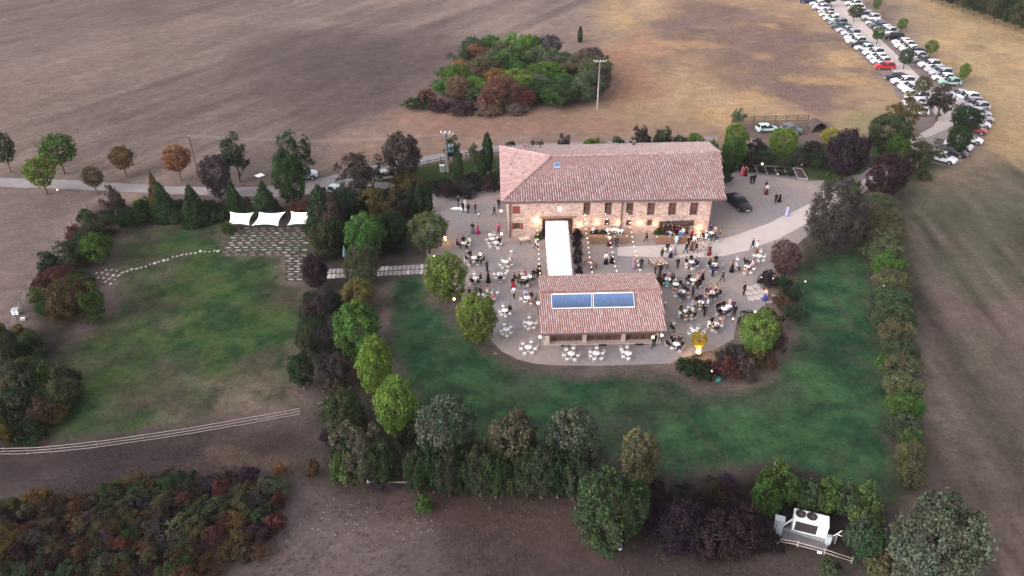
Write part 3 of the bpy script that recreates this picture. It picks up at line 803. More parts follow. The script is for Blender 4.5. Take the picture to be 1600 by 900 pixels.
# wide doorway behind the canopy
u0, u1, z0, z1 = door_o; cu = (u0 + u1) / 2
dr = MB()
for i in range(5): dr.box(wpt(u0 + (u1 - u0) * i / 4, z1 / 2, .22), (.09, .08, z1), 0, yaw)
dr.box(wpt(cu, z1 - .05, .222), (u1 - u0, .075, .1), 0, yaw)
dd = obj('door', dr.mesh('door', 'dark_wood'), house)
obj('pane', MB().box(wpt(cu, z1 / 2, .27), (u1 - u0, .01, z1), 0, yaw).mesh('pane', 'pane'), dd)
obj('lintel', MB().box(wpt(cu, z1 + .13, -.06), (u1 - u0 + .8, .3, .24), 0, yaw).mesh('lintel', 'wood'), house)
# gutter and downpipes
off = np.array([0, -.08, 0])
gl = MB(); gl.tube([eFL + off + [0, 0, -.10], eFR + off + [0, 0, -.10]], .12, 6)
obj('gutter', gl.mesh('gutter', 'gutter'), house)
for px in (796.5, 968, 1112):
    u, _ = on_wall(px if px < 1100 else 1105, 366); g = MB()
    q = wpt(u, 0, -.14); t = wpt(u, EZ - .5, -.14)
    e_ = (t[0], t[1] - .42, EZ - .16)
    g.tube([(q[0], q[1], .05), (t[0], t[1], EZ - .55), e_], .085, 6)
    obj('downpipe', g.mesh('downpipe', 'gutter'), house)
# chimney, vents and skylight
def roof_z(x, y, pl):
    a, b_, c_ = (np.array(q) for q in pl[:3]); n = np.cross(b_ - a, c_ - a)
    return a[2] - (n[0] * (x - a[0]) + n[1] * (y - a[1])) / n[2]
def roof_hit(px, py, pl):
    a, b_, c_ = (np.array(q) for q in pl[:3]); n = np.cross(b_ - a, c_ - a); r = ray(px, py)
    return OC + r * (((a - OC) @ n) / (r @ n))
back_pl = [eBR, eBL, ridL]; front_pl = [eFL, eFR, ridR]; hip_pl = [eBL, eFL, ridL]
def flue(q, wdt, h, cap, name):
    mb = MB(); mb.box((q[0], q[1], q[2] + h / 2 - .3), (wdt, wdt, h + .6)); mb.box((q[0], q[1], q[2] + h + .04), (wdt * 1.35, wdt * 1.35, .08), 1)
    if cap:
        for dx in (-1, 1): mb.box((q[0] + dx * wdt * .4, q[1], q[2] + h + .18), (.08, wdt * .8, .2))
        mb.box((q[0], q[1], q[2] + h + .32), (wdt * 1.3, wdt * 1.3, .07), 1)
    return mb.mesh(name, ['plaster' if wdt > .45 else 'gutter', 'roof_channel'])
obj('chimney', flue(roof_hit(821, 232, back_pl), .7, .35, True, 'chimney'), rf2)
obj('vent_pipe', flue(roof_hit(844, 231, back_pl), .3, .3, False, 'vent_pipe'), rf2)
obj('chimney', flue(roof_hit(990, 228, back_pl), .45, .75, False, 'chimney'), rf2)
for px, py in ((798, 258), (798, 274)): obj('vent_pipe', flue(roof_hit(px, py, hip_pl), .16, .18, False, 'vent_pipe'), rf3)
sk = [roof_hit(866, 255.5, front_pl), roof_hit(875, 255.3, front_pl), roof_hit(875.5, 262.5, front_pl), roof_hit(866, 262.8, front_pl)]
nrm = np.cross(front_pl[1] - front_pl[0], front_pl[2] - front_pl[0]); nrm /= np.linalg.norm(nrm)
cq = sum(sk) / 4
sl = obj('skylight', slab_prism([tuple(q + nrm * .2) for q in reversed(sk)], .3).mesh('skylight', 'metal_grey'), rf1)
obj('pane', slab_prism([tuple(cq + (q - cq) * .82 + nrm * .215) for q in reversed(sk)], .02).mesh('pane', 'tube_blue'), sl)

# ---- annex with solar panels
an = root('annex', (0, 0, 0), 0, 'low tiled annex with two blue solar panels on the roof', 'house')
SZ = 2.75; SR = 4.2
sFL = P(845, 522, SZ); sFR = P(1041.5, 517.5, SZ); sBR = P(1022, 427, SZ); sBL = P(842, 430.5, SZ)
rL = P(843, 457.5, SR); rR = P(1033.5, 453.5, SR)
ra1 = roof_part(an, [sFL, sFR, rR, rL], PAL_SM, 11, sp=.25, row=.44)
ra2 = roof_part(an, [sBR, sBL, rL, rR], PAL_SM, 12, sp=.25, row=.44)
obj('ridge_tiles', ridge_tiles(rL, rR, [(.26, .13, .12), (.3, .16, .15)], 13), ra1, kind='stuff')
A0 = P(853, 537.5); A1 = P(1029, 534); AL = np.linalg.norm(A1 - A0); ad = (A1 - A0) / AL
AH = SZ - .05 + .02
ayaw = math.atan2(ad[1], ad[0])
def apt(u, z, k=0.0):
    q = A0[:2] + ad[:2] * u + np.array([-ad[1], ad[0]]) * k
    return (q[0], q[1], z)
posts = [0.2, (913 - 853) / 176 * AL, (973.5 - 853) / 176 * AL, AL - .2]
for u in posts:
    obj('pillar', MB().box(apt(u, AH / 2 - .05, .2), (.42, .42, AH - .1), 0, ayaw).mesh('pillar', 'plaster'), an)
obj('beam', MB().box(apt(AL / 2, AH - .19, .2), (AL + .1, .36, .28), 0, ayaw).mesh('beam', 'wood'), an)
for i in range(3):
    u0, u1 = posts[i] + .23, posts[i + 1] - .23; npan = 4 if i < 2 else 4
    for j in range(npan):
        a0 = u0 + (u1 - u0) * j / npan; a1 = u0 + (u1 - u0) * (j + 1) / npan; c_ = (a0 + a1) / 2; wj = a1 - a0 - .02
        fr = MB()
        for s_ in (-1, 1): fr.box(apt(c_ + s_ * (wj / 2 - .05), 1.12, .42), (.09, .06, 2.2), 0, ayaw)
        for z_ in (.12, .75, 2.16): fr.box(apt(c_, z_, .421), (wj - .18, .055, .14 if z_ != .75 else .08), 0, ayaw)
        dj = obj('door', fr.mesh('door', 'window_frame'), an)
        obj('pane', MB().box(apt(c_, 1.12, .44), (wj, .012, 2.2), 0, ayaw).mesh('pane', 'pane'), dj)
back0 = np.array([sBL[0] + .45, sBL[1] - .45, 0]); back1 = np.array([sBR[0] - .75, sBR[1] - .45, 0])
for a_, b_, nm in ((np.array(apt(AL, 0, .5)), back1, 'side_wall'), (back1, back0, 'back_wall'), (back0, np.array(apt(0, 0, .5)), 'side_wall')):
    m_, *_ = wall_front(a_, b_, AH - .12, [], .28)
    obj(nm, m_.mesh(nm, 'stone_wall'), an)
for (x0, y0), (x1, y1), rr, nm in (((back0[0], back0[1]), apt(0, 0, .5)[:2], rL, 'gable'), (apt(AL, 0, .5)[:2], (back1[0], back1[1]), rR, 'gable')):
    mb = MB(); rx = rr[0] + (.5 if rr is rL else -.6)
    mb.quad([(x0, y0, AH - .13), (x1, y1, AH - .13), (rx, rr[1], SR - .18)]); obj(nm, mb.mesh(nm, 'stone_wall'), an)
mb = MB(); mb.tube([sFL + [0, -.08, -.08], sFR + [0, -.08, -.08]], .09, 6); obj('gutter', mb.mesh('gutter', 'gutter'), an)
for u in (.62, AL - .05):
    mb = MB(); q = apt(u, 0, -.1); mb.tube([(q[0], q[1], .04), (q[0], q[1], SZ - .4), (q[0], q[1] - .55, SZ - .14)], .06, 6); obj('downpipe', mb.mesh('downpipe', 'gutter'), an)
obj('plinth', MB().box(apt(AL / 2, .06, .12), (AL + .5, .9, .10), 0, ayaw).mesh('plinth', 'plaster'), an)
obj('vent_pipe', flue(rL + (rR - rL) * .095 + np.array([0, 0, -.12]), .3, .28, False, 'vent_pipe'), ra1)
apl = [sFL, sFR, rR]; anr = np.cross(sFR - sFL, rR - sFL); anr /= np.linalg.norm(anr)
for i, c4 in enumerate((((861, 462), (924, 460.5), (924.5, 482.5), (862.5, 484)), ((926.5, 460.3), (989, 459), (991.5, 481.3), (927, 482.6)))):
    q4 = [roof_hit(x, y, apl) + anr * .17 for x, y in c4]
    sp_ = obj('solar_panel', slab_prism([tuple(q) for q in (q4[3], q4[2], q4[1], q4[0])], .07).mesh('solar_panel', 'metal_grey'), an)
    mb = MB()
    for k in range(30):
        t = (k + .8) / 30.6
        a_ = q4[3] + (q4[2] - q4[3]) * t; b_ = q4[0] + (q4[1] - q4[0]) * t
        lo = a_ + (b_ - a_) * .05; hi = a_ + (b_ - a_) * .95
        mb.tube([lo + anr * .03, hi + anr * .03], .056, 5)
    obj('collector_tubes', mb.mesh('collector_tubes', 'tube_blue', True), sp_, kind='stuff')
    mb = MB(); mb.tube([q4[0] + anr * .06, q4[1] + anr * .06], .07, 6); obj('header_pipe', mb.mesh('header_pipe', 'unit_white'), sp_)
    for s_, e_ in ((0, 3), (1, 2)):
        mb = MB(); mb.tube([q4[s_] + anr * .03, q4[e_] + anr * .03], .035, 4); obj('side_rail', mb.mesh('side_rail', 'unit_white'), sp_)
    mb = MB(); mb.tube([q4[3] + anr * .02, q4[2] + anr * .02], .045, 4); obj('bottom_rail', mb.mesh('bottom_rail', 'unit_white'), sp_)
for px, py, lb in ((883, 540, 'left'), (941, 539, 'middle'), (999, 538, 'right')):
    q = P(px, py); mb = MB(); mb.box((0, 0, .02), (.95, .5, .04)); mb.box((0, 0, .045), (.85, .4, .01))
    obj('doormat', mb.mesh('doormat', 'black_metal'), None, (q[0], q[1], .02), (0, 0, ayaw), None, None, 'dark doormat on the gravel in front of the %s bay of the annex' % lb, 'doormat', 'doormats before the annex')

# ---- white canopy between the two houses
cn = root('canopy', (0, 0, 0), 0, 'long white fabric canopy joining the farmhouse and the annex', 'canopy')
CZ = 3.05
c00 = P(859, 429.5, CZ); c10 = P(894, 429, CZ); c11 = P(887, 344.5, CZ); c01 = P(853, 345, CZ)
nx, ny = 12, 28; V = []
for j in range(ny + 1):
    for i in range(nx + 1):
        a_ = c00 + (c10 - c00) * i / nx; b_ = c01 + (c11 - c01) * i / nx; q = a_ + (b_ - a_) * j / ny
        t = i / nx
        V.append((q[0], q[1], q[2] + .03 * (1 - abs(2 * t - 1)) - .04 * abs(math.sin(math.pi * j / ny * 7))))
i_ = np.arange((nx + 1) * (ny + 1)).reshape(ny + 1, nx + 1)
Fq = np.stack([i_[:-1, :-1].ravel(), i_[:-1, 1:].ravel(), i_[1:, 1:].ravel(), i_[1:, :-1].ravel()], 1)
fab = obj('fabric', np_mesh('fabric', np.array(V), Fq, 'cloth_white', None, True), cn)
sm_ = fab.modifiers.new('thickness', 'SOLIDIFY'); sm_.thickness = .03
for t in np.linspace(.03, .97, 8):
    for a_, b_ in ((c00, c01), (c10, c11)):
        q = a_ + (b_ - a_) * t; mb = MB(); mb.tube([(q[0], q[1], .02), (q[0], q[1], CZ - .05)], .05, 6); obj('post', mb.mesh('post', 'white_paint'), cn)
for a_, b_ in ((c00, c01), (c10, c11), (c00, c10), (c01, c11)):
    mb = MB(); mb.tube([a_ + [0, 0, -.06], b_ + [0, 0, -.06]], .04, 5); obj('rail', mb.mesh('rail', 'white_paint'), cn)

# ---- three white shade sails
for k, (c4, lb) in enumerate(((((359, 330.5), (397, 331.5), (389.5, 352), (355.5, 352)), 'leftmost white shade sail on poles above the slab patio'),
                 (((404.5, 331), (447, 330.5), (435, 353), (393, 352.5)), 'middle white shade sail on poles above the slab patio'),
                 (((454, 330), (493.5, 329), (487, 352), (449, 352)), 'rightmost white shade sail on poles, beside the dark trees'))):
    zz = (2.5, 2.5, 1.15, 1.15)
    q = [P(x, y, z) for (x, y), z in zip(c4, zz)]
    sl_ = root('shade_sail', (0, 0, 0), 0, lb, 'shade sail', 'white shade sails over the slab patio')
    n = 14; V = []
    ctr = sum(q) / 4
    for j in range(n + 1):
        for i in range(n + 1):
            s_, t = i / n, j / n
            p_ = (q[3] * (1 - s_) + q[2] * s_) * (1 - t) + (q[0] * (1 - s_) + q[1] * s_) * t
            # edges drawn in between the corners, cloth sagging in the middle
            e_ = .085
            du = e_ * 4 * t * (1 - t) * (1 - 2 * s_) * 1.05; dv = e_ * 4 * s_ * (1 - s_) * (1 - 2 * t) * 1.4
            p_ = p_ + (q[2] - q[3]) * du + (q[0] - q[3]) * dv
            V.append((p_[0], p_[1], p_[2] - .30 * 16 * s_ * (1 - s_) * t * (1 - t)))
    i_ = np.arange((n + 1) ** 2).reshape(n + 1, n + 1)
    Fq = np.stack([i_[:-1, :-1].ravel(), i_[:-1, 1:].ravel(), i_[1:, 1:].ravel(), i_[1:, :-1].ravel()], 1)
    fo = obj('sail', np_mesh('sail', np.array(V), Fq, 'sail_white', None, True), sl_)
    md = fo.modifiers.new('thickness', 'SOLIDIFY'); md.thickness = .02
    for (p_, z) in zip(q, zz):
        o_ = (p_ - ctr) * .06
        mb = MB(); mb.tube([(p_[0] + o_[0] * 1.4, p_[1] + o_[1] * 1.4, 0), (p_[0] + o_[0], p_[1] + o_[1], z + .1)], .028, 6); obj('pole', mb.mesh('pole', 'fence_wood'), sl_)
# ================================================================== VEGETATION
def crown_mesh(kind, seed, n, ls):
    """many small leaf clumps around lobes; unit crown: radius .5, z 0..1"""
    rg = np.random.default_rng(seed)
    if kind == 'ball':
        nl = 60; i = np.arange(nl); zz = 1 - 2 * (i + .5) / nl; th = i * 2.39996 + rg.normal(0, .25, nl)
        r_ = np.sqrt(1 - zz ** 2); rad = rg.uniform(.08, .18, nl)
        C = np.stack([r_ * np.cos(th), r_ * np.sin(th), zz], 1) * (.5 - rad[:, None] * .85) * rg.uniform(.88, 1.04, (nl, 1))
        ph = rg.uniform(0, 6.28, 4)     # an uneven outline: bulges and hollows
        C *= (1 + .06 * np.sin(2 * th + ph[0]) * r_ + .06 * np.sin(3 * th + 2 * zz + ph[1]) * r_ + .07 * np.sin(5 * zz + ph[2]))[:, None]
        C[:, 2] = C[:, 2] * 1.02 + .5
    elif kind == 'loose':
        nl = 40; C = rg.normal(0, 1, (nl, 3)); C /= np.linalg.norm(C, axis=1)[:, None]
        rad = rg.uniform(.07, .145, nl); C *= rg.uniform(.12, .44, (nl, 1)); C[:, 2] = C[:, 2] * 1.05 + .5
    elif kind == 'shrub':
        nl = 30; th = rg.uniform(0, 6.28, nl); rr = .40 * np.sqrt(rg.uniform(0, 1, nl)); rad = rg.uniform(.11, .19, nl)
        h = (1 - (rr / .46) ** 2 * .75) * rg.uniform(.3, .86, nl)
        C = np.stack([rr * np.cos(th), rr * np.sin(th), h], 1)
    elif kind == 'column':
        nl = 70; z = np.linspace(.03, .97, nl); th = np.arange(nl) * 2.4; rad = rg.uniform(.14, .19, nl)
        pr = .36 * np.sin(np.clip(z * .93 + .12, 0, 1) * math.pi) ** .5
        C = np.stack([pr * np.cos(th), pr * np.sin(th), z], 1)
    else:  # cone
        nl = 120; z = np.linspace(0.02, .97, nl) ** 1.3; th = np.arange(nl) * 2.4; rad = (.045 + .13 * (1 - z)) * rg.uniform(.85, 1.15, nl)
        pr = .40 * (1 - z) ** .85
        C = np.stack([pr * np.cos(th), pr * np.sin(th), z * .97], 1)
    which = rg.choice(nl, n, p=rad ** 2 / (rad ** 2).sum())
    # second level: every lobe carries smaller sprays of leaves
    ns = 9; SD = rg.normal(0, 1, (nl, ns, 3)); SD /= np.linalg.norm(SD, axis=2)[:, :, None]
    tight = kind in ('column', 'cone')
    SC = C[:, None] + SD * rad[:, None, None] * rg.uniform(.25 if tight else .45, .6 if tight else .95, (nl, ns, 1)); SR = rad[:, None] * rg.uniform(.35 if not tight else .5, .65 if not tight else .8, (nl, ns))
    sub = rg.integers(0, ns, n)
    stn = rg.uniform(.82, 1.18, (nl, ns))
    D = rg.normal(0, 1, (n, 3)); D /= np.linalg.norm(D, axis=1)[:, None]
    axis = C[which] - np.array([0, 0, .4])
    flip = (D * axis).sum(1) < -.25 * np.linalg.norm(axis, axis=1)
    D[flip] *= -1
    sq = np.array([1, 1, .9]) if kind not in ('column',) else np.array([1, 1, .45])
    pos = SC[which, sub] + D * SR[which, sub][:, None] * rg.uniform(.6, 1.15, (n, 1)) * sq
    stray = rg.random(n) < .05
    pos[stray] += D[stray] * rg.uniform(.01, .06, (stray.sum(), 1))
    nr = D + rg.normal(0, .55, (n, 3)); nr[:, 2] += .25; nr /= np.linalg.norm(nr, axis=1)[:, None]
    t = np.cross(nr, rg.normal(0, 1, (n, 3))); t /= np.linalg.norm(t, axis=1)[:, None]
    bq = np.cross(nr, t)
    s = ls * rg.uniform(.4, 1.5, (n, 1)); s2 = s * rg.uniform(.5, .85, (n, 1))
    V = np.stack([pos - t * s, pos - bq * s2 + nr * s * .2, pos + t * s, pos + bq * s2 - nr * s * .15], 1)
    lob = rg.uniform(.78, 1.22, (nl, 1)) * (1 + rg.normal(0, .06, (nl, 3)))
    c = lob[which] * stn[which, sub][:, None] * rg.uniform(.62, 1.38, (n, 1)) * (1 + rg.normal(0, .05, (n, 3)))
    V = V.reshape(-1, 3); V[:, 2] = np.maximum(V[:, 2], -.02)
    return np_mesh('crown', V, np.arange(n * 4).reshape(-1, 4), 'leaf', np.repeat(c, 4, 0))
def trunk_mesh(seed):
    rg = random.Random(seed); mb = MB()
    pts = [(0, 0, 0), (.01, .008, .3), (-.005, .01, .6), (.015, 0, 1)]
    mb.tube(pts, [.042, .030, .022, .006], 6)
    for k in range(6):
        a = k * 1.05 + rg.uniform(-.3, .3); z0 = rg.uniform(.34, .62); r_ = rg.uniform(.2, .4)
        mb.tube([(0, 0, z0), (math.cos(a) * r_ * .5, math.sin(a) * r_ * .5, z0 + .12), (math.cos(a) * r_, math.sin(a) * r_, z0 + rg.uniform(.2, .36))], [.017, .011, .003], 5)
    return mb.mesh('trunk', 'bark', True)
CROWNS = {'ball': [crown_mesh('ball', s, 17000, .0160) for s in (1, 2, 3, 21)],
          'big': [crown_mesh('ball', s, 26000, .0105) for s in (22, 23)],
          'loose': [crown_mesh('loose', s, 9000, .0150) for s in (4, 5, 6, 24)],
          'shrub': [crown_mesh('shrub', s, 5000, .026) for s in (7, 8, 9, 10, 25)],
          'column': [crown_mesh('column', s, 7000, .030) for s in (11, 12)],
          'cone': [crown_mesh('cone', s, 11000, .022) for s in (13, 14)],
          'small': [crown_mesh('ball', s, 4500, .027) for s in (15, 16, 17)]}
TRUNKS = [trunk_mesh(s) for s in range(3)]
LEAF = {'lime': (.098, .158, .034), 'green': (.058, .108, .030), 'dark green': (.030, .055, .024), 'olive': (.085, .095, .05), 'grey green': (.088, .100, .066),
        'dull green': (.05, .07, .037), 'purple': (.042, .028, .034), 'dark grey': (.054, .047, .046), 'soft green': (.092, .115, .064), 'red brown': (.105, .050, .040), 'orange': (.17, .085, .042), 'yellow': (.23, .20, .035),
        'brown': (.095, .066, .038), 'autumn gold': (.115, .090, .034), 'pale green': (.13, .14, .082), 'bronze': (.105, .075, .06)}
KINDNAME = {'ball': ('round_tree', 'tree'), 'loose': ('loose_tree', 'tree'), 'shrub': ('shrub', 'shrub'), 'column': ('cypress_tree', 'tree'), 'cone': ('conical_evergreen', 'tree'), 'small': ('small_tree', 'tree')}
def plant(kind, bx, by, top, wpx, colour, label, group=None, stem=.12, jit=.12, hmax=None):
    b = P(bx, by); h = height_at(bx, by, top)
    if hmax: h = min(h, hmax)
    w_ = wpx / pxm((b[0], b[1], h * .5))
    return plant_at(kind, b[0], b[1], h, w_, colour, label, group, stem, jit)
BRIGHT = [1.0]
def plant_at(kind, x, y, h, w_, colour, label, group=None, stem=.12, jit=.12):
    nm, cat = KINDNAME[kind]
    rz = R.uniform(0, 6.28)
    mul = BRIGHT[0]
    c = [mul * max(.004, v * R.uniform(1 - jit, 1 + jit) * .80) for v in LEAF[colour]]
    r_ = root(nm, (x, y, 0), rz, label, cat, group)
    z0 = 0 if kind in ('shrub', 'cone', 'column') else h * stem
    obj('crown', R.choice(CROWNS['big' if kind == 'ball' and w_ > 7.2 and h > 5 else kind]), r_, (0, 0, z0), None, (w_ * R.uniform(.94, 1.08), w_ * R.uniform(.88, 1.08), h - z0), c)
    if kind != 'shrub':
        obj('trunk', R.choice(TRUNKS), r_, (0, 0, -.03), None, (w_, w_, h * .86))
    else:
        obj('stem', R.choice(TRUNKS), r_, (0, 0, -.03), None, (w_ * .7, w_ * .7, h * .8))
    return r_
T = plant
BRIGHT[0] = 1.35
# -- ball shaped green trees along the lawn and terrace
T('ball', 671, 396, 333, 58, 'olive', 'olive green round tree beside the warm lantern west of the terrace', stem=.16)
T('ball', 699, 474, 397, 70, 'lime', 'bright green round tree at the terrace edge by the slab path')
T('ball', 746, 538, 460, 69, 'lime', 'bright green round tree nearest the white empty tables')
T('ball', 563, 560, 477, 74, 'green', 'large round green tree in the middle of the garden tree belt')
T('ball', 590, 618, 529, 62, 'lime', 'tall bright green tree between two round trees of the belt')
T('ball', 622, 682, 593, 70, 'lime', 'bright green round tree at the lower end of the belt')
T('ball', 563, 488, 438, 54, 'autumn gold', 'yellowish round tree just below the stone slab path')
T('ball', 569, 446, 387, 58, 'dull green', 'dark round tree standing over the stone slab path')
T('ball', 574, 408, 333, 63, 'green', 'mid green broad tree just above the stone slab path')
T('ball', 1178, 560, 486, 62, 'lime', 'yellow green tree in the planted bed right of the terrace')
T('small', 1089, 550, 517, 27, 'yellow', 'small golden bush lit from below by the fire bowl', stem=.22)
T('ball', 1219, 246, 199, 46, 'lime', 'bright yellow green round tree behind the garden beds')
T('small', 1296, 226, 201, 33, 'yellow', 'yellow leaved small tree left of the purple tree')
T('ball', 1146, 240, 192, 40, 'lime', 'bright green tree at the right rear corner of the farmhouse')
T('loose', 1151, 205, 164, 28, 'grey green', 'thin grey green tree top above the bright tree by the farmhouse')
T('ball', 1142, 262, 212, 44, 'green', 'green tree against the right gable of the farmhouse')
T('shrub', 1130, 285, 245, 36, 'dark green', 'dark shrub at the right wall of the farmhouse')
BRIGHT[0] = 1.15
# -- young trees along the farm road
for a in ((18, 270, 205, 31, 'dull green', 'dark green roadside tree at the left edge of the photo'), (101, 272, 210, 46, 'green', 'green roadside tree, second from the left beyond the road'),
          (74, 304, 246, 44, 'lime', 'bright green roadside tree on the near side of the road'), (152, 303, 260, 31, 'brown', 'brownish young tree on the near road verge'),
          (198, 276, 228, 30, 'autumn gold', 'rusty green young tree on the far road verge'), (283, 283, 227, 37, 'orange', 'orange crowned young tree beside the leaning wooden pole')):
    T('small', a[0], a[1], a[2], a[3] * 1.12, a[4], a[5], 'young trees along the farm road', stem=.27)
T('loose', 374, 285, 203, 62, 'dark green', 'tall dark tree on the far side of the farm road')
T('ball', 345, 312, 240, 46, 'dark grey', 'dark greyish round tree on the near road verge')
T('loose', 466, 290, 203, 66, 'dark green', 'tall dark spreading tree on the road behind the white van')
T('ball', 459, 322, 243, 54, 'dark green', 'dark tree with bare trunk in front of the white van')
T('ball', 631, 284, 208, 64, 'dark grey', 'big dark purplish tree left of the transformer pole')
T('loose', 568, 305, 234, 84, 'dark grey', 'large grey thin leaved tree over the road bend')
T('loose', 552, 325, 272, 64, 'dark grey', 'dark grey thin tree in front of the parked pale car')
T('loose', 709, 264, 208, 40, 'dull green', 'slender green tree behind the transformer pole')
T('loose', 743, 262, 222, 28, 'olive', 'small olive tree by the wooden road fence')
# -- cypresses and clipped evergreens
for x, y, t_, ww, lb in ((645, 334, 288, 11, 'narrow cypress, left of the three at the drive entrance'), (657, 336, 291, 11, 'narrow cypress, middle of the three at the drive entrance'), (669, 333, 290, 11, 'narrow cypress, right of the three at the drive entrance'),
                     (718, 291, 239, 9, 'narrow cypress just right of the transformer pole'), (753, 287, 237, 10, 'cypress in front of the taller one by the farmhouse'), (762, 266, 211, 12, 'tall dark cypress at the left corner of the farmhouse')):
    T('column', x, y, t_, ww * 1.55, 'dark green', lb, 'narrow cypresses')
for x, y, t_, ww, lb in ((262, 344, 286, 34, 'conical evergreen, first from left above the west lawn'), (308, 348, 288, 36, 'conical evergreen, second from left above the west lawn'), (370, 338, 284, 29, 'conical evergreen behind the left shade sail'), (418, 338, 284, 36, 'conical evergreen behind the middle shade sail'), (506, 360, 278, 44, 'conical dark evergreen right of the shade sails'),
                     (252, 336, 270, 26, 'brownish pointed tree behind the leftmost conical evergreen')):
    T('cone', x, y, t_ - 3, ww * 1.25, 'brown' if 'brown' in lb else 'dark green', lb, 'conical evergreens', hmax=7.5)
BRIGHT[0] = 1.0
# -- purple and dark trees on the right
T('ball', 1294, 392, 284, 92, 'dark grey', 'large dark purplish tree at the bend of the pale path', stem=.05)
T('ball', 1378, 310, 240, 68, 'purple', 'purple leaved tree over the access track, the right one')
T('ball', 1316, 280, 204, 68, 'purple', 'purple leaved tree behind the gravel yard, the left one')
T('ball', 1222, 424, 377, 46, 'bronze', 'rounded reddish brown bush beside the set table', stem=.03)
T('loose', 1405, 212, 143, 50, 'autumn gold', 'brownish orange tree at the near end of the left car row')
T('ball', 1380, 246, 176, 62, 'dull green', 'broad green tree behind the purple tree')
T('loose', 1432, 262, 212, 66, 'olive', 'olive green loose tree left of the white two tone car')
T('ball', 1396, 262, 212, 44, 'green', 'smaller green tree between purple tree and lot')
T('loose', 1462, 188, 128, 54, 'dark grey', 'dark tree standing in the middle of the parking lane')
T('ball', 1503, 206, 166, 50, 'dark green', 'dark green tree hiding the mauve and white cars')
T('ball', 1492, 240, 196, 40, 'dark green', 'dark tree beside the black and white car')
for i, (x, y, t_, ww, cl, lb) in enumerate(((1294, 11, -14, 22, 'dull green', 'young tree at the top of the left car row'), (1333, 34, 6, 21, 'dull green', 'young tree on the lane by the top right cars'), (1369, 69, 41, 18, 'green', 'young tree on the lane right of the mint car'),
                                 (1411, 108, 76, 25, 'dull green', 'young tree on the lane right of the red car'), (1436, 156, 118, 27, 'olive', 'young tree on the lane left of the pale green car'),
                                 (1367, 21, -6, 14, 'lime', 'thin yellowish tree behind the top right cars'), (1407, 51, 28, 17, 'lime', 'bright young tree behind the black jeep'), (1452, 89, 62, 21, 'lime', 'bright young tree behind the silver cars'), (1502, 130, 98, 18, 'lime', 'bright young tree behind the pale green car'))):
    T('small', x, y, t_, ww, cl, lb, 'young trees planted along the car rows', stem=.25)
# -- dark belt between the lawns
for a in (('loose', 522, 372, 300, 52, 'dark grey', 'dark thin tree right of the rightmost shade sail'), ('ball', 545, 352, 298, 46, 'dark green', 'dark rounded tree in the thick of the belt'),
          ('loose', 592, 350, 290, 66, 'autumn gold', 'autumn tinted tree above the garden belt'), ('ball', 614, 388, 330, 50, 'dark green', 'dark tree behind the broad green tree of the belt'),
          ('loose', 505, 410, 346, 54, 'dull green', 'dull green tree hanging over the slab patio'), ('ball', 496, 452, 398, 44, 'purple', 'dark purplish bush at the end of the slab path'),
          ('ball', 524, 396, 340, 46, 'dark green', 'dark tree between patio and broad green tree'), ('loose', 484, 562, 502, 44, 'dull green', 'loose dull shrub tree at the right edge of the west lawn'),
          ('ball', 476, 608, 553, 42, 'dark green', 'dark round bush near the end of the white fence'), ('loose', 500, 500, 452, 60, 'dark grey', 'grey leafless looking tree left of the yellowish tree'),
          ('loose', 528, 545, 488, 46, 'dark grey', 'grey thin tree left of the large round tree'), ('loose', 535, 602, 545, 48, 'dark grey', 'dark thin tree left of the tall bright tree'),
          ('ball', 545, 690, 612, 62, 'dull green', 'dark green tree by the short white fence piece'), ('loose', 566, 752, 662, 84, 'grey green', 'grey green wide tree above the earth bank corner'),
          ('ball', 600, 756, 690, 60, 'dark green', 'dark green tree at the lower left corner of the garden'), ('shrub', 541, 752, 700, 50, 'green', 'bright green shrub at the outer corner of the belt'),
          ('shrub', 535, 660, 618, 34, 'green', 'green shrub covering the end of the short white fence'),
          ('shrub', 520, 480, 448, 34, 'dull green', 'bluish green shrub below the slab path'), ('shrub', 640, 300, 268, 60, 'autumn gold', 'low golden shrub left of the cypresses'),
          ('shrub', 640, 700, 655, 40, 'dark green', 'dark shrub right of the lowest bright tree')):
    T(*a)
# -- lower boundary: a dense dark hedge with pale olive trees above it
for i, px in enumerate(range(655, 905, 24)):
    T('ball', px, 770 + (px - 655) * .035 + R.uniform(-4, 4), 704 + R.uniform(-8, 8), 48, R.choice(['dark green', 'dull green', 'dark green', 'dull green']), 'dense green shrub in the hedge below the lawn', 'shrubs of the hedge below the lawn')
for i, px in enumerate(range(670, 880, 34)):
    T('ball', px, 742 + R.uniform(-4, 4), 690 + R.uniform(-4, 4), 44, R.choice(['dark green', 'dull green']), 'dark shrub in the rear row of the hedge', 'shrubs of the hedge below the lawn')
BRIGHT[0] = 1.0
T('ball', 702, 736, 620, 84, 'grey green', 'pale grey green tree, first from left along the lower lawn edge')
T('ball', 800, 745, 647, 84, 'grey green', 'pale grey green tree, second from left along the lower lawn edge')
T('ball', 892, 745, 645, 88, 'grey green', 'pale grey green tree, third from left along the lower lawn edge')
T('ball', 995, 765, 676, 70, 'pale green', 'palest tree at the right end of the lower tree line')
BRIGHT[0] = 1.0
T('ball', 942, 856, 738, 112, 'dull green', 'biggest dark green tree at the lower middle, over the bank', stem=.04)
T('ball', 985, 838, 748, 44, 'green', 'green tree against the right side of the biggest dark tree', stem=.04)
BRIGHT[0] = .75
for x, y, t_, ww in ((1030, 818, 770, 52), (1060, 862, 780, 66), (1108, 868, 800, 70), (1150, 868, 796, 66), (1178, 858, 806, 52), (1092, 826, 774, 54)):
    T('ball', x, y, t_, ww, 'purple', 'dark purple bush in the thicket left of the air conditioner', 'dark purple bushes left of the air conditioner', stem=.02)
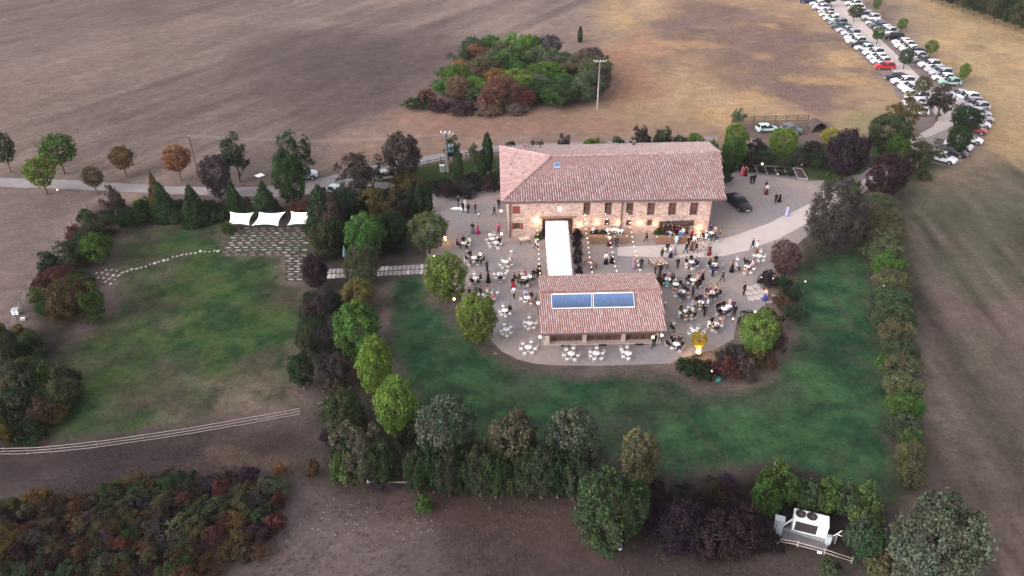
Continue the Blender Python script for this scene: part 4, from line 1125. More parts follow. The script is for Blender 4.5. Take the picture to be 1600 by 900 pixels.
T('shrub', 1118, 800, 752, 40, 'brown', 'olive brown shrub behind the purple bushes')
BRIGHT[0] = 1.3
for x, y, t_, ww, cl in ((1190, 800, 742, 48, 'green'), (1206, 775, 713, 54, 'green'), (1200, 815, 765, 34, 'green'), (1232, 790, 735, 54, 'green'), (1258, 795, 742, 54, 'dull green'), (1284, 798, 745, 54, 'green'), (1312, 803, 748, 54, 'dull green'), (1340, 808, 752, 54, 'green'),
                     (1348, 838, 778, 54, 'green'), (1335, 862, 800, 48, 'dull green'), (1352, 882, 815, 44, 'dark green')):
    T('shrub', x, y, t_, ww, cl, 'dense shrub of the hedge around the air conditioner', 'shrubs of the hedge around the air conditioner')
BRIGHT[0] = 1.05
T('ball', 1434, 930, 786, 142, 'soft green', 'large pale olive tree at the lower right corner', stem=.02)
T('shrub', 1375, 908, 850, 60, 'olive', 'olive shrub at the left foot of the large pale tree')
T('shrub', 1290, 905, 866, 40, 'dull green', 'low shrub below the pipe rail of the air conditioner')
T('shrub', 662, 800, 768, 32, 'green', 'single green shrub on the bare bank below the hedge')
# -- right hand hedge
BRIGHT[0] = 1.3
hx = [(1368, 330), (1374, 352), (1378, 376), (1380, 400), (1383, 425), (1386, 450), (1389, 476), (1391, 502), (1394, 528), (1398, 556), (1402, 584), (1405, 614), (1408, 645), (1410, 676), (1415, 720), (1417, 750)]
for i, (x, y) in enumerate(hx):
    T('ball', x, y + 14, y - 26, 58 if i < 13 else 46, R.choice(['dull green', 'olive', 'dull green', 'green', 'olive', 'olive']), 'shrub in the long hedge between lawn and brown field', 'shrubs of the long right hedge')
    if i < 14: T('shrub', x + R.uniform(-16, 16), y + 27, y - 6, 48, R.choice(['dark green', 'dull green', 'olive', 'green']), 'lower shrub in the long hedge between lawn and brown field', 'shrubs of the long right hedge')
for x, y, t_, ww, cl in ((1350, 345, 318, 42, 'green'), (1366, 320, 298, 40, 'dull green'), (1345, 366, 340, 40, 'dull green'), (1330, 300, 276, 30, 'green'), (1440, 282, 262, 30, 'dull green')):
    T('shrub', x, y, t_, ww, cl, 'green shrub at the top end of the long hedge', 'shrubs of the long right hedge')
BRIGHT[0] = 1.0
# -- shrubs at the left
for a in (('loose', 155, 372, 328, 60, 'dull green', 'dark green bush at the top left of the west lawn'), ('loose', 115, 420, 374, 54, 'dull green', 'dark bush on the left edge of the west lawn'), ('ball', 158, 412, 365, 48, 'green', 'rounded green bush beside the stepping stones'),
          ('ball', 118, 498, 436, 66, 'brown', 'brownish green thicket bush below the stepping stones'), ('loose', 152, 500, 438, 52, 'green', 'green bush at the end of the stepping stones'), ('shrub', 70, 460, 424, 32, 'red brown', 'reddish shrub at the wire fence'), ('shrub', 120, 376, 350, 32, 'red brown', 'reddish shrub by the upper left bushes'),
          ('shrub', 80, 425, 392, 44, 'dark green', 'dark shrub at the wire fence'), ('loose', 186, 346, 286, 42, 'dark grey', 'grey thin tree at the upper left garden corner'), ('shrub', 215, 350, 322, 60, 'dark green', 'dark low shrub behind the upper left lawn'), ('shrub', 228, 338, 308, 40, 'green', 'green shrub left of the first conical evergreen'),
          ('shrub', 340, 342, 316, 46, 'dark green', 'dark shrub between two conical evergreens'), ('shrub', 284, 348, 324, 40, 'dark green', 'dark low shrub between the two left evergreens'), ('shrub', 392, 334, 308, 32, 'dull green', 'shrub between the sails and road'), ('shrub', 358, 362, 344, 24, 'green', 'bright shrub at the left corner of the sails'),
          ('shrub', 468, 330, 316, 34, 'orange', 'orange low shrub at the foot of the dark tree'), ('shrub', 135, 346, 322, 26, 'dark green', 'small dark shrub near the fence corner'),
          ('ball', 22, 575, 505, 42, 'dull green', 'dark narrow tree at the left edge'), ('loose', 42, 612, 556, 56, 'dull green', 'dark green bush at the left edge above the white fence'), ('shrub', 20, 660, 606, 70, 'dull green', 'dark green shrub at the left edge'),
          ('shrub', 72, 660, 622, 64, 'brown', 'brownish shrub near the left end of the white fence'), ('loose', 105, 635, 590, 56, 'olive', 'brown loose shrub on the left lawn edge'), ('shrub', 8, 700, 640, 44, 'autumn gold', 'yellowish shrub at the left end of the white fence'), ('shrub', 60, 560, 525, 50, 'dull green', 'low green shrub on the left lawn edge'),
          ('shrub', 45, 690, 655, 50, 'dark green', 'dark low shrub above the white fence'), ('shrub', 88, 600, 560, 44, 'green', 'green shrub in the left lawn corner')):
    T(*a)
# -- planting by the house, the canopy and the bed at the right
for x, y, t_, ww, cl in ((700, 305, 284, 46, 'purple'), (732, 303, 284, 46, 'dark grey'), (762, 300, 276, 44, 'purple'), (775, 285, 262, 26, 'dark green'), (690, 296, 276, 40, 'dark green'), (722, 290, 272, 40, 'dark grey'), (745, 285, 266, 34, 'purple'), (660, 300, 280, 40, 'dull green')):
    T('shrub', x, y, t_, ww, cl, 'low dark shrub in the bed left of the farmhouse', 'low shrubs in the bed left of the farmhouse')
for x, y, t_, ww, cl in ((797, 250, 214, 24, 'dull green'), (838, 248, 216, 40, 'dark grey'), (881, 246, 208, 32, 'dark grey'), (927, 244, 209, 38, 'lime'), (962, 244, 213, 40, 'dull green'), (998, 244, 195, 46, 'dark grey'), (1032, 242, 192, 36, 'dull green'), (1062, 240, 207, 40, 'green'), (1085, 238, 202, 40, 'lime'), (1108, 244, 214, 30, 'green')):
    T('shrub', x, y, t_, ww, cl, 'shrub behind the farmhouse roof along the road', 'shrubs behind the farmhouse')
for x, y, t_, ww, cl in ((897, 358, 342, 18, 'purple'), (900, 374, 353, 17, 'purple'), (901, 388, 368, 16, 'purple'), (902, 402, 384, 16, 'dark grey'), (903, 416, 398, 16, 'dark grey'), (904, 430, 412, 15, 'dark grey'), (845, 364, 348, 14, 'purple'), (848, 372, 356, 12, 'dark grey')):
    T('shrub', x, y, t_, ww, cl, 'dark climbing shrub along the side of the white canopy', 'dark shrubs beside the canopy')
T('shrub', 904, 372, 361, 13, 'green', 'small green bush right of the canopy entrance')
T('shrub', 841, 374, 361, 12, 'green', 'small green bush left of the canopy entrance')
for x, y, t_, ww, cl, lb in ((1075, 588, 553, 42, 'dark green', 'dark green rounded shrub at the lower left of the planted bed'), (1095, 590, 562, 40, 'dark green', 'dark green shrub in the lower part of the planted bed'), (1110, 586, 562, 40, 'red brown', 'reddish shrub in the planted bed'), (1132, 588, 560, 44, 'red brown', 'second reddish shrub in the planted bed'),
                         (1160, 585, 556, 46, 'bronze', 'bronze shrub in the planted bed'), (1190, 570, 540, 44, 'brown', 'brown shrub at the right of the planted bed'), (1212, 545, 512, 36, 'bronze', 'bronze shrub beside the yellow green tree'), (1205, 520, 488, 34, 'brown', 'brown shrub above the yellow green tree'),
                         (1150, 560, 535, 40, 'dark grey', 'grey low shrub beside the fire bowl'), (1130, 565, 546, 34, 'dark grey', 'grey low shrub right of the fire bowl'), (1170, 510, 486, 44, 'dark grey', 'grey low plants at the terrace edge'),
                         (1200, 448, 422, 34, 'purple', 'purplish shrub by the flagstones'), (1222, 452, 428, 34, 'dark green', 'dark green shrub by the flagstones'), (1240, 470, 444, 32, 'dark green', 'dark green shrub right of the flagstones'), (1222, 480, 455, 34, 'brown', 'brown flowering shrub right of the flagstones'), (1236, 498, 472, 30, 'dull green', 'green shrub below the flagstones'), (1196, 500, 478, 30, 'purple', 'purplish low shrub at the terrace edge')):
    T('shrub', x, y, t_, ww, cl, lb)
for x, y, t_, ww, cl in ((1170, 258, 236, 32, 'dark grey'), (1195, 256, 236, 34, 'dull green'), (1250, 258, 236, 36, 'dark grey'), (1276, 262, 232, 36, 'dark green'), (1180, 240, 216, 32, 'dark grey'), (1268, 240, 216, 34, 'dark grey'), (1225, 262, 244, 24, 'dull green'), (1300, 282, 264, 30, 'green'), (1296, 292, 276, 22, 'grey green')):
    T('shrub', x, y, t_, ww, cl, 'dull shrub on the green strip behind the garden beds', 'shrubs behind the garden beds')
for x, y, t_, ww, cl in ((929, 369, 357, 18, 'dull green'), (942, 369, 358, 18, 'dull green'), (1027, 371, 354, 14, 'green'), (1036, 371, 355, 14, 'green'), (842, 432, 410, 9, 'dull green'), (1030, 448, 424, 12, 'brown')):
    T('shrub', x, y, t_, ww, cl, 'potted green shrub beside the bar or annex wall', 'potted shrubs on the terrace')

# -- scattered woods: poisson spread inside an outline
def wood(poly_px, dist, count, seed, kinds, hrange, wrange, label_of, group, palette, allow=None):
    poly = wpoly(poly_px); pa = np.array(poly); rg = random.Random(seed); got = []
    for _ in range(6000):
        x = rg.uniform(pa[:, 0].min(), pa[:, 0].max()); y = rg.uniform(pa[:, 1].min(), pa[:, 1].max())
        if not inside(poly, x, y) or any((x - a) ** 2 + (y - b) ** 2 < dist * dist for a, b in got): continue
        if allow and not allow(x, y): continue
        got.append((x, y))
        if len(got) >= count: break
    cx = np.mean([g[0] for g in got]); cy = np.mean([g[1] for g in got])
    sx = np.std([g[0] for g in got]); sy = np.std([g[1] for g in got])
    for x, y in got:
        col = palette(x, y, rg); k = rg.choice(kinds)
        hz = 'left' if x < cx - .55 * sx else 'right' if x > cx + .55 * sx else 'middle'
        vt = 'front' if y < cy - .45 * sy else 'rear' if y > cy + .45 * sy else 'heart'
        plant_at(k, x, y, rg.uniform(*hrange), rg.uniform(*wrange), col, label_of(col, k, hz, vt), group, .10, .2)
BRIGHT[0] = 1.45  # copse leaves lightened in colour, in place of distance haze
def copse_pal(x, y, rg):
    px, py = proj((x, y, 0))
    if py > 152: return rg.choice(['purple', 'bronze', 'dull green', 'dark grey', 'red brown', 'dark green'] if px < 860 else ['dull green', 'grey green', 'dark green'])
    if px < 700: return rg.choice(['dark green', 'red brown', 'green', 'green'])
    if px < 815: return rg.choice(['lime', 'green', 'green', 'lime', 'bronze', 'olive', 'orange', 'dull green'])
    return rg.choice(['dull green', 'green', 'dark grey', 'olive', 'grey green', 'bronze', 'green'])
wood([(690, 150), (700, 118), (730, 98), (770, 84), (830, 90), (880, 100), (928, 108), (935, 158), (900, 168), (850, 170), (780, 172), (730, 166)], 4.1, 70, 5, ['ball', 'loose', 'loose', 'ball'], (3.4, 6.6), (5.6, 8.6),
     lambda c, k, hz, vt: '%s %s at the %s %s of the copse in the field' % (c, 'bush' if k == 'shrub' else 'tree', hz, vt), 'trees and bushes of the copse', copse_pal)
for x, y, t_, ww, cl, lb in ((655, 168, 148, 50, 'dark green', 'dark low bush at the left tip of the copse'), (668, 166, 132, 34, 'red brown', 'red bush at the left tip of the copse'), (690, 172, 154, 46, 'purple', 'purple low bush at the left front of the copse'), (725, 176, 156, 50, 'purple', 'purple low bush at the middle front of the copse'), (765, 178, 158, 52, 'bronze', 'bronze low bush at the middle front of the copse'),
                         (771, 158, 113, 20, 'orange', 'orange bush in the copse, the left one of a pair'), (794, 156, 111, 20, 'orange', 'orange bush in the copse, the right one of a pair'), (758, 172, 138, 36, 'red brown', 'reddish bush below the orange pair in the copse'), (806, 176, 158, 44, 'bronze', 'bronze low bush at the front of the copse'),
                         (930, 110, 66, 40, 'dark grey', 'dark bush at the right rear of the copse'), (938, 122, 84, 30, 'bronze', 'bronze bush at the right end of the copse')):
    T('shrub', x, y, t_, ww, cl, lb)
T('column', 906, 66, 42, 9, 'dark green', 'single narrow dark tree standing behind the copse')
BRIGHT[0] = .85
def thick_pal(x, y, rg):
    return rg.choice(['brown', 'brown', 'dark grey', 'purple', 'dull green', 'dull green', 'olive', 'brown', 'dark grey', 'purple', 'brown', 'dull green', 'olive', 'autumn gold', 'red brown', 'bronze'])
wood([(-10, 800), (110, 785), (160, 765), (300, 752), (425, 752), (440, 800), (425, 860), (330, 905), (180, 915), (-20, 960)], 1.15, 260, 9, ['shrub', 'loose', 'loose'], (.9, 1.9), (1.7, 3.0),
     lambda c, k, hz, vt: '%s shrub at the %s %s of the autumn thicket' % (c, hz, vt), 'shrubs of the autumn thicket', thick_pal)
BRIGHT[0] = 1.0
wood([(490, 305), (640, 305), (620, 400), (540, 470), (536, 620), (560, 700), (600, 765), (540, 752), (505, 640), (485, 560), (482, 480), (500, 400)], 2.2, 70, 19, ['loose', 'shrub', 'ball'], (1.0, 2.4), (2.4, 3.8),
     lambda c, k, hz, vt: '%s %s at the %s %s of the garden belt' % (c, 'bush' if k == 'shrub' else 'tree', hz, vt), 'undergrowth of the garden belt', lambda x, y, rg: rg.choice(['dark green', 'dull green', 'dark grey', 'dark green', 'purple', 'dark grey']),
     lambda x, y: not (404 < proj((x, y, 0))[1] < 474))
wood([(140, 335), (210, 318), (355, 318), (355, 338), (230, 345), (150, 372)], 2.4, 24, 23, ['ball', 'shrub'], (.6, 1.1), (2.0, 3.0),
     lambda c, k, hz, vt: '%s bush at the %s %s behind the west lawn' % (c, hz, vt), 'bushes behind the west lawn', lambda x, y, rg: rg.choice(['dark green', 'dull green', 'brown', 'dark green']))
wood([(58, 470), (140, 372), (165, 395), (120, 440), (165, 470), (150, 505), (95, 505)], 2.6, 22, 24, ['ball', 'shrub', 'loose'], (1.4, 3.0), (2.6, 4.2),
     lambda c, k, hz, vt: '%s bush at the %s %s of the left lawn edge' % (c, hz, vt), 'bushes of the left lawn edge', lambda x, y, rg: rg.choice(['dark green', 'dull green', 'brown', 'dark green', 'red brown', 'green']))
wood([(-10, 560), (40, 520), (70, 580), (120, 600), (110, 660), (40, 700), (-20, 700)], 2.2, 34, 25, ['ball', 'shrub', 'loose'], (1.2, 2.8), (2.4, 4.0),
     lambda c, k, hz, vt: '%s bush at the %s %s of the far left thicket' % (c, hz, vt), 'bushes of the far left thicket', lambda x, y, rg: rg.choice(['dark green', 'dull green', 'brown', 'dark green', 'dark grey', 'olive']))
wood([(1000, 785), (1030, 760), (1190, 770), (1205, 850), (1100, 880), (1020, 850)], 1.6, 46, 26, ['loose', 'shrub'], (1.0, 2.0), (2.0, 3.2),
     lambda c, k, hz, vt: '%s bush at the %s %s of the dark bank thicket' % (c, hz, vt), 'bushes of the dark bank thicket', lambda x, y, rg: rg.choice(['purple', 'dark grey', 'purple', 'purple', 'brown']))
T('shrub', 440, 742, 722, 22, 'orange', 'bright orange shrub on the bank beside the thicket')
T('shrub', 492, 745, 715, 24, 'brown', 'brownish shrub on the bank right of the thicket')
BRIGHT[0] = .75
for i, px in enumerate(range(1455, 1640, 16)):
    by = 2 + (px - 1455) * .36
    T('ball', px, by, by - 36 - i * 1.2, 30, R.choice(['dull green', 'dark green', 'brown', 'dull green', 'olive']), 'dark tree in the wood edge at the top right corner', 'trees of the wood edge', stem=.22)
    T('ball', px + 12, by - 14, by - 48 - i, 32, R.choice(['dull green', 'dark green', 'green']), 'tree behind the wood edge at the top right corner', 'trees of the wood edge', stem=.2)
# ================================================================== CARS
def car_parts(kind):
    # stations: x, half width, bottom, belt, top, half width at top ; glass spans
    if kind == 'hatchback':
        st = [(-2.02, .70, .36, .72, .74, .62), (-1.95, .82, .26, .92, .98, .70), (-1.62, .865, .21, .96, 1.38, .60), (-1.1, .875, .2, .95, 1.47, .62), (-.2, .875, .2, .93, 1.49, .62), (.30, .875, .2, .92, 1.41, .60), (1.02, .87, .2, .90, .96, .74), (1.62, .85, .21, .80, .83, .70), (1.95, .76, .27, .66, .69, .60), (2.05, .66, .36, .54, .56, .5)]
        rear, top0, top1, wind = 1, 2, 5, 5
    elif kind == 'suv':
        st = [(-2.15, .74, .42, .80, .83, .66), (-2.08, .86, .32, 1.02, 1.08, .74), (-1.85, .90, .27, 1.06, 1.56, .66), (-1.2, .91, .26, 1.05, 1.66, .68), (-.2, .91, .26, 1.03, 1.67, .68), (.40, .91, .26, 1.02, 1.58, .66), (1.05, .90, .26, 1.0, 1.08, .78), (1.75, .88, .27, .92, .97, .74), (2.08, .80, .33, .78, .82, .64), (2.18, .70, .42, .62, .64, .54)]
        rear, top0, top1, wind = 1, 2, 5, 5
    else:
        st = [(-2.42, .70, .38, .74, .77, .62), (-2.32, .84, .28, .90, .95, .72), (-1.75, .89, .22, .95, 1.02, .74), (-1.0, .91, .2, .94, 1.36, .60), (-.4, .915, .2, .93, 1.43, .61), (.1, .915, .2, .92, 1.42, .61), (.45, .915, .2, .91, 1.34, .60), (1.15, .90, .2, .88, .94, .74), (1.9, .88, .21, .79, .83, .72), (2.3, .78, .28, .66, .69, .62), (2.42, .66, .38, .55, .57, .5)]
        rear, top0, top1, wind = 2, 3, 6, 6
    st = [(x, hw, zb, zl - (.07 if zt - zl > .2 or i == wind + 1 or i == rear else 0), zt, wt_) for i, (x, hw, zb, zl, zt, wt_) in enumerate(st)]
    rings = []
    for x, hw, zb, zl, zt, wt_ in st:
        half = [(hw * .86, zb), (hw * .98, zb + .14), (hw, (zb + zl) / 2 + .05), (hw * .965, zl), (wt_, zt), (wt_ * .5, zt + .035)]
        rings.append([(x, -y, z) for y, z in half] + [(x, y, z) for y, z in reversed(half)])
    mb = MB(); n = 12
    for r_ in rings: mb.v += r_
    for i in range(len(rings) - 1):
        for k in range(n):
            a0 = i * n + k; a1 = i * n + (k + 1) % n
            mb.f.append((a0, a1, a1 + n, a0 + n)); mb.m.append(0)
    mb.f.append(tuple(reversed(range(n)))); mb.m.append(0); e = (len(rings) - 1) * n
    mb.f.append(tuple(e + k for k in range(n))); mb.m.append(0)
    body = mb.mesh('body', 'paint', True)
    if hasattr(body, 'set_sharp_from_angle'): body.set_sharp_from_angle(angle=math.radians(32))
    def glass(quads, name):
        g = MB()
        for q in quads:
            q = [Vector(p) for p in q]; c = sum(q, Vector()) / len(q); nn = (q[1] - q[0]).cross(q[2] - q[0]).normalized()
            if nn.dot(c - Vector((0, 0, .7))) < 0: nn = -nn
            g.quad([c + (p - c) * .99 + nn * .018 for p in q])
            g.quad([c + (p - c) * .95 - nn * .03 for p in q])
        return g.mesh(name, 'car_glass')
    R_ = rings
    parts = [('body', body, True, None)]
    ws = [[R_[wind][k], R_[wind][k + 1], R_[wind + 1][k + 1], R_[wind + 1][k]] for k in (4, 5, 6)]
    parts.append(('windscreen', glass(ws, 'windscreen'), False, None))
    parts.append(('rear_window', glass([[R_[rear][k], R_[rear][k + 1], R_[rear + 1][k + 1], R_[rear + 1][k]] for k in (4, 5, 6)], 'rear_window'), False, None))
    for s_ in (0, 1):
        lo, hi = (3, 4) if s_ == 0 else (8, 7)
        mid_ = (top0 + wind) // 2
        for a_, b_ in ((top0, mid_), (mid_, wind)):
            poly = [R_[i][lo] for i in range(a_, b_ + 1)] + [R_[i][hi] for i in range(b_, a_ - 1, -1)]
            parts.append(('side_window', glass([poly], 'side_window'), False, None))
        tri = [R_[wind][lo], R_[wind + 1][lo], R_[wind][hi]]
        parts.append(('side_window', glass([tri], 'side_window'), False, None))
    wr = .34 if kind == 'suv' else .315
    hw = max(s[1] for s in st)
    wx = st[-1][0] * .66, st[0][0] * .64
    tyre = MB(); tyre.lathe([(wr * .6, -.11), (wr * .96, -.11), (wr, -.07), (wr, .07), (wr * .96, .11), (wr * .6, .11)], 16)
    ty = tyre.mesh('tyre', 'rubber', True)
    rimm = MB(); rimm.lathe([(wr * .2, -.118), (wr * .62, -.114), (wr * .62, .114), (wr * .2, .118)], 10)
    rm = rimm.mesh('rim', 'rim')
    for x in wx:
        for s_ in (-1, 1): parts.append(('wheel', ty, False, ((x, s_ * (hw - .095), wr), (math.pi / 2, 0, 0), rm)))
    arch = MB()
    for x in wx:
        for s_ in (-1, 1):
            pts = [(x + math.cos(t) * (wr + .06), s_ * (hw - .06), wr + math.sin(t) * (wr + .06)) for t in np.linspace(0, math.pi, 9)]
            arch.tube(pts, .075, 5)
    parts.append(('wheel_arch', arch.mesh('wheel_arch', 'rubber'), False, None))
    fx, fz = st[-2][0], st[-2][3]
    hl = MB()
    hl.box((0, 0, 0), (.20, .30, .13))
    hm = hl.mesh('headlight', 'head_lamp')
    tl = MB(); tl.box((0, 0, 0), (.10, .26, .20)); tm = tl.mesh('tail_light', 'tail_lamp')
    for s_ in (-1, 1):
        parts.append(('headlight', hm, False, ((fx - .06, s_ * (st[-2][1] - .20), fz - .07), (0, 0, s_ * .25), None)))
        parts.append(('tail_light', tm, False, ((st[1][0] + .0, s_ * (st[1][1] - .17), st[1][3] - .14), (0, 0, 0), None)))
        mm = MB(); mm.sphere((0, 0, 0), .10, 6, 4, 0, .7); 
        parts.append(('mirror', mm.mesh('mirror', 'paint', True), True, ((st[wind + 1][0] - .28, s_ * (hw + .08), st[wind + 1][3] + .06), (0, 0, 0), None)))
    side_shade = MB()
    for s_ in (-1, 1): side_shade.box(((wx[0] + wx[1]) / 2, s_ * (hw - .012), .30), (wx[0] - wx[1] - .7, .05, .20))
    parts.append(('sill', side_shade.mesh('sill', 'black_metal'), False, None))  # black strip along the sides, standing in for shade under the car
    un = MB(); un.box((0, 0, .19), (wx[0] - wx[1] + 1.1, hw * 1.7, .05)); parts.append(('underbody', un.mesh('underbody', 'rubber'), False, None))
    gr = MB(); gr.box((st[-1][0] - .01, 0, .50), (.05, 1.0, .14)); gr.box((st[0][0] + .015, 0, .56), (.05, 1.1, .10))
    parts.append(('grille', gr.mesh('grille', 'black_metal'), False, None))
    pl = MB(); pl.box((st[-1][0] + .015, 0, .42), (.02, .5, .11)); pl.box((st[0][0] - .012, 0, .68), (.02, .5, .11))
    parts.append(('number_plate', pl.mesh('number_plate', 'white_paint'), False, None))
    return parts
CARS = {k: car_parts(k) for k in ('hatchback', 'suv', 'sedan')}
ROOFRAIL = MB(); 
for s_ in (-1, 1): ROOFRAIL.tube([(-1.6, s_ * .6, 1.70), (.3, s_ * .6, 1.68)], .025, 5)
ROOFRAIL = ROOFRAIL.mesh('roof_rail', 'black_metal')
PAINT = {'white': (.66, .66, .68), 'silver': (.36, .37, .39), 'black': (.012, .012, .016), 'dark blue': (.015, .022, .07), 'grey': (.19, .185, .20), 'red': (.40, .008, .014), 'crimson': (.28, .012, .03), 'mint': (.50, .64, .62), 'pale green': (.24, .38, .32), 'dark teal': (.045, .075, .085), 'mauve grey': (.30, .26, .29), 'cream': (.55, .51, .45)}
def car(x, y, rz, kind, paint, label, group=None, scale=1.0, z=.02):
    r_ = root('parked_car', (x, y, z), rz, label, 'car', group)
    if scale != 1.0: r_.scale = (scale,) * 3
    col = [v * R.uniform(.94, 1.05) for v in PAINT[paint]]
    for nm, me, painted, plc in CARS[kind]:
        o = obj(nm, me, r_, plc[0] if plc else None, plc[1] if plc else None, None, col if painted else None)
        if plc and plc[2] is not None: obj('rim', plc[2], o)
    if kind == 'suv' and R.random() < .5: obj('roof_rail', ROOFRAIL, r_)
    return r_
# the lane's own direction turns the cars standing square to it
LANE = [P(x, y)[:2] for x, y in ((1310, 0), (1342, 45), (1382, 83), (1418, 115), (1448, 145), (1474, 172), (1484, 192), (1458, 212), (1420, 235))]
def lane_dir(p):
    best = None
    for a, b_ in zip(LANE[:-1], LANE[1:]):
        m_ = (a + b_) / 2; d = np.linalg.norm(m_ - p)
        if best is None or d < best[0]: best = (d, (b_ - a) / np.linalg.norm(b_ - a))
    return best[1]
def parked(px, py, kind, paint, side, flip=False, turn=None, extra=''):
    q = P(px, py + 1.5, .35)[:2]
    d = lane_dir(q); perp = math.atan2(d[0], -d[1]) if d[1] < 0 else math.atan2(-d[0], d[1])
    rz = perp + math.radians(4) + (math.pi if flip else 0) + R.uniform(-.05, .05) if turn is None else math.radians(turn)
    lb = '%s %s in the %s row of the car park%s' % (paint, kind, side, extra)
    car(q[0], q[1], rz, kind, paint, lb, 'cars parked along the %s side of the lane' % side, 1.12)
L = [(1263, 1, 'sedan', 'dark blue'), (1277, 6, 'hatchback', 'white'), (1282, 12, 'suv', 'white'), (1291, 18, 'hatchback', 'silver'), (1295, 23, 'sedan', 'cream'), (1299, 29, 'hatchback', 'mint'), (1309, 36, 'suv', 'grey'), (1313, 41, 'sedan', 'dark teal'), (1322, 47, 'sedan', 'silver'),
     (1329, 53, 'suv', 'silver'), (1333, 59, 'hatchback', 'white'), (1337, 65, 'suv', 'white'), (1345, 70, 'sedan', 'black'), (1350, 75, 'hatchback', 'mint'), (1364, 83, 'suv', 'white'), (1370, 90, 'hatchback', 'white'), (1376, 96, 'hatchback', 'white'), (1382, 104, 'hatchback', 'red'),
     (1402, 121, 'sedan', 'black'), (1410, 128, 'suv', 'white'), (1420, 136, 'hatchback', 'white'), (1428, 142, 'suv', 'white'), (1432, 152, 'suv', 'white'), (1428, 161, 'hatchback', 'white'), (1431, 168, 'hatchback', 'silver'), (1431, 175, 'hatchback', 'white')]
for i, (x, y, k, c_) in enumerate(L): parked(x, y, k, c_, 'left', flip=True)
Rr = [(1324, -2, 'hatchback', 'white'), (1333, 6, 'suv', 'white'), (1338, 12, 'hatchback', 'cream'), (1345, 18, 'sedan', 'silver'), (1350, 23, 'sedan', 'dark teal'), (1360, 28, 'suv', 'white'), (1365, 36, 'hatchback', 'silver'), (1374, 40, 'sedan', 'dark teal'), (1380, 45, 'hatchback', 'white'), (1386, 50, 'suv', 'white'),
      (1396, 58, 'suv', 'black'), (1408, 66, 'hatchback', 'white'), (1413, 72, 'suv', 'white'), (1420, 77, 'hatchback', 'white'), (1430, 81, 'sedan', 'dark blue'), (1430, 89, 'suv', 'white'), (1441, 94, 'sedan', 'grey'), (1451, 102, 'suv', 'white'), (1461, 109, 'hatchback', 'silver'), (1469, 115, 'suv', 'silver'),
      (1473, 122, 'hatchback', 'white'), (1483, 129, 'hatchback', 'pale green'), (1499, 148, 'sedan', 'silver'), (1509, 154, 'suv', 'white'), (1514, 162, 'suv', 'mauve grey'), (1526, 167, 'hatchback', 'silver')]
for i, (x, y, k, c_) in enumerate(Rr): parked(x, y, k, c_, 'right', flip=True)
for x, y, k, c_, turn, lb in ((1530, 178, 'hatchback', 'silver', -20, 'silver hatchback partly hidden behind the dark green tree'), (1530, 186, 'sedan', 'mauve grey', -24, 'mauve grey sedan just above the white hatchback at the field edge'), (1528, 195, 'hatchback', 'white', -28, 'white hatchback just above the crimson car'),
                          (1521, 204, 'hatchback', 'crimson', -33, 'crimson hatchback at the right edge of the lot'), (1515, 219, 'hatchback', 'white', -38, 'white hatchback below the crimson car'), (1497, 229, 'suv', 'white', -42, 'white suv with black side strips below the white hatchback'),
                          (1487, 238, 'sedan', 'black', -44, 'black sedan between the two white cars at the lot end'), (1472, 249, 'suv', 'white', -46, 'white suv nearest the viewer at the end of the lot')):
    q = P(x, y, .4); r_ = car(q[0], q[1], math.radians(turn), k, c_, lb, 'cars at the bend of the car park', 1.06)
    if 'strips' in lb:
        mb = MB()
        for s_ in (-1, 1): mb.box((-.1, s_ * .925, .62), (2.0, .03, .22))
        obj('side_strip', mb.mesh('side_strip', 'black_metal'), r_)
q = P(1154, 319, .3); car(q[0], q[1], math.radians(-74), 'sedan', 'black', 'black sedan parked alone by the right gable of the farmhouse', None, 1.10)
q = P(473, 275, .5); car(q[0], q[1], math.radians(12), 'suv', 'white', 'white car half hidden behind the dark tree on the farm road', None, 1.1)
q = P(530, 300, .5); car(q[0], q[1], math.radians(-25), 'hatchback', 'mint', 'pale car half hidden behind thin trees at the road bend')
q = P(1198, 202, .4); car(q[0], q[1], math.radians(10), 'hatchback', 'mint', 'pale mint car below the brown fence, left one')
q = P(1236, 204, .4); car(q[0], q[1], math.radians(-30), 'hatchback', 'dark teal', 'dark car below the brown fence beside the bright tree')
q = P(606, 275, .5); car(q[0], q[1], math.radians(18), 'hatchback', 'silver', 'silver car glimpsed behind the large grey tree')
# a dark covered shelter at the fence end
sh = root('field_shelter', tuple(P(1275, 203)), .15, 'dark dome covered shelter at the right end of the brown fence', 'shelter')
mb = MB(); V = []
for i in range(9):
    a = math.pi * i / 8; V.append((math.cos(a) * 1.5, math.sin(a) * 1.75))
for i in range(8):
    (x0, z0), (x1, z1) = V[i], V[i + 1]
    mb.quad([(x0, -1.4, z0), (x1, -1.4, z1), (x1, 1.4, z1), (x0, 1.4, z0)])
mb.quad([(x, 1.4, z) for x, z in V])
so = obj('cover', mb.mesh('cover', 'fence_wood'), sh); md = so.modifiers.new('thickness', 'SOLIDIFY'); md.thickness = .04
mb = MB()
for y in (-1.35, 0, 1.35): mb.tube([(x * .97, y, z * .97) for x, z in V], .03, 4)
obj('hoop', mb.mesh('hoop', 'black_metal'), sh)
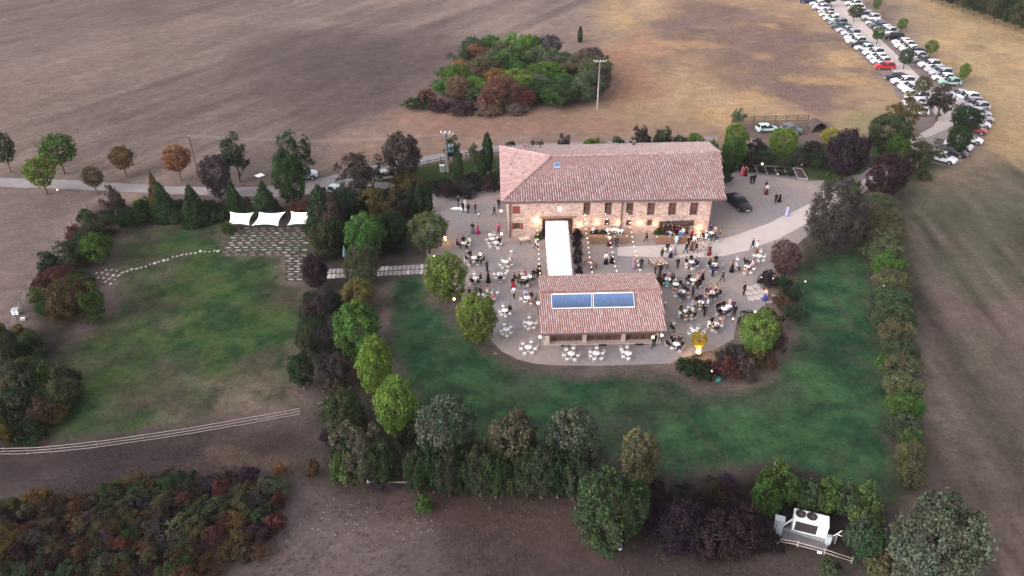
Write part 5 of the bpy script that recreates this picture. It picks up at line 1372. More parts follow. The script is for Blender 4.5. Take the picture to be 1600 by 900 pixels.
# ================================================================== PEOPLE, TABLES, CHAIRS
def skinned(name, chains, radii, mat, levels=1, root_j='pelvis'):
    """chains: list of lists of joint names; radii: joint -> (pos, r)"""
    idx = {}; V = []; E = set()
    for ch in chains:
        for j in ch:
            if j not in idx: idx[j] = len(V); V.append(radii[j][0])
        for a, b_ in zip(ch[:-1], ch[1:]): E.add((min(idx[a], idx[b_]), max(idx[a], idx[b_])))
    me = bpy.data.meshes.new(name); me.from_pydata(V, list(E), [])
    o = bpy.data.objects.new(name, me); COL.objects.link(o)
    sk = o.modifiers.new('skin', 'SKIN')
    if not me.skin_vertices:
        bpy.context.view_layer.objects.active = o
        me.attributes.new  # layer is made by the modifier below if missing
        bm = bmesh.new(); bm.from_mesh(me); bm.verts.layers.skin.verify(); bm.to_mesh(me); bm.free()
    sv = me.skin_vertices[0].data
    for j, i in idx.items():
        r_ = radii[j][1]; sv[i].radius = (r_, r_) if not isinstance(r_, tuple) else r_
        sv[i].use_root = (j == root_j)
    sk.use_smooth_shade = True
    if levels:
        ss = o.modifiers.new('sub', 'SUBSURF'); ss.levels = levels; ss.render_levels = levels
    dg = bpy.context.evaluated_depsgraph_get(); dg.update()
    res = bpy.data.meshes.new_from_object(o.evaluated_get(dg))
    res.name = name
    bpy.data.objects.remove(o); bpy.data.meshes.remove(me)
    res.materials.clear()
    for k in (mat if isinstance(mat, (list, tuple)) else [mat]): res.materials.append(MAT[k])
    return res
def skeleton(pose):
    J = {}
    def s(n, p, r_): J[n] = (p, r_)
    sit = pose.startswith('sit')
    if sit:
        pz = .56
        s('pelvis', (0, .03, pz), .13); s('spine', (0, .04, pz + .18), .115); s('chest', (0, .03, pz + .37), .13); s('neckb', (0, .01, pz + .52), .06)
        s('neck', (0, -.005, pz + .58), .052); s('head', (0, -.02, pz + .68), .085); s('crown', (0, -.015, pz + .76), .075); sh = pz + .46
    else:
        pz = .93
        s('pelvis', (0, 0, pz), .125); s('spine', (0, 0, pz + .18), .115); s('chest', (0, .01, pz + .37), .13); s('neckb', (0, .01, pz + .52), .06)
        s('neck', (0, 0, pz + .58), .052); s('head', (0, -.01, pz + .68), .085); s('crown', (0, -.005, pz + .76), .075); sh = pz + .46
    s('nose', (0, J['head'][0][1] - .105, J['head'][0][2] - .005), .012)
    for k, sx in (('l', -1), ('r', 1)):
        s('sh' + k, (sx * .175, .01, sh), .058)
        if pose == 'sit': e, w_ = (sx * .25, -.06, sh - .25), (sx * .15, -.30, sh - .27)
        elif pose == 'sit_back': e, w_ = (sx * .25, .02, sh - .27), (sx * .16, -.20, sh - .38)
        elif pose == 'walk': e, w_ = (sx * .24, .08 * sx + .03, sh - .27), (sx * .24, .20 * sx - .06, sh - .50)
        elif pose == 'hold': e, w_ = (sx * .24, .03, sh - .27), (sx * .10, -.24, sh - .20 + .05 * sx)
        else: e, w_ = (sx * .24, .03, sh - .27), (sx * .255, -.03, sh - .52)
        s('el' + k, e, .042); s('wr' + k, w_, .028)
        d = (Vector(w_) - Vector(e)).normalized(); palm = Vector(w_) + d * .055
        s('pa' + k, tuple(palm), (.026, .036))
        side = Vector((0, 1, 0)) if abs(d.y) < .7 else Vector((1, 0, 0))
        curl = d.cross(side) * (.25 * sx)
        for i in range(4):
            o_ = (i - 1.5) * .019; ln = (.075, .086, .082, .064)[i]
            b_ = palm + side * o_ + d * .028; t = b_ + (d + curl * .5).normalized() * ln * .55; t2 = t + (d + curl * 1.6).normalized() * ln * .45
            s('f%s%da' % (k, i), tuple(b_), .010); s('f%s%db' % (k, i), tuple(t), .009); s('f%s%dc' % (k, i), tuple(t2), .0075)
        tb = palm - side * .035 * (1 if sx > 0 else 1) - d * .01
        s('t%sa' % k, tuple(tb), .011); s('t%sb' % k, tuple(tb + (d * .8 - side * .6).normalized() * .045), .009)
        if sit: hp, kn, an, to = (sx * .09, 0, pz - .02), (sx * .11, -.42, pz - .04), (sx * .11, -.40, .10), (sx * .12, -.56, .045)
        elif pose == 'walk': hp, kn, an, to = (sx * .09, 0, pz - .03), (sx * .095, -.13 * sx - .05, .50), (sx * .095, -.26 * sx + .05, .11), (sx * .10, -.26 * sx - .11, .05)
        else: hp, kn, an, to = (sx * .09, 0, pz - .03), (sx * .105, -.015, .50), (sx * .115, .015, .10), (sx * .14, -.14, .045)
        s('hi' + k, hp, .09); s('kn' + k, kn, .06); s('an' + k, an, .04); s('to' + k, to, .036)
    return J
TORSO = ['pelvis', 'spine', 'chest', 'neckb', 'neck', 'head', 'crown']
def limb(k):
    ch = [['chest', 'sh' + k, 'el' + k, 'wr' + k, 'pa' + k], ['pelvis', 'hi' + k, 'kn' + k, 'an' + k, 'to' + k], ['pa' + k, 't%sa' % k, 't%sb' % k]]
    return ch + [['pa' + k, 'f%s%da' % (k, i), 'f%s%db' % (k, i), 'f%s%dc' % (k, i)] for i in range(4)]
def grow(J, names, add):
    return {n: (J[n][0], (J[n][1][0] + add, J[n][1][1] + add) if isinstance(J[n][1], tuple) else J[n][1] + add) for n in names}
def build_pose(pose):
    J = skeleton(pose); out_ = {}
    body = skinned('body', [TORSO, ['head', 'nose']] + limb('l') + limb('r'), J, ['skin', 'eye', 'lip'])
    bm = bmesh.new(); bm.from_mesh(body); h = Vector(J['head'][0])
    for sx in (-1, 1):
        g = bmesh.ops.create_icosphere(bm, subdivisions=1, radius=.013, matrix=Matrix.Translation(h + Vector((sx * .033, -.078, .022))))
        for v_ in g['verts']:
            for f_ in v_.link_faces: f_.material_index = 1
        g = bmesh.ops.create_icosphere(bm, subdivisions=1, radius=.022, matrix=Matrix.Translation(h + Vector((sx * .088, .005, .0))) @ Matrix.Diagonal((.5, .8, 1.3, 1)))
    g = bmesh.ops.create_icosphere(bm, subdivisions=1, radius=.018, matrix=Matrix.Translation(h + Vector((0, -.074, -.045))) @ Matrix.Diagonal((1.3, .6, .45, 1)))
    for v_ in g['verts']:
        for f_ in v_.link_faces: f_.material_index = 2
    bm.to_mesh(body); bm.free()
    out_['body'] = body
    arms = [['chest', 'shl', 'ell', 'wrl'], ['chest', 'shr', 'elr', 'wrr']]
    tn = ['pelvis', 'spine', 'chest', 'neckb', 'shl', 'ell', 'wrl', 'shr', 'elr', 'wrr']
    G = grow(J, tn, .020); pp = J['pelvis'][0]
    G['hem'] = ((pp[0], pp[1] - (.02 if pose.startswith('sit') else 0), pp[2] - (.05 if pose.startswith('sit') else .13)), .138)
    out_['jacket'] = skinned('jacket', [['hem', 'pelvis', 'spine', 'chest', 'neckb']] + arms, G, 'cloth')
    ln = ['pelvis', 'hil', 'knl', 'anl', 'hir', 'knr', 'anr']
    out_['trousers'] = skinned('trousers', [['pelvis', 'hil', 'knl', 'anl'], ['pelvis', 'hir', 'knr', 'anr']], grow(J, ln, .016), 'cloth')
    sh = MB()
    for k in 'lr':
        a = Vector(J['an' + k][0]); t = Vector(J['to' + k][0]); c = (a + t) / 2
        sh.sphere((c.x, c.y, .045), .075, 8, 5, 0, .62); sh.sphere((t.x, t.y, .04), .055, 8, 5, 0, .7); sh.sphere((a.x, a.y + .02, .05), .055, 8, 5, 0, .9)
    out_['shoes'] = sh.mesh('shoes', 'shoe', True)
    hc = Vector(J['head'][0])
    for nm, mt in (('short', 'hair_dark'), ('short2', 'hair_brown')):
        hb = MB(); hb.sphere((0, 0, 0), .105, 10, 7); me = hb.mesh('hair', mt, True)
        for v_ in me.vertices:
            p = v_.co; p.x *= .96; p.y *= 1.04
            if p.z < -.01 and p.y < .02: p.y = max(p.y, .0) * .8; p.x *= .86; p.z *= .5
            if p.y < -.07 and p.z < .05: p.y *= .8; p.z = .05
            v_.co = p + hc + Vector((0, .018, .045))
        out_[nm] = me
    for nm, mt in (('long', 'hair_dark'), ('long2', 'hair_brown')):
        hb = MB(); hb.sphere((0, 0, 0), .108, 10, 7); me = hb.mesh('hair', mt, True)
        for v_ in me.vertices:
            p = v_.co
            if p.y > 0 and p.z < 0: p.z *= 2.7; p.y = p.y * .7 + .03
            elif p.z < -.01: p.y = max(p.y, 0) * .8; p.x *= .88; p.z *= .5
            if p.y < -.07 and p.z < .05: p.y *= .8; p.z = .05
            v_.co = p + hc + Vector((0, .018, .045))
        out_[nm] = me
    pz = J['pelvis'][0][2]
    if pose.startswith('sit'):
        D = {'pelvis': J['pelvis'], 'spine': (J['spine'][0], .135), 'chest': (J['chest'][0], .145), 'lap': ((0, -.20, pz - .03), (.19, .12)), 'knees': ((0, -.43, pz - .06), (.19, .11)), 'hem': ((0, -.46, .20), (.22, .14))}
        D['pelvis'] = (J['pelvis'][0], (.19, .15))
        out_['dress'] = skinned('dress', [['chest', 'spine', 'pelvis', 'lap', 'knees', 'hem']], D, 'cloth')
        D2 = {k: D[k] for k in ('pelvis', 'lap', 'knees', 'hem')}
        out_['skirt'] = skinned('skirt', [['pelvis', 'lap', 'knees', 'hem']], D2, 'cloth')
    else:
        g = MB(); g.lathe([(.02, pz + .47), (.15, pz + .44), (.165, pz + .34), (.135, pz + .17), (.16, pz + .04), (.19, pz - .08), (.22, .6), (.27, .3), (.33, .04)], 18, 0, (0, 0, 0), .82)
        out_['dress'] = g.mesh('dress', 'cloth', True)
        g = MB(); g.lathe([(.14, pz + .14), (.16, pz + .04), (.19, pz - .08), (.225, .6), (.27, .3), (.32, .04)], 18, 0, (0, 0, 0), .82)
        out_['skirt'] = g.mesh('skirt', 'cloth', True)
    return out_
POSES = {k: build_pose(k) for k in ('stand', 'walk', 'hold', 'sit', 'sit_back')}
CL = {'black': (.012, .012, .014), 'navy': (.016, .02, .06), 'charcoal': (.035, .035, .04), 'grey': (.17, .17, .18), 'white': (.82, .82, .82), 'light blue': (.42, .56, .72), 'blue': (.06, .17, .42), 'red': (.55, .02, .05), 'burgundy': (.12, .012, .03),
      'pink': (.75, .10, .20), 'pale pink': (.72, .38, .46), 'magenta': (.35, .04, .13), 'mauve': (.30, .20, .26), 'lavender': (.30, .32, .62), 'beige': (.52, .40, .32), 'brown': (.15, .085, .06), 'teal': (.10, .52, .52), 'royal blue': (.04, .06, .26), 'cream': (.70, .62, .55), 'dark green': (.02, .06, .04)}
HAIRS = ['short', 'short', 'short2']; LHAIRS = ['long', 'long', 'long2']
def person(x, y, rz, pose, outfit, label, group=None, scale=None, z=.02, tall=1.0):
    """outfit: 'suit:navy', 'shirt:white/black', 'dress:red', 'skirt:white/navy'"""
    s_ = (scale or R.uniform(1.0, 1.08)) * tall
    r_ = root('person', (x, y, z), rz, label, 'person', group); r_.scale = (s_,) * 3
    M_ = POSES[pose]
    obj('body', M_['body'], r_)
    typ, c = outfit.split(':'); c = c.split('/')
    c1 = [v * R.uniform(.85, 1.15) for v in CL[c[0]]]; c2 = CL[c[-1]]
    if typ in ('suit', 'shirt'):
        obj('jacket' if typ == 'suit' else 'shirt', M_['jacket'], r_, color=c1)
        obj('trousers', M_['trousers'], r_, color=c2)
        obj('hair', M_[R.choice(HAIRS)], r_)
    elif typ == 'dress':
        obj('dress', M_['dress'], r_, color=c1); obj('hair', M_[R.choice(LHAIRS)], r_)
    else:
        obj('blouse', M_['jacket'], r_, color=c1); obj('skirt', M_['skirt'], r_, color=c2); obj('hair', M_[R.choice(LHAIRS)], r_)
    obj('shoes', M_['shoes'], r_)
    return r_
# furniture -------------------------------------------------------------
def table_parts():
    t = MB(); t.lathe([(.02, .70), (.39, .70), (.41, .715), (.41, .735), (.39, .745)], 22); top = t.mesh('tabletop', 'white_paint', True)
    p = MB(); p.tube([(0, 0, .05), (0, 0, .70)], .035, 8); col_ = p.mesh('column', 'white_paint')
    f = MB()
    for k in range(4):
        a = k * math.pi / 2 + .4; f.tube([(0, 0, .10), (math.cos(a) * .18, math.sin(a) * .18, .07), (math.cos(a) * .32, math.sin(a) * .32, .02)], .022, 5)
    return [('tabletop', top), ('column', col_), ('foot', f.mesh('foot', 'white_paint'))]
TABLE = table_parts()
def vase():
    v = MB(); v.lathe([(.03, 0), (.045, .05), (.03, .12), (.035, .14)], 10); return v.mesh('vase', 'pale_stone', True)
VASE = vase()
FLW = MB()
for i in range(9):
    a = i * 2.4; rr = .012 * i ** .5 * 2; FLW.sphere((math.cos(a) * rr, math.sin(a) * rr, .17 + .012 * (i % 3)), .022, 6, 4)
FLW = FLW.mesh('flowers', 'food', True)
def chair_parts():
    s = MB(); s.lathe([(.02, .43), (.19, .43), (.205, .445), (.205, .465), (.18, .475), (.02, .478)], 16); seat = s.mesh('seat', 'white_paint', True)
    legs = []
    for dx, dy in ((-.14, -.14), (.14, -.14), (.14, .14), (-.14, .14)):
        l = MB(); l.tube([(dx, dy, .44), (dx * 1.25, dy * 1.25, .0)], [.016, .013], 5); legs.append(l.mesh('leg', 'chair_back'))
    b_ = MB()
    for rad, hh in ((.19, .88), (.12, .80)):
        pts = [(-rad, .15, .46)] + [(-rad * math.cos(t), .15 + .06 * math.sin(t) + .03, hh - .14 + .14 * math.sin(t)) for t in np.linspace(0, math.pi, 8)] + [(rad, .15, .46)]
        b_.tube(pts, .010, 5)
    for x in (-.05, .05): b_.tube([(x, .16, .46), (x, .235, .80)], .009, 4)
    r_ = MB(); r_.tube([(math.cos(t) * .155, math.sin(t) * .155, .2) for t in np.linspace(0, 2 * math.pi, 13)], .008, 4)
    return [('seat', seat)] + [('leg', l) for l in legs] + [('backrest', b_.mesh('backrest', 'chair_back', True)), ('stretcher', r_.mesh('stretcher', 'white_paint'))]
CHAIR = chair_parts()
WOODCHAIR = []
for nm, me in CHAIR:
    m2 = me.copy(); m2.materials.clear(); m2.materials.append(MAT['pale_wood']); WOODCHAIR.append((nm, m2))
def chair(x, y, rz, label, group='white garden chairs', parts=None):
    r_ = root('garden_chair', (x, y, .02), rz, label, 'chair', group)
    for nm, me in (parts or CHAIR): obj(nm, me, r_)
    return r_
SIDES = ['right', 'far right', 'far', 'far left', 'left', 'near left', 'near', 'near right']
def side_of(dx, dy):
    return SIDES[int(round(math.atan2(dy, dx) / (math.pi / 4))) % 8]
def setting(tx, ty, phrase, people=(), chairs=(), second=None, wood=()):
    """a round table seen at photo pixel (tx,ty) with the people and empty chairs around it"""
    t = P(tx, ty, .745)
    r_ = root('round_table', (t[0], t[1], .02), R.uniform(0, 6), 'round white table ' + phrase, 'table', 'round white tables')
    for nm, me in TABLE: obj(nm, me, r_)
    vs = root('flower_vase', (t[0] + R.uniform(-.08, .08), t[1] + R.uniform(-.08, .08), .765), 0, 'small flower vase standing on the table ' + phrase, 'vase', 'vases on the tables')
    obj('vase', VASE, vs); obj('flowers', FLW, vs)
    ctr = [t[:2]]
    if second:
        t2 = P(*second, .745); ctr.append(t2[:2])
        r2 = root('round_table', (t2[0], t2[1], .02), 0, 'second white table, adjoining the table ' + phrase, 'table', 'round white tables')
        for nm, me in TABLE: obj(nm, me, r2)
    taken = [(c[0], c[1], .58) for c in ctr]
    def place(x, y, z, minr):
        q = P(x, y, z)[:2]
        for _ in range(4):
            for cx, cy, rr in taken:
                d = q - np.array([cx, cy]); L_ = np.linalg.norm(d)
                if L_ < rr: q = np.array([cx, cy]) + d / max(L_, 1e-3) * rr
        taken.append((q[0], q[1], .44))
        c = min(ctr, key=lambda k: np.linalg.norm(k - q)); d = q - c
        return q, d
    people = list(people)
    if tx > 1035 and len(people) >= 3:      # the crowd is thickest on this side
        for k in range(2):
            a = R.uniform(0, 6.28); people.append((tx + math.cos(a) * 10.5, ty - math.sin(a) * 7.5, R.choice([blk, blk, cha, 'dress:black', nav])))
    for pp in people:
        x, y, of = pp[:3]; pose = pp[3] if len(pp) > 3 else R.choice(['sit', 'sit', 'sit_back'])
        q, d = place(x, y, .80, .5)
        rz = math.atan2(d[1], d[0]) - math.pi / 2 + R.uniform(-.15, .15)      # local -y looks at the table
        sd = side_of(*d)
        typ, c = of.split(':'); c = c.split('/')
        what = {'suit': '%s suit' % c[0], 'shirt': '%s shirt' % c[0], 'dress': '%s dress' % c[0], 'skirt': '%s top' % c[0]}[typ]
        person(q[0], q[1], rz, pose, of, 'guest in %s %s of table %s' % (what, sd, phrase), 'guests seated at the tables')
        chair(q[0] - math.sin(rz) * .02, q[1] + math.cos(rz) * .02, rz, 'taken white chair %s of table %s' % (sd, phrase))
    for x, y in chairs:
        q, d = place(x, y, .46, .6); rz = math.atan2(d[1], d[0]) - math.pi / 2 + R.uniform(-.2, .2)
        chair(q[0], q[1], rz, 'empty white chair %s of table %s' % (side_of(*d), phrase))
    for x, y in wood:
        q, d = place(x, y, .46, .6); rz = math.atan2(d[1], d[0]) - math.pi / 2 + R.uniform(-.2, .2)
        chair(q[0], q[1], rz, 'pale wooden chair %s of table %s' % (side_of(*d), phrase), 'pale wooden chairs', WOODCHAIR)
blk, nav, cha = 'suit:black', 'suit:navy', 'suit:charcoal'
wsh = 'shirt:white/black'
setting(725, 379.5, 'beside the orange lantern', [(724, 374, blk), (733.5, 375.5, 'shirt:white/black'), (714.5, 380, blk), (729, 387, blk)], [(717, 381.5), (731, 378), (732, 383)])
setting(769, 372.5, 'nearest the left house corner', [(766, 367.5, 'skirt:white/black')], [(760.5, 374.5), (777, 371), (772, 367)])
setting(775, 378.5, 'below the house corner table', [(780, 375.5, blk)], [(763.5, 380), (766, 385), (778, 387.5), (782, 381)])
setting(740.5, 402, 'left of the lone chair', [(734, 396, blk), (728, 402, nav), (733, 409, 'suit:brown'), (751, 398, 'shirt:white/black'), (756, 404, blk), (746, 409, blk)], [(737, 410)])
setting(790, 408.5, 'left of the bulb string', [(799, 409.5, 'dress:black')], [(785, 407), (781, 414), (785, 418), (793.5, 416.5), (797, 404)])
setting(781, 428, 'amid the left terrace', [(782, 435, blk)], [(772, 428), (790, 427), (774.5, 434), (787, 434.5), (793, 423)])
setting(744, 434, 'right of the bright tree', [(736, 438, blk), (751, 432, blk), (747, 441, nav)], [(741, 428)])
setting(819, 433.5, 'left of the annex ridge', [(804, 432, blk), (811, 431, 'suit:brown'), (820, 424, 'dress:magenta'), (834, 426, blk), (812, 442, cha), (818, 443, blk), (825, 440, blk), (832, 437, cha)], [(815, 428), (824, 428), (824, 446)], second=(828, 432))
setting(745, 459.5, 'partly behind the near tree', [(733, 455, blk), (751, 454, cha), (744, 452, 'suit:grey')], [])
setting(758.5, 460.5, 'above the near round tree', [(761, 453, 'dress:white'), (771, 463, 'dress:red')], [(769, 457), (777, 457), (770, 467.5)])
setting(824, 464.5, 'left of the solar panels', [(821, 458, 'shirt:light blue/navy'), (830.5, 460, blk), (830, 470, 'dress:black'), (837, 466, 'suit:grey')], [(814, 466.5), (820, 471.5)])
setting(789, 484.5, 'with one black clad guest', [(797, 481, blk)], [(781.5, 487), (783.5, 491.5), (790, 494), (796.5, 490), (786, 478)])
setting(828, 504.5, 'left of the annex eave', [], [(820, 503.5), (820.5, 510), (825.5, 514), (834, 512), (837, 505), (827, 496)])
setting(791, 514.5, 'right of the near tree', [], [(783, 517), (785.5, 522), (792, 525), (798, 520), (798, 511), (788, 507)])
setting(825.5, 542, 'by the annex left corner', [], [(817, 537), (830, 534.5), (814, 545), (819.5, 552), (831, 551), (836, 545)])
setting(892.5, 552, 'before the left annex bay', [], [(885, 546), (881.5, 554.5), (886, 561), (898, 562), (903, 555.5), (896, 544)])
setting(931.5, 551.5, 'before the middle annex bay', [], [(923, 550), (923, 556), (928.5, 561), (939.5, 560), (941.5, 552), (932.5, 543.5)])
setting(981.5, 551.5, 'before the right annex bay', [], [(973.5, 549.5), (974, 557), (982, 560.5), (980, 542.5), (971, 546)])
setting(1080.5, 409, 'just below the pale path', [(1072, 407, blk), (1080, 402.5, 'suit:black'), (1087, 408, nav), (1073, 414, 'dress:beige')], [(1089, 416.5), (1081, 420)])
setting(1117.5, 412.5, 'with pale wooden chairs', [(1109.5, 404, 'dress:burgundy'), (1107, 411, blk), (1119, 404, blk), (1111, 418.5, nav)], [], wood=[(1120, 419), (1128, 414)])
setting(1083, 437, 'below the slim standing guest', [(1077, 432, blk), (1090.5, 433, 'dress:pale pink'), (1091.5, 440.5, blk)], [(1074, 441), (1083, 444)])
setting(1043.5, 436, 'by the annex rear corner', [(1038, 430.5, nav), (1046.5, 429, 'dress:mauve'), (1052, 433, cha), (1034, 436, blk), (1042.5, 443, 'skirt:teal/black')], [(1036, 442)])
setting(1056, 443.5, 'right of the teal guest', [(1063.5, 441, blk), (1054, 453, 'dress:burgundy')], [(1055, 437)])
setting(1066.5, 455, 'with a navy guest', [(1069, 447, nav), (1074, 452, cha), (1064, 464, nav), (1076, 460, 'dress:brown')], [(1055, 462.5)])
setting(1113, 456.5, 'with the magenta guests', [(1104, 453, cha), (1110, 450, 'dress:magenta'), (1119.5, 449, 'dress:white'), (1126, 456, blk), (1107, 461, 'dress:magenta'), (1117, 463, nav)], [])
setting(1095.5, 472, 'with the pale blue guest', [(1088.5, 466.5, blk), (1083, 472, 'dress:light blue'), (1101, 465, 'dress:brown'), (1106, 472, 'shirt:white/black'), (1094, 479, 'dress:burgundy'), (1101, 482, nav)], [])
setting(1072.5, 486, 'right of the solar roof', [(1064, 480, cha), (1062, 490, 'shirt:white/black'), (1082, 484, 'shirt:white/navy'), (1072, 495, 'dress:brown'), (1080.5, 494, 'dress:mauve'), (1085.5, 492, blk)], [(1075.5, 480)])
setting(1131.5, 482, 'pair at right terrace edge', [(1121, 478, blk), (1131, 474, blk), (1141, 471, 'dress:beige'), (1122, 486, blk), (1131, 492, cha), (1147, 475, nav)], [(1139, 487)], second=(1138.5, 478.5))
setting(1118.5, 505.5, 'left of yellow green tree', [(1108.5, 506, 'shirt:white/black'), (1112, 499, cha), (1126, 501, 'dress:burgundy'), (1119.5, 514, blk)], [(1127, 509)])
setting(1085.5, 517, 'behind the golden bush', [], [(1080, 513), (1077, 521), (1090.5, 513), (1099, 518), (1099, 523)])
setting(1057, 537, 'left of the golden bush', [(1042.5, 534, blk), (1050, 527.5, blk), (1062.5, 530, cha), (1067, 536, blk)], [(1050, 544), (1062, 546)])
setting(1167, 416, 'with a guest in pink', [(1151, 415, 'shirt:white/black'), (1176, 411, 'dress:pale pink'), (1165, 406, blk), (1164, 423, 'dress:burgundy')], [(1152.5, 405), (1173, 426), (1178, 420)])
setting(1186, 399.5, 'left of the reddish bush', [], [(1178.5, 399), (1194, 401), (1185, 408), (1193, 407), (1189, 393)])
setting(1112, 363.5, 'at the house right end', [(1098.5, 367, blk), (1104, 369, 'shirt:white/black'), (1115.5, 369, blk), (1118, 358, 'dress:mauve'), (1126, 364, 'suit:brown'), (1120.5, 372, nav)], [(1104.5, 361)])
q = P(799, 392.5, .46); chair(q[0], q[1], -1.9, 'lone empty white chair standing apart on the left terrace')
q = P(1049, 511, .8); person(q[0], q[1], 2.2, 'sit', 'suit:black', 'person in black suit seated alone at the right wall of the annex'); chair(q[0], q[1], 2.2, 'white chair under the guest sitting alone by the annex wall')
q = P(1052.5, 505, .46); chair(q[0], q[1], .6, 'empty white chair beside the guest sitting alone by the annex')
# standing guests: photo pixel of the feet, heading in degrees (0 looks at the viewer), pose, outfit, label
ST = [(716, 322.5, 90, 'stand', blk, 'person in black suit left of the bride, leftmost of the group'),
      (723.5, 331.5, 150, 'stand', blk, 'person in black suit standing before the bride, back turned'), (731.5, 333.5, 200, 'stand', blk, 'person in black suit just right of the bride, back turned'),
      (743, 333, -90, 'hold', blk, 'person in black suit holding something up, right of the bride'),
      (772.5, 337, 60, 'walk', cha, 'person in dark clothes walking towards the farmhouse corner'), (779.5, 326, 180, 'stand', blk, 'person in black suit at the left rear corner of the farmhouse'),
      (738.5, 364.5, 0, 'stand', 'skirt:black/grey', 'person in black top and long grey skirt on the left terrace'), (747, 365, -40, 'stand', 'dress:magenta', 'person with dark hair in magenta dress beside the grey skirted guest'),
      (779, 365.5, 30, 'stand', 'shirt:pink/black', 'person in bright pink top standing at the house corner'), (837.5, 389, 60, 'walk', 'shirt:white/navy', 'person in white shirt walking left of the canopy'),
      (763, 441.5, 160, 'stand', 'dress:black', 'tall person in long black dress on the left terrace'), (761, 425, 120, 'stand', blk, 'person in black suit just behind the tall black dress'),
      (801.5, 450.5, 40, 'stand', 'skirt:black/red', 'person in black top and red skirt by the annex'), (803, 465.5, 170, 'walk', 'shirt:white/black', 'person in white shirt and dark trousers below the red skirt'),
      (1009.5, 378, 70, 'walk', blk, 'person in black suit walking alone between the two bars'), (951.5, 384, 180, 'hold', 'skirt:white/burgundy', 'person in white top standing at the left bar'), (963, 386.5, 190, 'stand', nav, 'person in navy suit standing at the left bar'),
      (946.5, 412.5, 0, 'stand', 'skirt:white/black', 'person in pale top and black skirt in the courtyard'), (956, 411, -20, 'stand', 'skirt:grey/black', 'person in black skirt right beside the pale top'),
      (990.5, 419, 30, 'stand', 'dress:mauve', 'person in long mauve gown near the laid buffet'), (1001.5, 420, 170, 'stand', blk, 'person in black suit beside the mauve gown'),
      (1040.5, 378, 185, 'stand', nav, 'person in navy suit at the left of the right bar'), (1045, 376, 175, 'stand', 'shirt:white/black', 'person in white shirt at the middle of the right bar'), (1056, 383.5, 180, 'stand', 'suit:light blue', 'person in light blue suit at the right bar'),
      (1062, 377, 170, 'stand', 'suit:blue', 'person in blue suit at the right bar'), (1042, 395, 170, 'stand', blk, 'person in black suit with back turned below the right bar'), (1033.5, 404.5, 200, 'stand', cha, 'person in dark suit at the rear of the laid buffet'),
      (1047.5, 402, 10, 'stand', 'skirt:white/navy', 'person in white top and long navy skirt on the path'), (1053.5, 398, -30, 'stand', 'dress:mauve', 'person in mauve dress beside the navy skirt'), (1071, 396, 60, 'walk', nav, 'person in navy suit walking on the pale path'),
      (1075.5, 386, 30, 'stand', blk, 'person in black suit right of the right bar'), (1080, 391, 0, 'stand', 'dress:brown', 'person in brown dress on the pale path'), (1083.5, 385, -20, 'stand', 'shirt:white/black', 'person in white shirt behind the brown dress'), (1087, 395, 50, 'walk', blk, 'person in dark suit walking right of the brown dress'),
      (1097.5, 392, 80, 'walk', 'suit:beige', 'person in beige suit walking along the pale path'), (1104.5, 399, 60, 'walk', 'suit:grey', 'person in grey suit behind the beige suit on the path'), (1080, 374, 160, 'stand', 'dress:burgundy', 'person in burgundy dress at the end of the right bar'),
      (1066, 372, 180, 'stand', 'shirt:white/grey', 'person in white shirt near the wall lamp of the right bar'), (1049.5, 379, 170, 'stand', 'dress:black', 'person in black dress at the right bar'),
      (1175, 390, 30, 'walk', nav, 'person in navy suit walking at the bend of the path'), (1182, 394, 30, 'walk', 'skirt:white/brown', 'person in brown patterned dress beside the navy suit'), (1161.5, 461, 40, 'stand', blk, 'person in black suit standing alone near the flagstones'),
      (1194.5, 469, -60, 'stand', 'skirt:beige/royal blue', 'person in beige top and blue skirt by the round stone edge'), (1159, 274, 20, 'stand', 'dress:pink', 'person in pink gown at the garden beds'), (1164.5, 275, -20, 'stand', 'dress:burgundy', 'person in burgundy dress beside the pink gown'),
      (1172.5, 288, 150, 'stand', blk, 'left one of two people in black suits in the gravel yard'), (1177.5, 287, 200, 'stand', blk, 'right one of two people in black suits in the gravel yard'), (1196, 297.5, 90, 'walk', blk, 'person in black walking in the gravel yard'), (1197, 303.5, 0, 'stand', 'skirt:white/burgundy', 'person in white top and burgundy skirt in the gravel yard'),
      (1211, 317.5, 20, 'stand', blk, 'person in black suit beside the black gown in the yard'), (1217.5, 315.5, -10, 'stand', 'dress:black', 'person in long black gown in the gravel yard'), (1229, 337.5, 0, 'stand', 'dress:lavender', 'person in lavender gown on the pale path'),
      (1097, 437, 20, 'stand', 'skirt:mauve/black', 'slim person in mauve top and long black skirt among the tables'), (1082, 463, 100, 'stand', nav, 'person in navy suit standing among the right tables'), (1146.5, 494.5, 0, 'stand', 'suit:black', 'person in black suit at the right edge of the terrace'),
      (1023, 430, 90, 'stand', cha, 'person in dark suit at the rear wall of the annex'), (1031, 430, 160, 'stand', blk, 'person in black suit below the laid buffet'), (1021.5, 541.5, 200, 'stand', blk, 'person in dark clothes at the right front corner of the annex'),
      (1091, 452, 200, 'stand', blk, 'person in black suit standing between the crowded right tables'), (1113, 432, 120, 'stand', nav, 'person in navy suit standing in the middle of the right terrace'), (1128, 440, 60, 'walk', cha, 'person in charcoal suit walking across the right terrace'),
      (1058, 420, 20, 'stand', blk, 'person in black suit standing on the bluish gravel'), (1100, 495, -60, 'stand', blk, 'person in black suit standing among the lower right tables'), (1143, 425, 160, 'stand', 'dress:black', 'person in black dress standing near the guest in pink'),
      (1108, 399, 0, 'stand', 'dress:burgundy', 'person in burgundy dress standing behind the wooden chairs')]
for x, y, hd, pose, of, lb in ST:
    q = P(x, y, .02); person(q[0], q[1], math.radians(hd), pose, of, lb, 'standing guests')
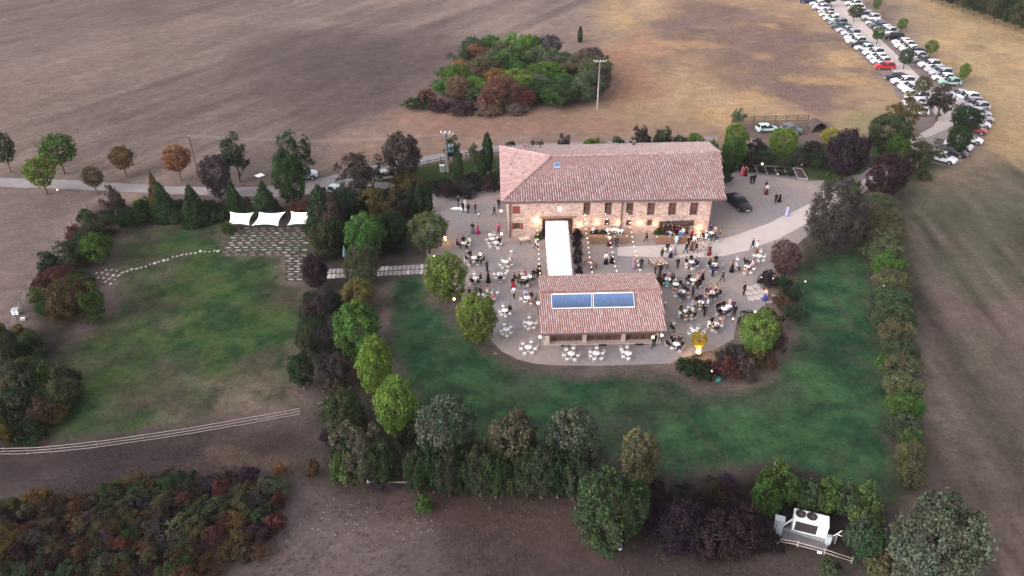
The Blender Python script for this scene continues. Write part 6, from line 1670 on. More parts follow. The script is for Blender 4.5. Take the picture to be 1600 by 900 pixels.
for i, (x, y) in enumerate(((926.5, 372), (949.5, 374), (955.5, 373), (961, 373), (966, 375), (971, 375))):
    q = P(x, y, .02); person(q[0], q[1] + .3, R.uniform(-.3, .3), 'hold', 'shirt:white/black', 'waiter in white shirt behind the left bar', 'waiters behind the left bar')
for i, (x, y) in enumerate(((1036, 371), (1043, 370.5), (1050, 370), (1057, 370), (1061, 370.5))):
    q = P(x, y, .02); person(q[0], q[1] + .5, R.uniform(-.3, .3), 'hold', 'suit:black' if i % 2 else 'suit:burgundy', '%s clad person behind the right bar' % ('black' if i % 2 else 'burgundy'), 'people behind the right bar')
# the bride with a white gown, its train spread on the gravel
q = P(727, 331, .02); bride = person(q[0], q[1] + .6, .3, 'hold', 'dress:white', 'bride in white gown and veil amid the people in black', None)
v = MB(); v.lathe([(.34, .9), (.38, .5), (.52, .2), (.68, .02)], 16, 0, (0, .1, 0), .9); obj('overskirt', v.mesh('overskirt', 'cloth_white', True), bride)
V = []; Fv = []
for j in range(9):
    for i in range(7):
        t = j / 8; s_ = i / 6 - .5; V.append((s_ * (.24 + 1.1 * t), .10 + .55 * t + .05 * math.sin(i * 2.1), 1.68 - 1.35 * t - .15 * s_ * s_))
for j in range(8):
    for i in range(6): Fv.append((j * 7 + i, j * 7 + i + 1, j * 7 + i + 8, j * 7 + i + 7))
ve = obj('veil', np_mesh('veil', np.array(V), np.array(Fv), 'cloth_white', None, True), bride); md = ve.modifiers.new('thickness', 'SOLIDIFY'); md.thickness = .01
tq = P(714, 325.5, .03); tr_ = MB(); n = 16
ring = [(math.cos(k / n * 6.283) * (1.0 + .18 * math.sin(k * 2.3)), math.sin(k / n * 6.283) * (.42 + .07 * math.sin(k * 1.7)), .012) for k in range(n)]
for k in range(n): tr_.quad([(0, 0, .10), ring[k], ring[(k + 1) % n]])
obj('white_cloth', tr_.mesh('white_cloth', 'sail_white', True), None, (tq[0], tq[1], .022), (0, 0, .1), None, None, 'white cloth spread on the gravel left of the bride', 'cloth')
# ================================================================== BARS, LAMPS, POLES, FENCES, MACHINES
def bar_counter(pxl, pxr, pyb, label, front):
    a, b_ = P(pxl, pyb), P(pxr, pyb); L_ = np.linalg.norm((b_ - a)[:2]); rz = math.atan2(b_[1] - a[1], b_[0] - a[0]); c = (a + b_) / 2
    r_ = root('bar_counter', (c[0], c[1], .02), rz, label, 'bar')
    n = max(4, int(L_ / .75))
    for i in range(n):
        mb = MB(); x0 = -L_ / 2 + L_ * i / n; wd = L_ / n
        mb.box((x0 + wd / 2, .0, .52), (wd - .03, .06, .96)); mb.box((x0 + wd / 2, -.036, .52), (wd * .7, .012, .7))
        obj('panel', mb.mesh('panel', front), r_)
    obj('counter_top', MB().box((0, .32, 1.03), (L_ + .2, .85, .06)).mesh('counter_top', 'wood'), r_)
    for s_ in (-1, 1): obj('end_panel', MB().box((s_ * (L_ / 2 - .03), .32, .52), (.06, .58, .94)).mesh('end_panel', front), r_)
    obj('shelf', MB().box((0, .45, .55), (L_ - .2, .4, .04)).mesh('shelf', 'dark_wood'), r_)
    rg = random.Random(int(pxl))
    for i in range(int(L_ * 2.2)):
        x = rg.uniform(-L_ / 2, L_ / 2); y = rg.uniform(.1, .6); lx, ly = math.cos(rz) * x - math.sin(rz) * y, math.sin(rz) * x + math.cos(rz) * y
        mb = MB()
        if i % 3: mb.lathe([(.038, 0), (.04, .17), (.016, .23), (.014, .30)], 8); nm = 'bottle'; mt = rg.choice(['dark_wood', 'teal', 'black_metal'])
        else: mb.lathe([(.10, 0), (.14, .02), (.15, .03)], 10); nm = 'plate'; mt = 'white_paint'
        obj(nm, mb.mesh(nm, mt, True), None, (c[0] + lx, c[1] + ly, 1.08), None, None, None, '%s standing on the %s' % ('dark ' + nm if nm == 'bottle' else 'white ' + nm, 'left bar counter' if pxl < 1000 else 'right bar counter'), nm, '%ss on the bar counters' % nm)
    return r_
bar_counter(921, 980, 381, 'long wooden bar counter on the left, under the farmhouse wall', 'wood')
bar_counter(1024, 1076, 381.5, 'long wooden bar counter on the right, under the farmhouse wall', 'terracotta')
# shelving with bottles behind the right bar
rk = P(1051, 366.5); shf = root('bottle_rack', (rk[0], rk[1], .02), yaw, 'dark bottle rack against the wall behind the right bar', 'rack')
for z in (.3, .85, 1.4, 1.9): obj('shelf', MB().box((0, 0, z), (4.2, .4, .05)).mesh('shelf', 'dark_wood'), shf)
for x in (-2.1, -.7, .7, 2.1): obj('upright', MB().box((x, .02, 1.0), (.08, .44, 2.0)).mesh('upright', 'dark_wood'), shf)
mb = MB(); rg = random.Random(3)
for z in (.33, .88, 1.43, 1.93):
    for i in range(22):
        mb.lathe([(.045, 0), (.045, .2), (.018, .27), (.016, .34)], 6, 0, (-1.95 + i * .185 + rg.uniform(-.03, .03), rg.uniform(-.08, .08), z))
obj('bottles', mb.mesh('bottles', 'black_metal'), shf, kind='stuff')
# potted plant boxes
def buffet(c4, label, matk, white, seed):
    """oblong table turned on the terrace, corners of its top in the photo"""
    q = [P(x, y, .85) for x, y in c4]; c = sum(q) / 4
    ux = (q[1] - q[0]); L_ = np.linalg.norm(ux[:2]); rz = math.atan2(ux[1], ux[0]); Wd = np.linalg.norm((q[3] - q[0])[:2])
    r_ = root('buffet_table', (c[0], c[1], .02), rz, label, 'table')
    obj('tabletop', MB().box((0, 0, .82), (L_, Wd, .05)).mesh('tabletop', matk), r_)
    for sx in (-1, 1):
        for sy in (-1, 1): obj('leg', MB().box((sx * (L_ / 2 - .08), sy * (Wd / 2 - .08), .40), (.07, .07, .79)).mesh('leg', 'dark_wood'), r_)
    for s_ in (-1, 1): obj('apron', MB().box((0, s_ * (Wd / 2 - .06), .75), (L_ - .3, .03, .10)).mesh('apron', matk), r_)
    rg = random.Random(seed)
    nx_ = int(L_ / .42); ny_ = max(2, int(Wd / .42))
    for i in range(nx_):
        for j in range(ny_):
            x = -L_ / 2 + L_ * (i + .5) / nx_; y = -Wd / 2 + Wd * (j + .5) / ny_
            if rg.random() > white: continue
            lx, ly = math.cos(rz) * x - math.sin(rz) * y, math.sin(rz) * x + math.cos(rz) * y
            mb = MB(); mb.lathe([(.08, 0), (.15, .02), (.17, .03), (.12, .025)], 10); 
            for k in range(3): mb.sphere((rg.uniform(-.06, .06), rg.uniform(-.06, .06), .045), .045, 6, 4, 1)
            obj('plate', mb.mesh('plate', ['white_paint', 'food'], True), None, (c[0] + lx, c[1] + ly, .868), (0, 0, rg.uniform(0, 6)), None, None, 'white plate with food on the %s' % label.split(' standing')[0], 'plate', 'plates on the buffet tables')
    return c
buffet(((1013, 404.5), (1034, 401), (1043, 411.5), (1025, 416)), 'laid buffet table standing by the annex rear corner', 'wood', .95, 2)
buffet(((912, 407), (922, 403.5), (933, 410.5), (923, 415.5)), 'reddish wooden buffet table standing right of the canopy', 'terracotta', .4, 3)
buffet(((810, 371), (826, 368.5), (828, 373), (812, 376)), 'low pinkish buffet table standing by the left house wall', 'plaster', .5, 4)

# ---- lamps
def garden_lamp(px, py, label, on=True, h=.75, rr=.15, mat=None, light=0, col=(1, .8, .5)):
    q = P(px, py, h); r_ = root('garden_lamp', (q[0], q[1], .0), 0, label, 'lamp', 'garden lamps')
    mb = MB(); mb.tube([(0, 0, 0), (0, 0, h - rr * .8)], .03, 6); mb.lathe([(.10, 0), (.08, .05)], 8); obj('post', mb.mesh('post', 'black_metal'), r_)
    g = MB(); g.sphere((0, 0, h), rr, 12, 8); obj('globe', g.mesh('globe', mat or ('globe' if on else 'globe_off'), True), r_)
    if light:
        ld = bpy.data.lights.new('lamp_light', 'POINT'); ld.energy = light * .5; ld.color = col; ld.shadow_soft_size = rr * 1.05
        lo = bpy.data.objects.new('lamp_light', ld); COL.objects.link(lo); lo.parent = r_; lo.location = (0, 0, h + rr + .05)
    return r_
for px, py, lb, on, h in ((783, 329.5, 'lit globe lamp at the left rear corner of the farmhouse', 1, .9), (783.5, 365.5, 'lit globe lamp at the left front corner of the farmhouse', 1, .9), (748, 334.5, 'unlit pale globe beside the group round the bride', 0, .4),
                          (678, 400, 'small lit globe lamp above the stone slab path', 1, .5), (709.5, 467, 'lit globe lamp at the right foot of the bright terrace tree', 1, .5), (841, 473.5, 'lit globe lamp at the left wall of the annex', 1, 1.6), (844, 526.5, 'lit globe lamp at the left front corner of the annex', 1, 1.6),
                          (1020, 527, 'lit globe lamp under the right eave of the annex', 1, 1.6), (1034, 524, 'lit globe lamp right of the annex front', 1, .9), (1039.5, 473, 'unlit pale globe at the right wall of the annex', 0, .5), (1207.5, 436, 'lit globe lamp in the shrubs by the flagstones', 1, .9),
                          (1190.5, 433.5, 'small lit lamp left of the shrubs by the flagstones', 1, .4), (1208, 441.5, 'small lit lamp just below the globe by the flagstones', 1, .5), (1234.5, 453.5, 'small lit lamp on the lawn edge right of the flagstones', 1, .4), (1180, 487, 'small lit lamp above the yellow green tree', 1, .5), (1145.5, 498, 'small lit lamp left of the yellow green tree', 1, .5),
                          (1217.5, 509, 'small lit lamp right of the yellow green tree', 1, .5), (1107, 563, 'small lit lamp among the reddish shrubs, the upper one', 1, 1.3), (1112, 580, 'small lit lamp among the reddish shrubs, the lower one', 1, 1.3), (1258.5, 440, 'white globe on the lawn near the dark purplish tree', 0, .3),
                          (1191, 256, 'lit globe lamp behind the garden beds', 1, .7), (1215.5, 272, 'unlit white globe in front of the garden beds', 0, .4), (1253, 257, 'unlit pale globe at the right end of the garden beds', 0, .6), (89.5, 296.5, 'small lit lamp on the verge of the farm road', 1, .5),
                          (1381, 447, 'small amber lamp on the long right hedge', 1, 2.6), (1063, 363, 'lit globe lamp right of the right bar', 1, 1.0), (1091, 363, 'lit globe lamp at the house wall, the upper one of a pair', 1, 1.2), (1091, 369, 'lit globe lamp at the house wall, the lower one of a pair', 1, .5), (1040.5, 389, 'small lit globe at the left end of the right bar crowd', 1, .4)):
    small = 'small' in lb
    garden_lamp(px, py, lb, bool(on), h, .09 if small else .16)
garden_lamp(695.5, 371, 'warm orange lantern between round tree and gravel terrace, upper one', True, .95, .15, 'lamp_warm', 60, (1, .5, .18))
garden_lamp(695.8, 374.5, 'warm orange lantern between round tree and gravel terrace, lower one', True, .45, .14, 'lamp_warm')
# fire bowl under the golden bush
fb = P(1091, 549, .5); fr_ = root('fire_bowl', (fb[0], fb[1] - .1, 0), 0, 'burning fire bowl glowing orange under the golden bush', 'fire bowl')
mb = MB(); mb.lathe([(.12, 0), (.10, .18), (.28, .32), (.40, .48), (.37, .48), (.24, .36)], 16); obj('bowl', mb.mesh('bowl', 'black_metal', True), fr_)
rg = random.Random(4)
for i in range(7):
    a = i * .9; x, y = math.cos(a) * .17 * (i > 0), math.sin(a) * .17 * (i > 0); hh = rg.uniform(.35, .62)
    f = MB(); f.lathe([(.10, .40), (.13, .50), (.09, .40 + hh * .6), (.01, .42 + hh)], 8, 0, (x, y, 0)); obj('flame', f.mesh('flame', 'fire', True), fr_)
ld = bpy.data.lights.new('fire_light', 'POINT'); ld.energy = 75; ld.color = (1, .58, .16); ld.shadow_soft_size = .3
lo = bpy.data.objects.new('fire_light', ld); COL.objects.link(lo); lo.parent = fr_; lo.location = (0, 0, 1.15)
# wall lamps of the farmhouse
for px, py, pw, lb in ((839, 346, 90, 'bright warm wall lamp left of the canopy doorway'), (905, 352, 60, 'warm wall lamp just right of the canopy doorway'), (932, 349, 45, 'warm wall lamp above the left end of the left bar'), (966, 350, 40, 'warm wall lamp between the two left bar windows'), (1000, 350, 45, 'warm wall lamp right of the middle downpipe'),
                   (1024, 351, 40, 'warm wall lamp above the left end of the right bar'), (1064, 357, 45, 'warm wall lamp above the right end of the right bar'), (1092, 357, 65, 'warm wall lamp at the right end of the house front')):
    u, z = on_wall(px, py); q = wpt(u, z, -.12); r_ = root('wall_lamp', q, yaw, lb, 'lamp', 'wall lamps of the farmhouse')
    obj('bracket', MB().box((0, .06, 0), (.10, .12, .24)).box((0, -.02, -.12), (.12, .16, .03)).mesh('bracket', 'black_metal'), r_)
    g = MB(); g.lathe([(.05, -.09), (.075, 0), (.05, .10)], 10); obj('glass', g.mesh('glass', 'lamp_warm', True), r_)
    ld = bpy.data.lights.new('wall_light', 'POINT'); ld.energy = pw * .38; ld.color = (1, .57, .28); ld.shadow_soft_size = .08
    lo = bpy.data.objects.new('wall_light', ld); COL.objects.link(lo); lo.parent = r_; lo.location = (0, -.28, .12)
# strings of bulbs from the house wall to the annex eave
STR = [([(838.5, 338), (839, 352), (839.5, 360), (840, 366.5), (840.5, 374), (841, 382), (841.2, 389.5), (841.7, 397), (842, 404.5), (842.5, 412), (843.2, 419.5), (844, 427)], 'string of warm bulbs left of the canopy'),
       ([(914, 335.5), (914, 342.5), (914.5, 350), (915, 357.5), (916, 364.5), (917.5, 372), (919, 379), (919.5, 387), (920.5, 394.5), (921.2, 402), (923, 410), (924.2, 417), (925.5, 425)], 'string of warm bulbs just right of the canopy'),
       ([(946, 334), (948.5, 342), (949, 349.5), (950, 357), (951.5, 365), (952.7, 372), (954, 379.5), (955.5, 386.5), (957.5, 394), (958.2, 401), (960, 408.5), (961.5, 416), (963.5, 423)], 'string of warm bulbs over the middle of the left bar'),
       ([(980, 333.5), (983.5, 341), (984, 348), (985, 355.5), (987, 363), (988, 370), (989, 377.5), (991, 385), (992.5, 392.5), (994, 399.5), (996, 407), (997.7, 414.5), (1000, 422)], 'string of warm bulbs right of the left bar')]
bulb = MB(); bulb.sphere((0, 0, 0), .052, 8, 6); bulb = bulb.mesh('bulb', 'bulb', True)
for pts, lb in STR:
    n = len(pts); a_end = on_plane(pts[0][0], pts[0][1], W0, W1); z0 = a_end[2]; z1 = 2.95
    W_ = []
    for i, (x, y) in enumerate(pts):
        t = i / (n - 1); W_.append(P(x, y, z0 + (z1 - z0) * t - .35 * math.sin(math.pi * t) ** 1.0) if i else a_end + np.array([0, -.05, 0]))
    r_ = root('string_lights', (0, 0, 0), 0, lb, 'string lights', 'strings of bulbs over the courtyard')
    mb = MB(); mb.tube([tuple(q + np.array([0, 0, .10])) for q in W_], .012, 4); obj('cable', mb.mesh('cable', 'black_metal'), r_)
    for q in W_: obj('bulb', bulb, r_, tuple(q))

# ---- poles
def pole_top(px, py, top):
    b_ = P(px, py); return b_, height_at(px, py, top)
b_, h = pole_top(933, 172, 95); r_ = root('utility_pole', tuple(b_), 0, 'tall thin utility pole with insulators right of the copse', 'pole')
mb = MB(); mb.tube([(0, 0, -.2), (0, 0, h)], [.17, .11], 8); obj('post', mb.mesh('post', 'pole_concrete', True), r_)
obj('crossarm', MB().box((0, -.14, h - .1), (2.1, .09, .09)).mesh('crossarm', 'metal_grey'), r_)
for x in (-1.15, -.6, .05, .6, 1.15):
    g = MB(); g.lathe([(.03, 0), (.09, .06), (.05, .12), (.09, .18), (.03, .28)], 8, 0, (x, -.14, h - .04)); obj('insulator', g.mesh('insulator', 'pale_stone', True), r_)
b_, h = pole_top(699, 268, 206); r_ = root('transformer_pole', tuple(b_), 0, 'thick concrete pole carrying a blue transformer and white insulators', 'pole')
mb = MB(); mb.tube([(0, 0, -.2), (0, 0, h)], [.34, .19], 10); obj('post', mb.mesh('post', 'pole_concrete', True), r_)
mb = MB(); mb.box((.75, -.1, h * .60), (.85, .7, 1.05))
for i in range(5): mb.box((.75 - .36 + i * .18, -.5, h * .60), (.04, .12, .8))
for i in range(3): mb.lathe([(.05, 0), (.08, .1), (.05, .28)], 8, 1, (.5 + i * .25, -.1, h * .60 + .52))
obj('transformer', mb.mesh('transformer', ['transformer_blue', 'pale_stone']), r_)
obj('bracket', MB().box((.5, 0, h * .60 - .58), (1.3, .5, .10)).mesh('bracket', 'metal_grey'), r_)
for z, y in ((h - .1, -.25), (h - .7, .5)): obj('crossarm', MB().box((.45 if z < h - .5 else 0, y, z), (1.7, .1, .1)).mesh('crossarm', 'metal_grey'), r_)
for x, y, z in ((-.7, -.25, h - .05), (0, -.25, h - .05), (.7, -.25, h - .05), (-.2, .5, h - .65), (.5, .5, h - .65), (1.15, .5, h - .65)):
    g = MB(); g.lathe([(.05, 0), (.13, .06), (.08, .14), (.13, .2), (.05, .32)], 8, 0, (x, y, z)); obj('insulator', g.mesh('insulator', 'pale_stone', True), r_)
q = P(691, 268); r_ = root('meter_cabinet', tuple(q), .1, 'small white cabinet at the foot of the transformer pole', 'cabinet')
obj('box', MB().box((0, 0, .55), (.75, .5, 1.1)).box((0, 0, 1.13), (.84, .6, .08)).mesh('box', 'unit_white'), r_); obj('door', MB().box((0, -.262, .55), (.6, .02, .9)).mesh('door', 'metal_grey'), r_)
b_, h = pole_top(313, 286, 212); r_ = root('utility_pole', tuple(b_), 0, 'leaning thin wooden pole right of the orange young tree', 'pole')
mb = MB(); mb.tube([(0, 0, -.2), (-.15, .05, h)], [.13, .08], 8); obj('post', mb.mesh('post', 'bark', True), r_)
for x in (-.15,):
    g = MB(); g.lathe([(.04, 0), (.08, .05), (.04, .16)], 8, 0, (x, 0, h - .1)); obj('insulator', g.mesh('insulator', 'pale_stone', True), r_)
wr_ = MB(); A = Vector((*b_[:2], h)); B = Vector((*P(699, 268)[:2], height_at(699, 268, 206) - .4))
for k in (-.3, .3): wr_.tube([A + (B - A) * t + Vector((0, k, -1.0 * math.sin(math.pi * t))) for t in np.linspace(0, 1, 14)], .012, 3)
obj('overhead_cable', wr_.mesh('overhead_cable', 'metal_grey'), label='thin overhead cable between leaning pole and transformer pole', cat='cable')

# ---- fences
def rail_fence(pix, heights, label, post_mat, rail_mat, spacing, ph, name='rail_fence', r=.045, wob=.06, seed=1):
    W_ = [P(x, y)[:2] for x, y in pix]; rg = random.Random(seed)
    S_ = [0]
    for a, c in zip(W_[:-1], W_[1:]): S_.append(S_[-1] + np.linalg.norm(c - a))
    n = max(1, int(round(S_[-1] / spacing)))
    pts = [np.array([np.interp(S_[-1] * i / n, S_, [w_[k] for w_ in W_]) for k in (0, 1)]) for i in range(n + 1)]
    r_ = root(name, (0, 0, 0), 0, label, 'fence')
    for p in pts:
        mb = MB(); mb.tube([(p[0], p[1], -.1), (p[0], p[1], ph + rg.uniform(-.03, .05))], max(.04, r * 1.25), 6); obj('post', mb.mesh('post', post_mat), r_)
    for i in range(n):
        for z in heights:
            a, c = pts[i], pts[i + 1]; d = (c - a) / np.linalg.norm(c - a); nn = np.array([d[1], -d[0]]) * (r * 1.8)
            mb = MB(); za, zb = z + rg.uniform(-wob, wob), z + rg.uniform(-wob, wob)
            mb.tube([(a[0] + nn[0] - d[0] * .06, a[1] + nn[1] - d[1] * .06, za), ((a[0] + c[0]) / 2 + nn[0], (a[1] + c[1]) / 2 + nn[1], (za + zb) / 2 - rg.uniform(0, .03)), (c[0] + nn[0] + d[0] * .06, c[1] + nn[1] + d[1] * .06, zb)], r, 6)
            obj('rail', mb.mesh('rail', rail_mat), r_)
    return r_
rail_fence([(-60, 713), (0, 712), (60, 711), (140, 703), (220, 692), (310, 678), (400, 662), (470, 649)], (.28, .62, .96), 'long white three rail fence along the lower edge of the west lawn', 'fence_wood', 'fence_white', 2.1, 1.0, r=.030, seed=2, wob=.03)
rail_fence([(498, 641), (524, 636)], (.28, .62, .96), 'short white three rail fence piece at the garden belt', 'fence_wood', 'fence_white', 1.8, 1.0, r=.030, seed=3, wob=.03)
rail_fence([(1160, 192), (1262, 190)], (.35, .8, 1.2), 'brown three rail fence behind the parked pale green car', 'fence_wood', 'fence_wood', 2.3, 1.35, r=.06, seed=4)
rail_fence([(650, 263), (690, 254), (735, 245), (790, 240)], (.45, .9), 'brown two rail fence between road and transformer pole', 'fence_wood', 'fence_wood', 2.4, 1.1, r=.055, seed=5)
rail_fence([(1244, 238), (1262, 236)], (.4, .8), 'short brown two rail fence above the dull shrubs', 'fence_wood', 'fence_wood', 1.6, 1.0, r=.05, seed=6)
rail_fence([(575, 755), (642, 756)], (.3,), 'low pale wooden edging at the bank below the garden belt', 'pale_wood', 'pale_wood', 2.0, .4, r=.05, seed=7)
rail_fence([(138, 330), (108, 362), (88, 392), (60, 432), (40, 470), (22, 510), (2, 560)], (.3, .65, 1.0), 'thin wire fence along the left field edge', 'dark_wood', 'metal_grey', 2.6, 1.3, 'wire_fence', r=.014, wob=.01, seed=8)
rail_fence([(1204, 846), (1240, 853), (1280, 864), (1330, 880)], (.35, .62), 'pale two rail fence below the air conditioner', 'pale_wood', 'pale_wood', 2.0, .75, r=.035, seed=9)

# ---- garden beds right of the house
ORD_ = ['first', 'second', 'third', 'fourth', 'fifth', 'sixth', 'seventh', 'eighth']
fr0, fr1 = P(1137, 268), P(1262.5, 281.5); bk0, bk1 = P(1136, 256), P(1253, 265)
for i in range(8):
    t0, t1 = i / 8 + .006, (i + 1) / 8 - .006
    c = [fr0 + (fr1 - fr0) * t0, fr0 + (fr1 - fr0) * t1, bk0 + (bk1 - bk0) * t1, bk0 + (bk1 - bk0) * t0]
    ctr = sum(c) / 4; r_ = root('garden_bed', (ctr[0], ctr[1], 0), 0, ['leftmost garden bed by the farmhouse gable', 'second garden bed from the farmhouse', 'third garden bed from the farmhouse', 'fourth garden bed from the farmhouse', 'fifth garden bed from the farmhouse', 'sixth garden bed from the farmhouse', 'seventh garden bed from the farmhouse', 'rightmost garden bed with bare earth rows'][i], 'garden bed', 'low edged garden beds')
    for k in range(4):
        a, d = c[k] - ctr, c[(k + 1) % 4] - ctr; m_ = (a + d) / 2; L_ = np.linalg.norm(d - a)
        obj('edge_board', MB().box((m_[0], m_[1], .13), (L_ - .1 if k % 2 else L_ + .1, .10, .26 if k % 2 else .265), 0, math.atan2(d[1] - a[1], d[0] - a[0])).mesh('edge_board', 'stone_slab' if i == 7 else 'concrete'), r_)
    so = MB(); so.quad([((q - ctr)[0] * .97, (q - ctr)[1] * .97, .16) for q in c]); obj('soil', so.mesh('soil', 'bed_soil'), r_)
    rg = random.Random(i)
    if i == 7:
        for k in range(4):
            m0 = (c[0] + (c[3] - c[0]) * (k + .5) / 4 - ctr) * .85; m1 = (c[1] + (c[2] - c[1]) * (k + .5) / 4 - ctr) * .85
            mb = MB(); mb.tube([(m0[0], m0[1], .17), (m1[0], m1[1], .17)], .10, 6); obj('earth_row', mb.mesh('earth_row', 'bed_soil'), r_)
    else:
        for k in range(5):
            q = ctr + (c[k % 4] - ctr) * rg.uniform(.2, .65)
            plant_at('shrub', q[0], q[1], rg.uniform(.35, .6), rg.uniform(.9, 1.5), rg.choice(['dull green', 'dark green', 'dull green']), 'low green plant growing in the %s garden bed' % ORD_[i], 'plants in the garden beds')

# ---- air conditioning machine in its hedge
yawA = math.radians(-19); qa = P(1266, 836)
pad = [P(x, y) for x, y in ((1208, 838), (1288, 862), (1308, 838), (1240, 815))]
sheet('concrete_pad', [tuple(p[:2]) for p in pad], .03, 'concrete', 'concrete pad under the white air conditioner', 'pad', ragged=.03)
LX, LY, LZ = 2.75, 1.25, 1.3
c = qa + np.array([.0, .55, 0])
ac = root('air_conditioner', (c[0], c[1], .03), yawA, 'big white rooftop style air conditioner with two dark fans on top', 'air conditioner')
obj('casing', MB().box((0, 0, LZ / 2 + .08), (LX, LY, LZ)).mesh('casing', 'unit_white'), ac)
obj('lid', MB().box((0, 0, LZ + .10), (LX + .06, LY + .06, .05)).mesh('lid', 'unit_white'), ac)
obj('condenser', MB().box((-.32, -LY / 2 - .012, LZ * .55 + .06), (1.75, .03, LZ * .78)).mesh('condenser', 'black_metal'), ac)
for i in range(7): obj('slat', MB().box((-.32, -LY / 2 - .032, LZ * .2 + .10 + i * LZ * .115), (1.72, .012, .02)).mesh('slat', 'gutter'), ac)
for x in (-.88, .02):
    f = MB(); f.lathe([(.36, LZ + .13), (.40, LZ + .13), (.42, LZ + .24), (.37, LZ + .24), (.36, LZ + .14)], 22, 0, (x, .12, 0)); fo = obj('fan', f.mesh('fan', 'black_metal'), ac)
    d = MB(); d.lathe([(.01, LZ + .135), (.36, LZ + .135), (.36, LZ + .145), (.01, LZ + .15)], 20, 0, (x, .12, 0)); obj('fan_well', d.mesh('fan_well', 'rubber'), fo)
    for k in range(5):
        a = k * 1.2566; bl = MB(); bl.box((x + math.cos(a) * .19, .12 + math.sin(a) * .19, LZ + .19), (.30, .13, .012), 0, a, .35); obj('blade', bl.mesh('blade', 'gutter'), fo)
for x in (-LX / 2 + .1, LX / 2 - .1): obj('foot', MB().box((x, 0, .04), (.12, LY, .08)).mesh('foot', 'metal_grey'), ac)
q = P(1211, 838); cb = root('electric_cabinet', (q[0] + .15, q[1] + .2, .03), yawA, 'tall grey metal cabinet left of the air conditioner', 'cabinet')
obj('box', MB().box((0, 0, .95), (.72, .55, 1.9)).box((0, 0, 1.92), (.80, .62, .05)).mesh('box', 'metal_grey'), cb)
obj('door', MB().box((0, -.285, .95), (.62, .02, 1.7)).mesh('door', 'metal_grey'), cb); obj('handle', MB().box((-.2, -.31, 1.35), (.05, .05, .28)).mesh('handle', 'black_metal'), cb)
q = P(1291, 853); cb = root('switch_box', (q[0], q[1], .03), yawA, 'small grey box on a stand right below the air conditioner', 'cabinet')
obj('box', MB().box((0, 0, .75), (.42, .30, .85)).mesh('box', 'metal_grey'), cb); obj('stand', MB().box((0, 0, .16), (.10, .10, .32)).mesh('stand', 'metal_grey'), cb)
A = P(1222, 824); 
for k, (z, lb) in enumerate(((.9, 'upper white pipe run from cabinet to air conditioner'), (.62, 'lower white pipe run from cabinet to air conditioner'))):
    mb = MB(); s_ = np.array([c[0] - math.cos(yawA) * LX / 2, c[1] - math.sin(yawA) * LX / 2])
    e_ = np.array([P(1211, 838)[0] + .5, P(1211, 838)[1] + .25])
    mb.tube([(s_[0], s_[1] - .1 + k * .25, z), ((s_[0] + e_[0]) / 2, (s_[1] + e_[1]) / 2 + k * .2, z - .03), (e_[0], e_[1] + k * .2, z)], .055, 6); obj('pipe', mb.mesh('pipe', 'unit_white'), label=lb, cat='pipe')
mb = MB(); a, b2 = P(1224, 829), P(1288, 848)
for z in (.12, .3): mb.tube([(a[0], a[1], z), (b2[0], b2[1], z)], .03, 5)
obj('cable_tray', mb.mesh('cable_tray', 'metal_grey'), label='grey metal cable tray lying in front of the air conditioner', cat='cable tray')
for px, py, lb in ((1212, 846, 'small white box on the fence rail, the left one'), (1280, 862, 'small white box on the fence rail, the right one')):
    q = P(px, py, .5); obj('junction_box', MB().box((0, 0, 0), (.34, .12, .16)).box((0, -.065, 0), (.28, .02, .11)).mesh('junction_box', 'unit_white'), None, (q[0], q[1] - .08, .5), (0, 0, yawA), None, None, lb, 'box', 'small white boxes on the fence')
q = P(1309, 834, 1.2); r_ = root('water_tap', (q[0], q[1], 0), 0, 'thin white forked pipe standing at the hedge right of the air conditioner', 'pipe')
mb = MB(); mb.tube([(0, 0, 0), (0, 0, 1.1), (.02, 0, 1.25)], .035, 6); obj('riser', mb.mesh('riser', 'metal_grey'), r_)
mb = MB(); mb.tube([(-.38, -.1, 1.05), (0, 0, 1.25), (.34, .12, 1.42)], .035, 6); obj('arm', mb.mesh('arm', 'unit_white'), r_)
mb = MB(); mb.tube([(0, 0, 1.25), (.10, -.14, 1.16), (.30, -.16, 1.10)], .03, 6); obj('spout', mb.mesh('spout', 'unit_white'), r_)
# ---- round stone edge by the flagstones
cq = P(1200, 467); r_ = root('round_stone_wall', (cq[0], cq[1], .02), 0, 'low curved stone edging round the right end of the flagstones', 'wall')
for i in range(14):
    a = -1.9 + i * .2; obj('stone', MB().box((math.cos(a) * .95, math.sin(a) * .95, .12), (.17, .22, .24 + .03 * (i % 3)), 0, a).mesh('stone', 'stone_slab'), r_)
# ---- small things
for px, py, lb in ((218, 344.5, 'left one of two pale boulders at the top of the west lawn'), (237, 344, 'right one of two pale boulders at the top of the west lawn'), (966, 856, 'pale boulder on the bank under the biggest dark tree'), (19, 640, 'small pale stone in the shrubs at the left edge')):
    q = P(px, py); mb = MB(); rg = random.Random(px); mb.sphere((0, 0, .16), .42, 9, 6, 0, .55)
    mb.v = [(x * (1 + .25 * math.sin(y * 7 + px)), y * (.75 + .2 * math.cos(x * 5)), z * (1 + .2 * math.sin(x * 9))) for x, y, z in mb.v]
    obj('boulder', mb.mesh('boulder', 'pale_stone', True), None, tuple(q), None, (.6,) * 3 if px < 30 else None, None, lb, 'boulder')
q = P(26, 491); r_ = root('beehive', (q[0], q[1], 0), .2, 'white box standing at the wire fence on the left', 'box', 'white boxes at the wire fence')
obj('box', MB().box((0, 0, .40), (.7, .6, .6)).mesh('box', 'unit_white'), r_); obj('lid', MB().box((0, 0, .73), (.78, .68, .07)).mesh('lid', 'metal_grey'), r_)
for x in (-.25, .25): obj('leg', MB().box((x, 0, .05), (.08, .5, .1)).mesh('leg', 'dark_wood'), r_)
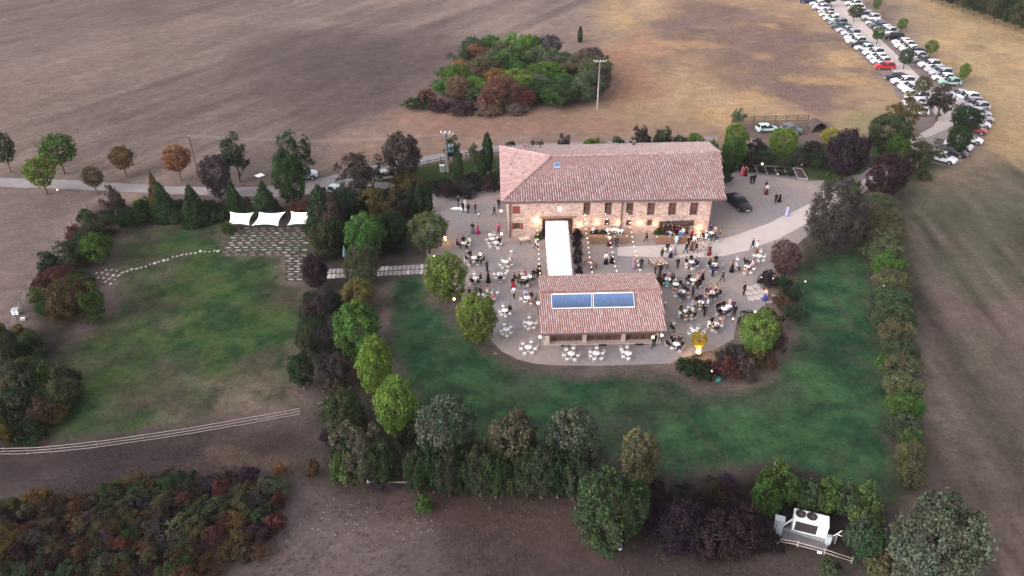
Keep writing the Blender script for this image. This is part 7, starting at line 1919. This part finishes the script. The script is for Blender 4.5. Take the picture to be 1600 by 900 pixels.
q = P(36.5, 500); r_ = root('crate', (q[0], q[1], 0), .4, 'smaller pale crate right below the white box at the fence', 'box', 'white boxes at the wire fence')
obj('box', MB().box((0, 0, .16), (.5, .4, .3)).mesh('box', 'pale_stone'), r_)
for z in (.08, .2): obj('slat', MB().box((0, -.21, z), (.5, .03, .08)).mesh('slat', 'pale_wood'), r_)
q = P(406, 275); r_ = root('white_board', (q[0], q[1], 0), .3, 'white sheet lying on the field beyond the farm road', 'sheet')
obj('board', MB().box((0, 0, .12), (1.3, 1.1, .05), 0, .6, .05).mesh('board', 'sail_white'), r_)
for x in (-.4, .4): obj('batten', MB().box((x, 0, .05), (.08, .8, .09)).mesh('batten', 'pale_wood'), r_)
q = P(774, 553); obj('drain_cover', MB().box((0, 0, .02), (.42, .42, .04)).box((0, 0, .045), (.32, .32, .012)).mesh('drain_cover', 'concrete'), None, (q[0], q[1], .01), (0, 0, .5), None, None, 'small square concrete cover on the earth left of the terrace', 'cover')
q = P(1121, 594); mb = MB(); mb.lathe([(.42, 0), (.40, .18), (.30, .34), (.1, .42)], 14); mb.tube([(.2, 0, .3), (.45, -.1, .35), (.55, -.1, .2)], .04, 5)
obj('garden_hose_reel', mb.mesh('garden_hose_reel', 'teal', True), None, (q[0], q[1], .02), None, None, None, 'small teal object on the lawn below the reddish shrubs', 'garden tool')
q = P(538.5, 396, 1); r_ = root('parasol', (q[0], q[1], 0), 0, 'closed blue parasol standing among the dark belt trees', 'parasol')
mb = MB(); mb.tube([(0, 0, 0), (0, 0, 2.2)], .03, 6); obj('pole', mb.mesh('pole', 'pale_wood'), r_); mb = MB(); mb.lathe([(.30, .6), (.24, 1.2), (.12, 1.9), (.03, 2.15)], 10); obj('cover', mb.mesh('cover', 'transformer_blue', True), r_)
for px, py, lb in ((507, 400, 'left'), (511, 398, 'right')):
    q = P(px, py); mb = MB(); mb.tube([(0, 0, 0), (.02, 0, .45), (0, 0, .8)], [.09, .11, .06], 7); obj('garden_figure', mb.mesh('garden_figure', 'pale_stone', True), None, tuple(q), None, None, None, '%s one of two small pale garden figures under the belt trees' % lb, 'garden figure')
hz = MB(); hz.box((0, 130, 26.25), (900, 760, 54.5))
hm, hnt, hb = nodes_of('haze'); hnt.nodes.remove(hb)
hv = hnt.nodes.new('ShaderNodeVolumePrincipled'); hv.inputs['Color'].default_value = (.92, .88, .92, 1); hv.inputs['Density'].default_value = 0.00010; hv.inputs['Anisotropy'].default_value = 0.2
hnt.links.new(hv.outputs[0], hnt.nodes['Material Output'].inputs['Volume'])
obj('haze', hz.mesh('haze', 'haze'), label='thin evening haze over the fields and trees', cat='haze', kind='stuff')
# ================================================================== LABELS: spell out what sets look-alikes apart
ORD = ['first', 'second', 'third', 'fourth', 'fifth', 'sixth', 'seventh', 'eighth', 'ninth', 'tenth', 'eleventh', 'twelfth', 'thirteenth', 'fourteenth', 'fifteenth', 'sixteenth', 'seventeenth', 'eighteenth', 'nineteenth', 'twentieth']
by = {}
for o in LABELLED: by.setdefault(o['label'], []).append(o)
for lb, os_ in by.items():
    if len(os_) < 2: continue
    key = lambda o: proj((o.location.x, o.location.y, 0))[0]
    os_.sort(key=key)
    if len(os_) <= 20:
        for i, o in enumerate(os_):
            o['label'] = lb + (', ' + ('left one' if i == 0 else 'right one') if len(os_) == 2 else ', %s from left' % ORD[i])
for o in LABELLED:
    n = len(o['label'].split())
    if n > 16 or n < 4: print('LABEL LENGTH', n, o['label'])
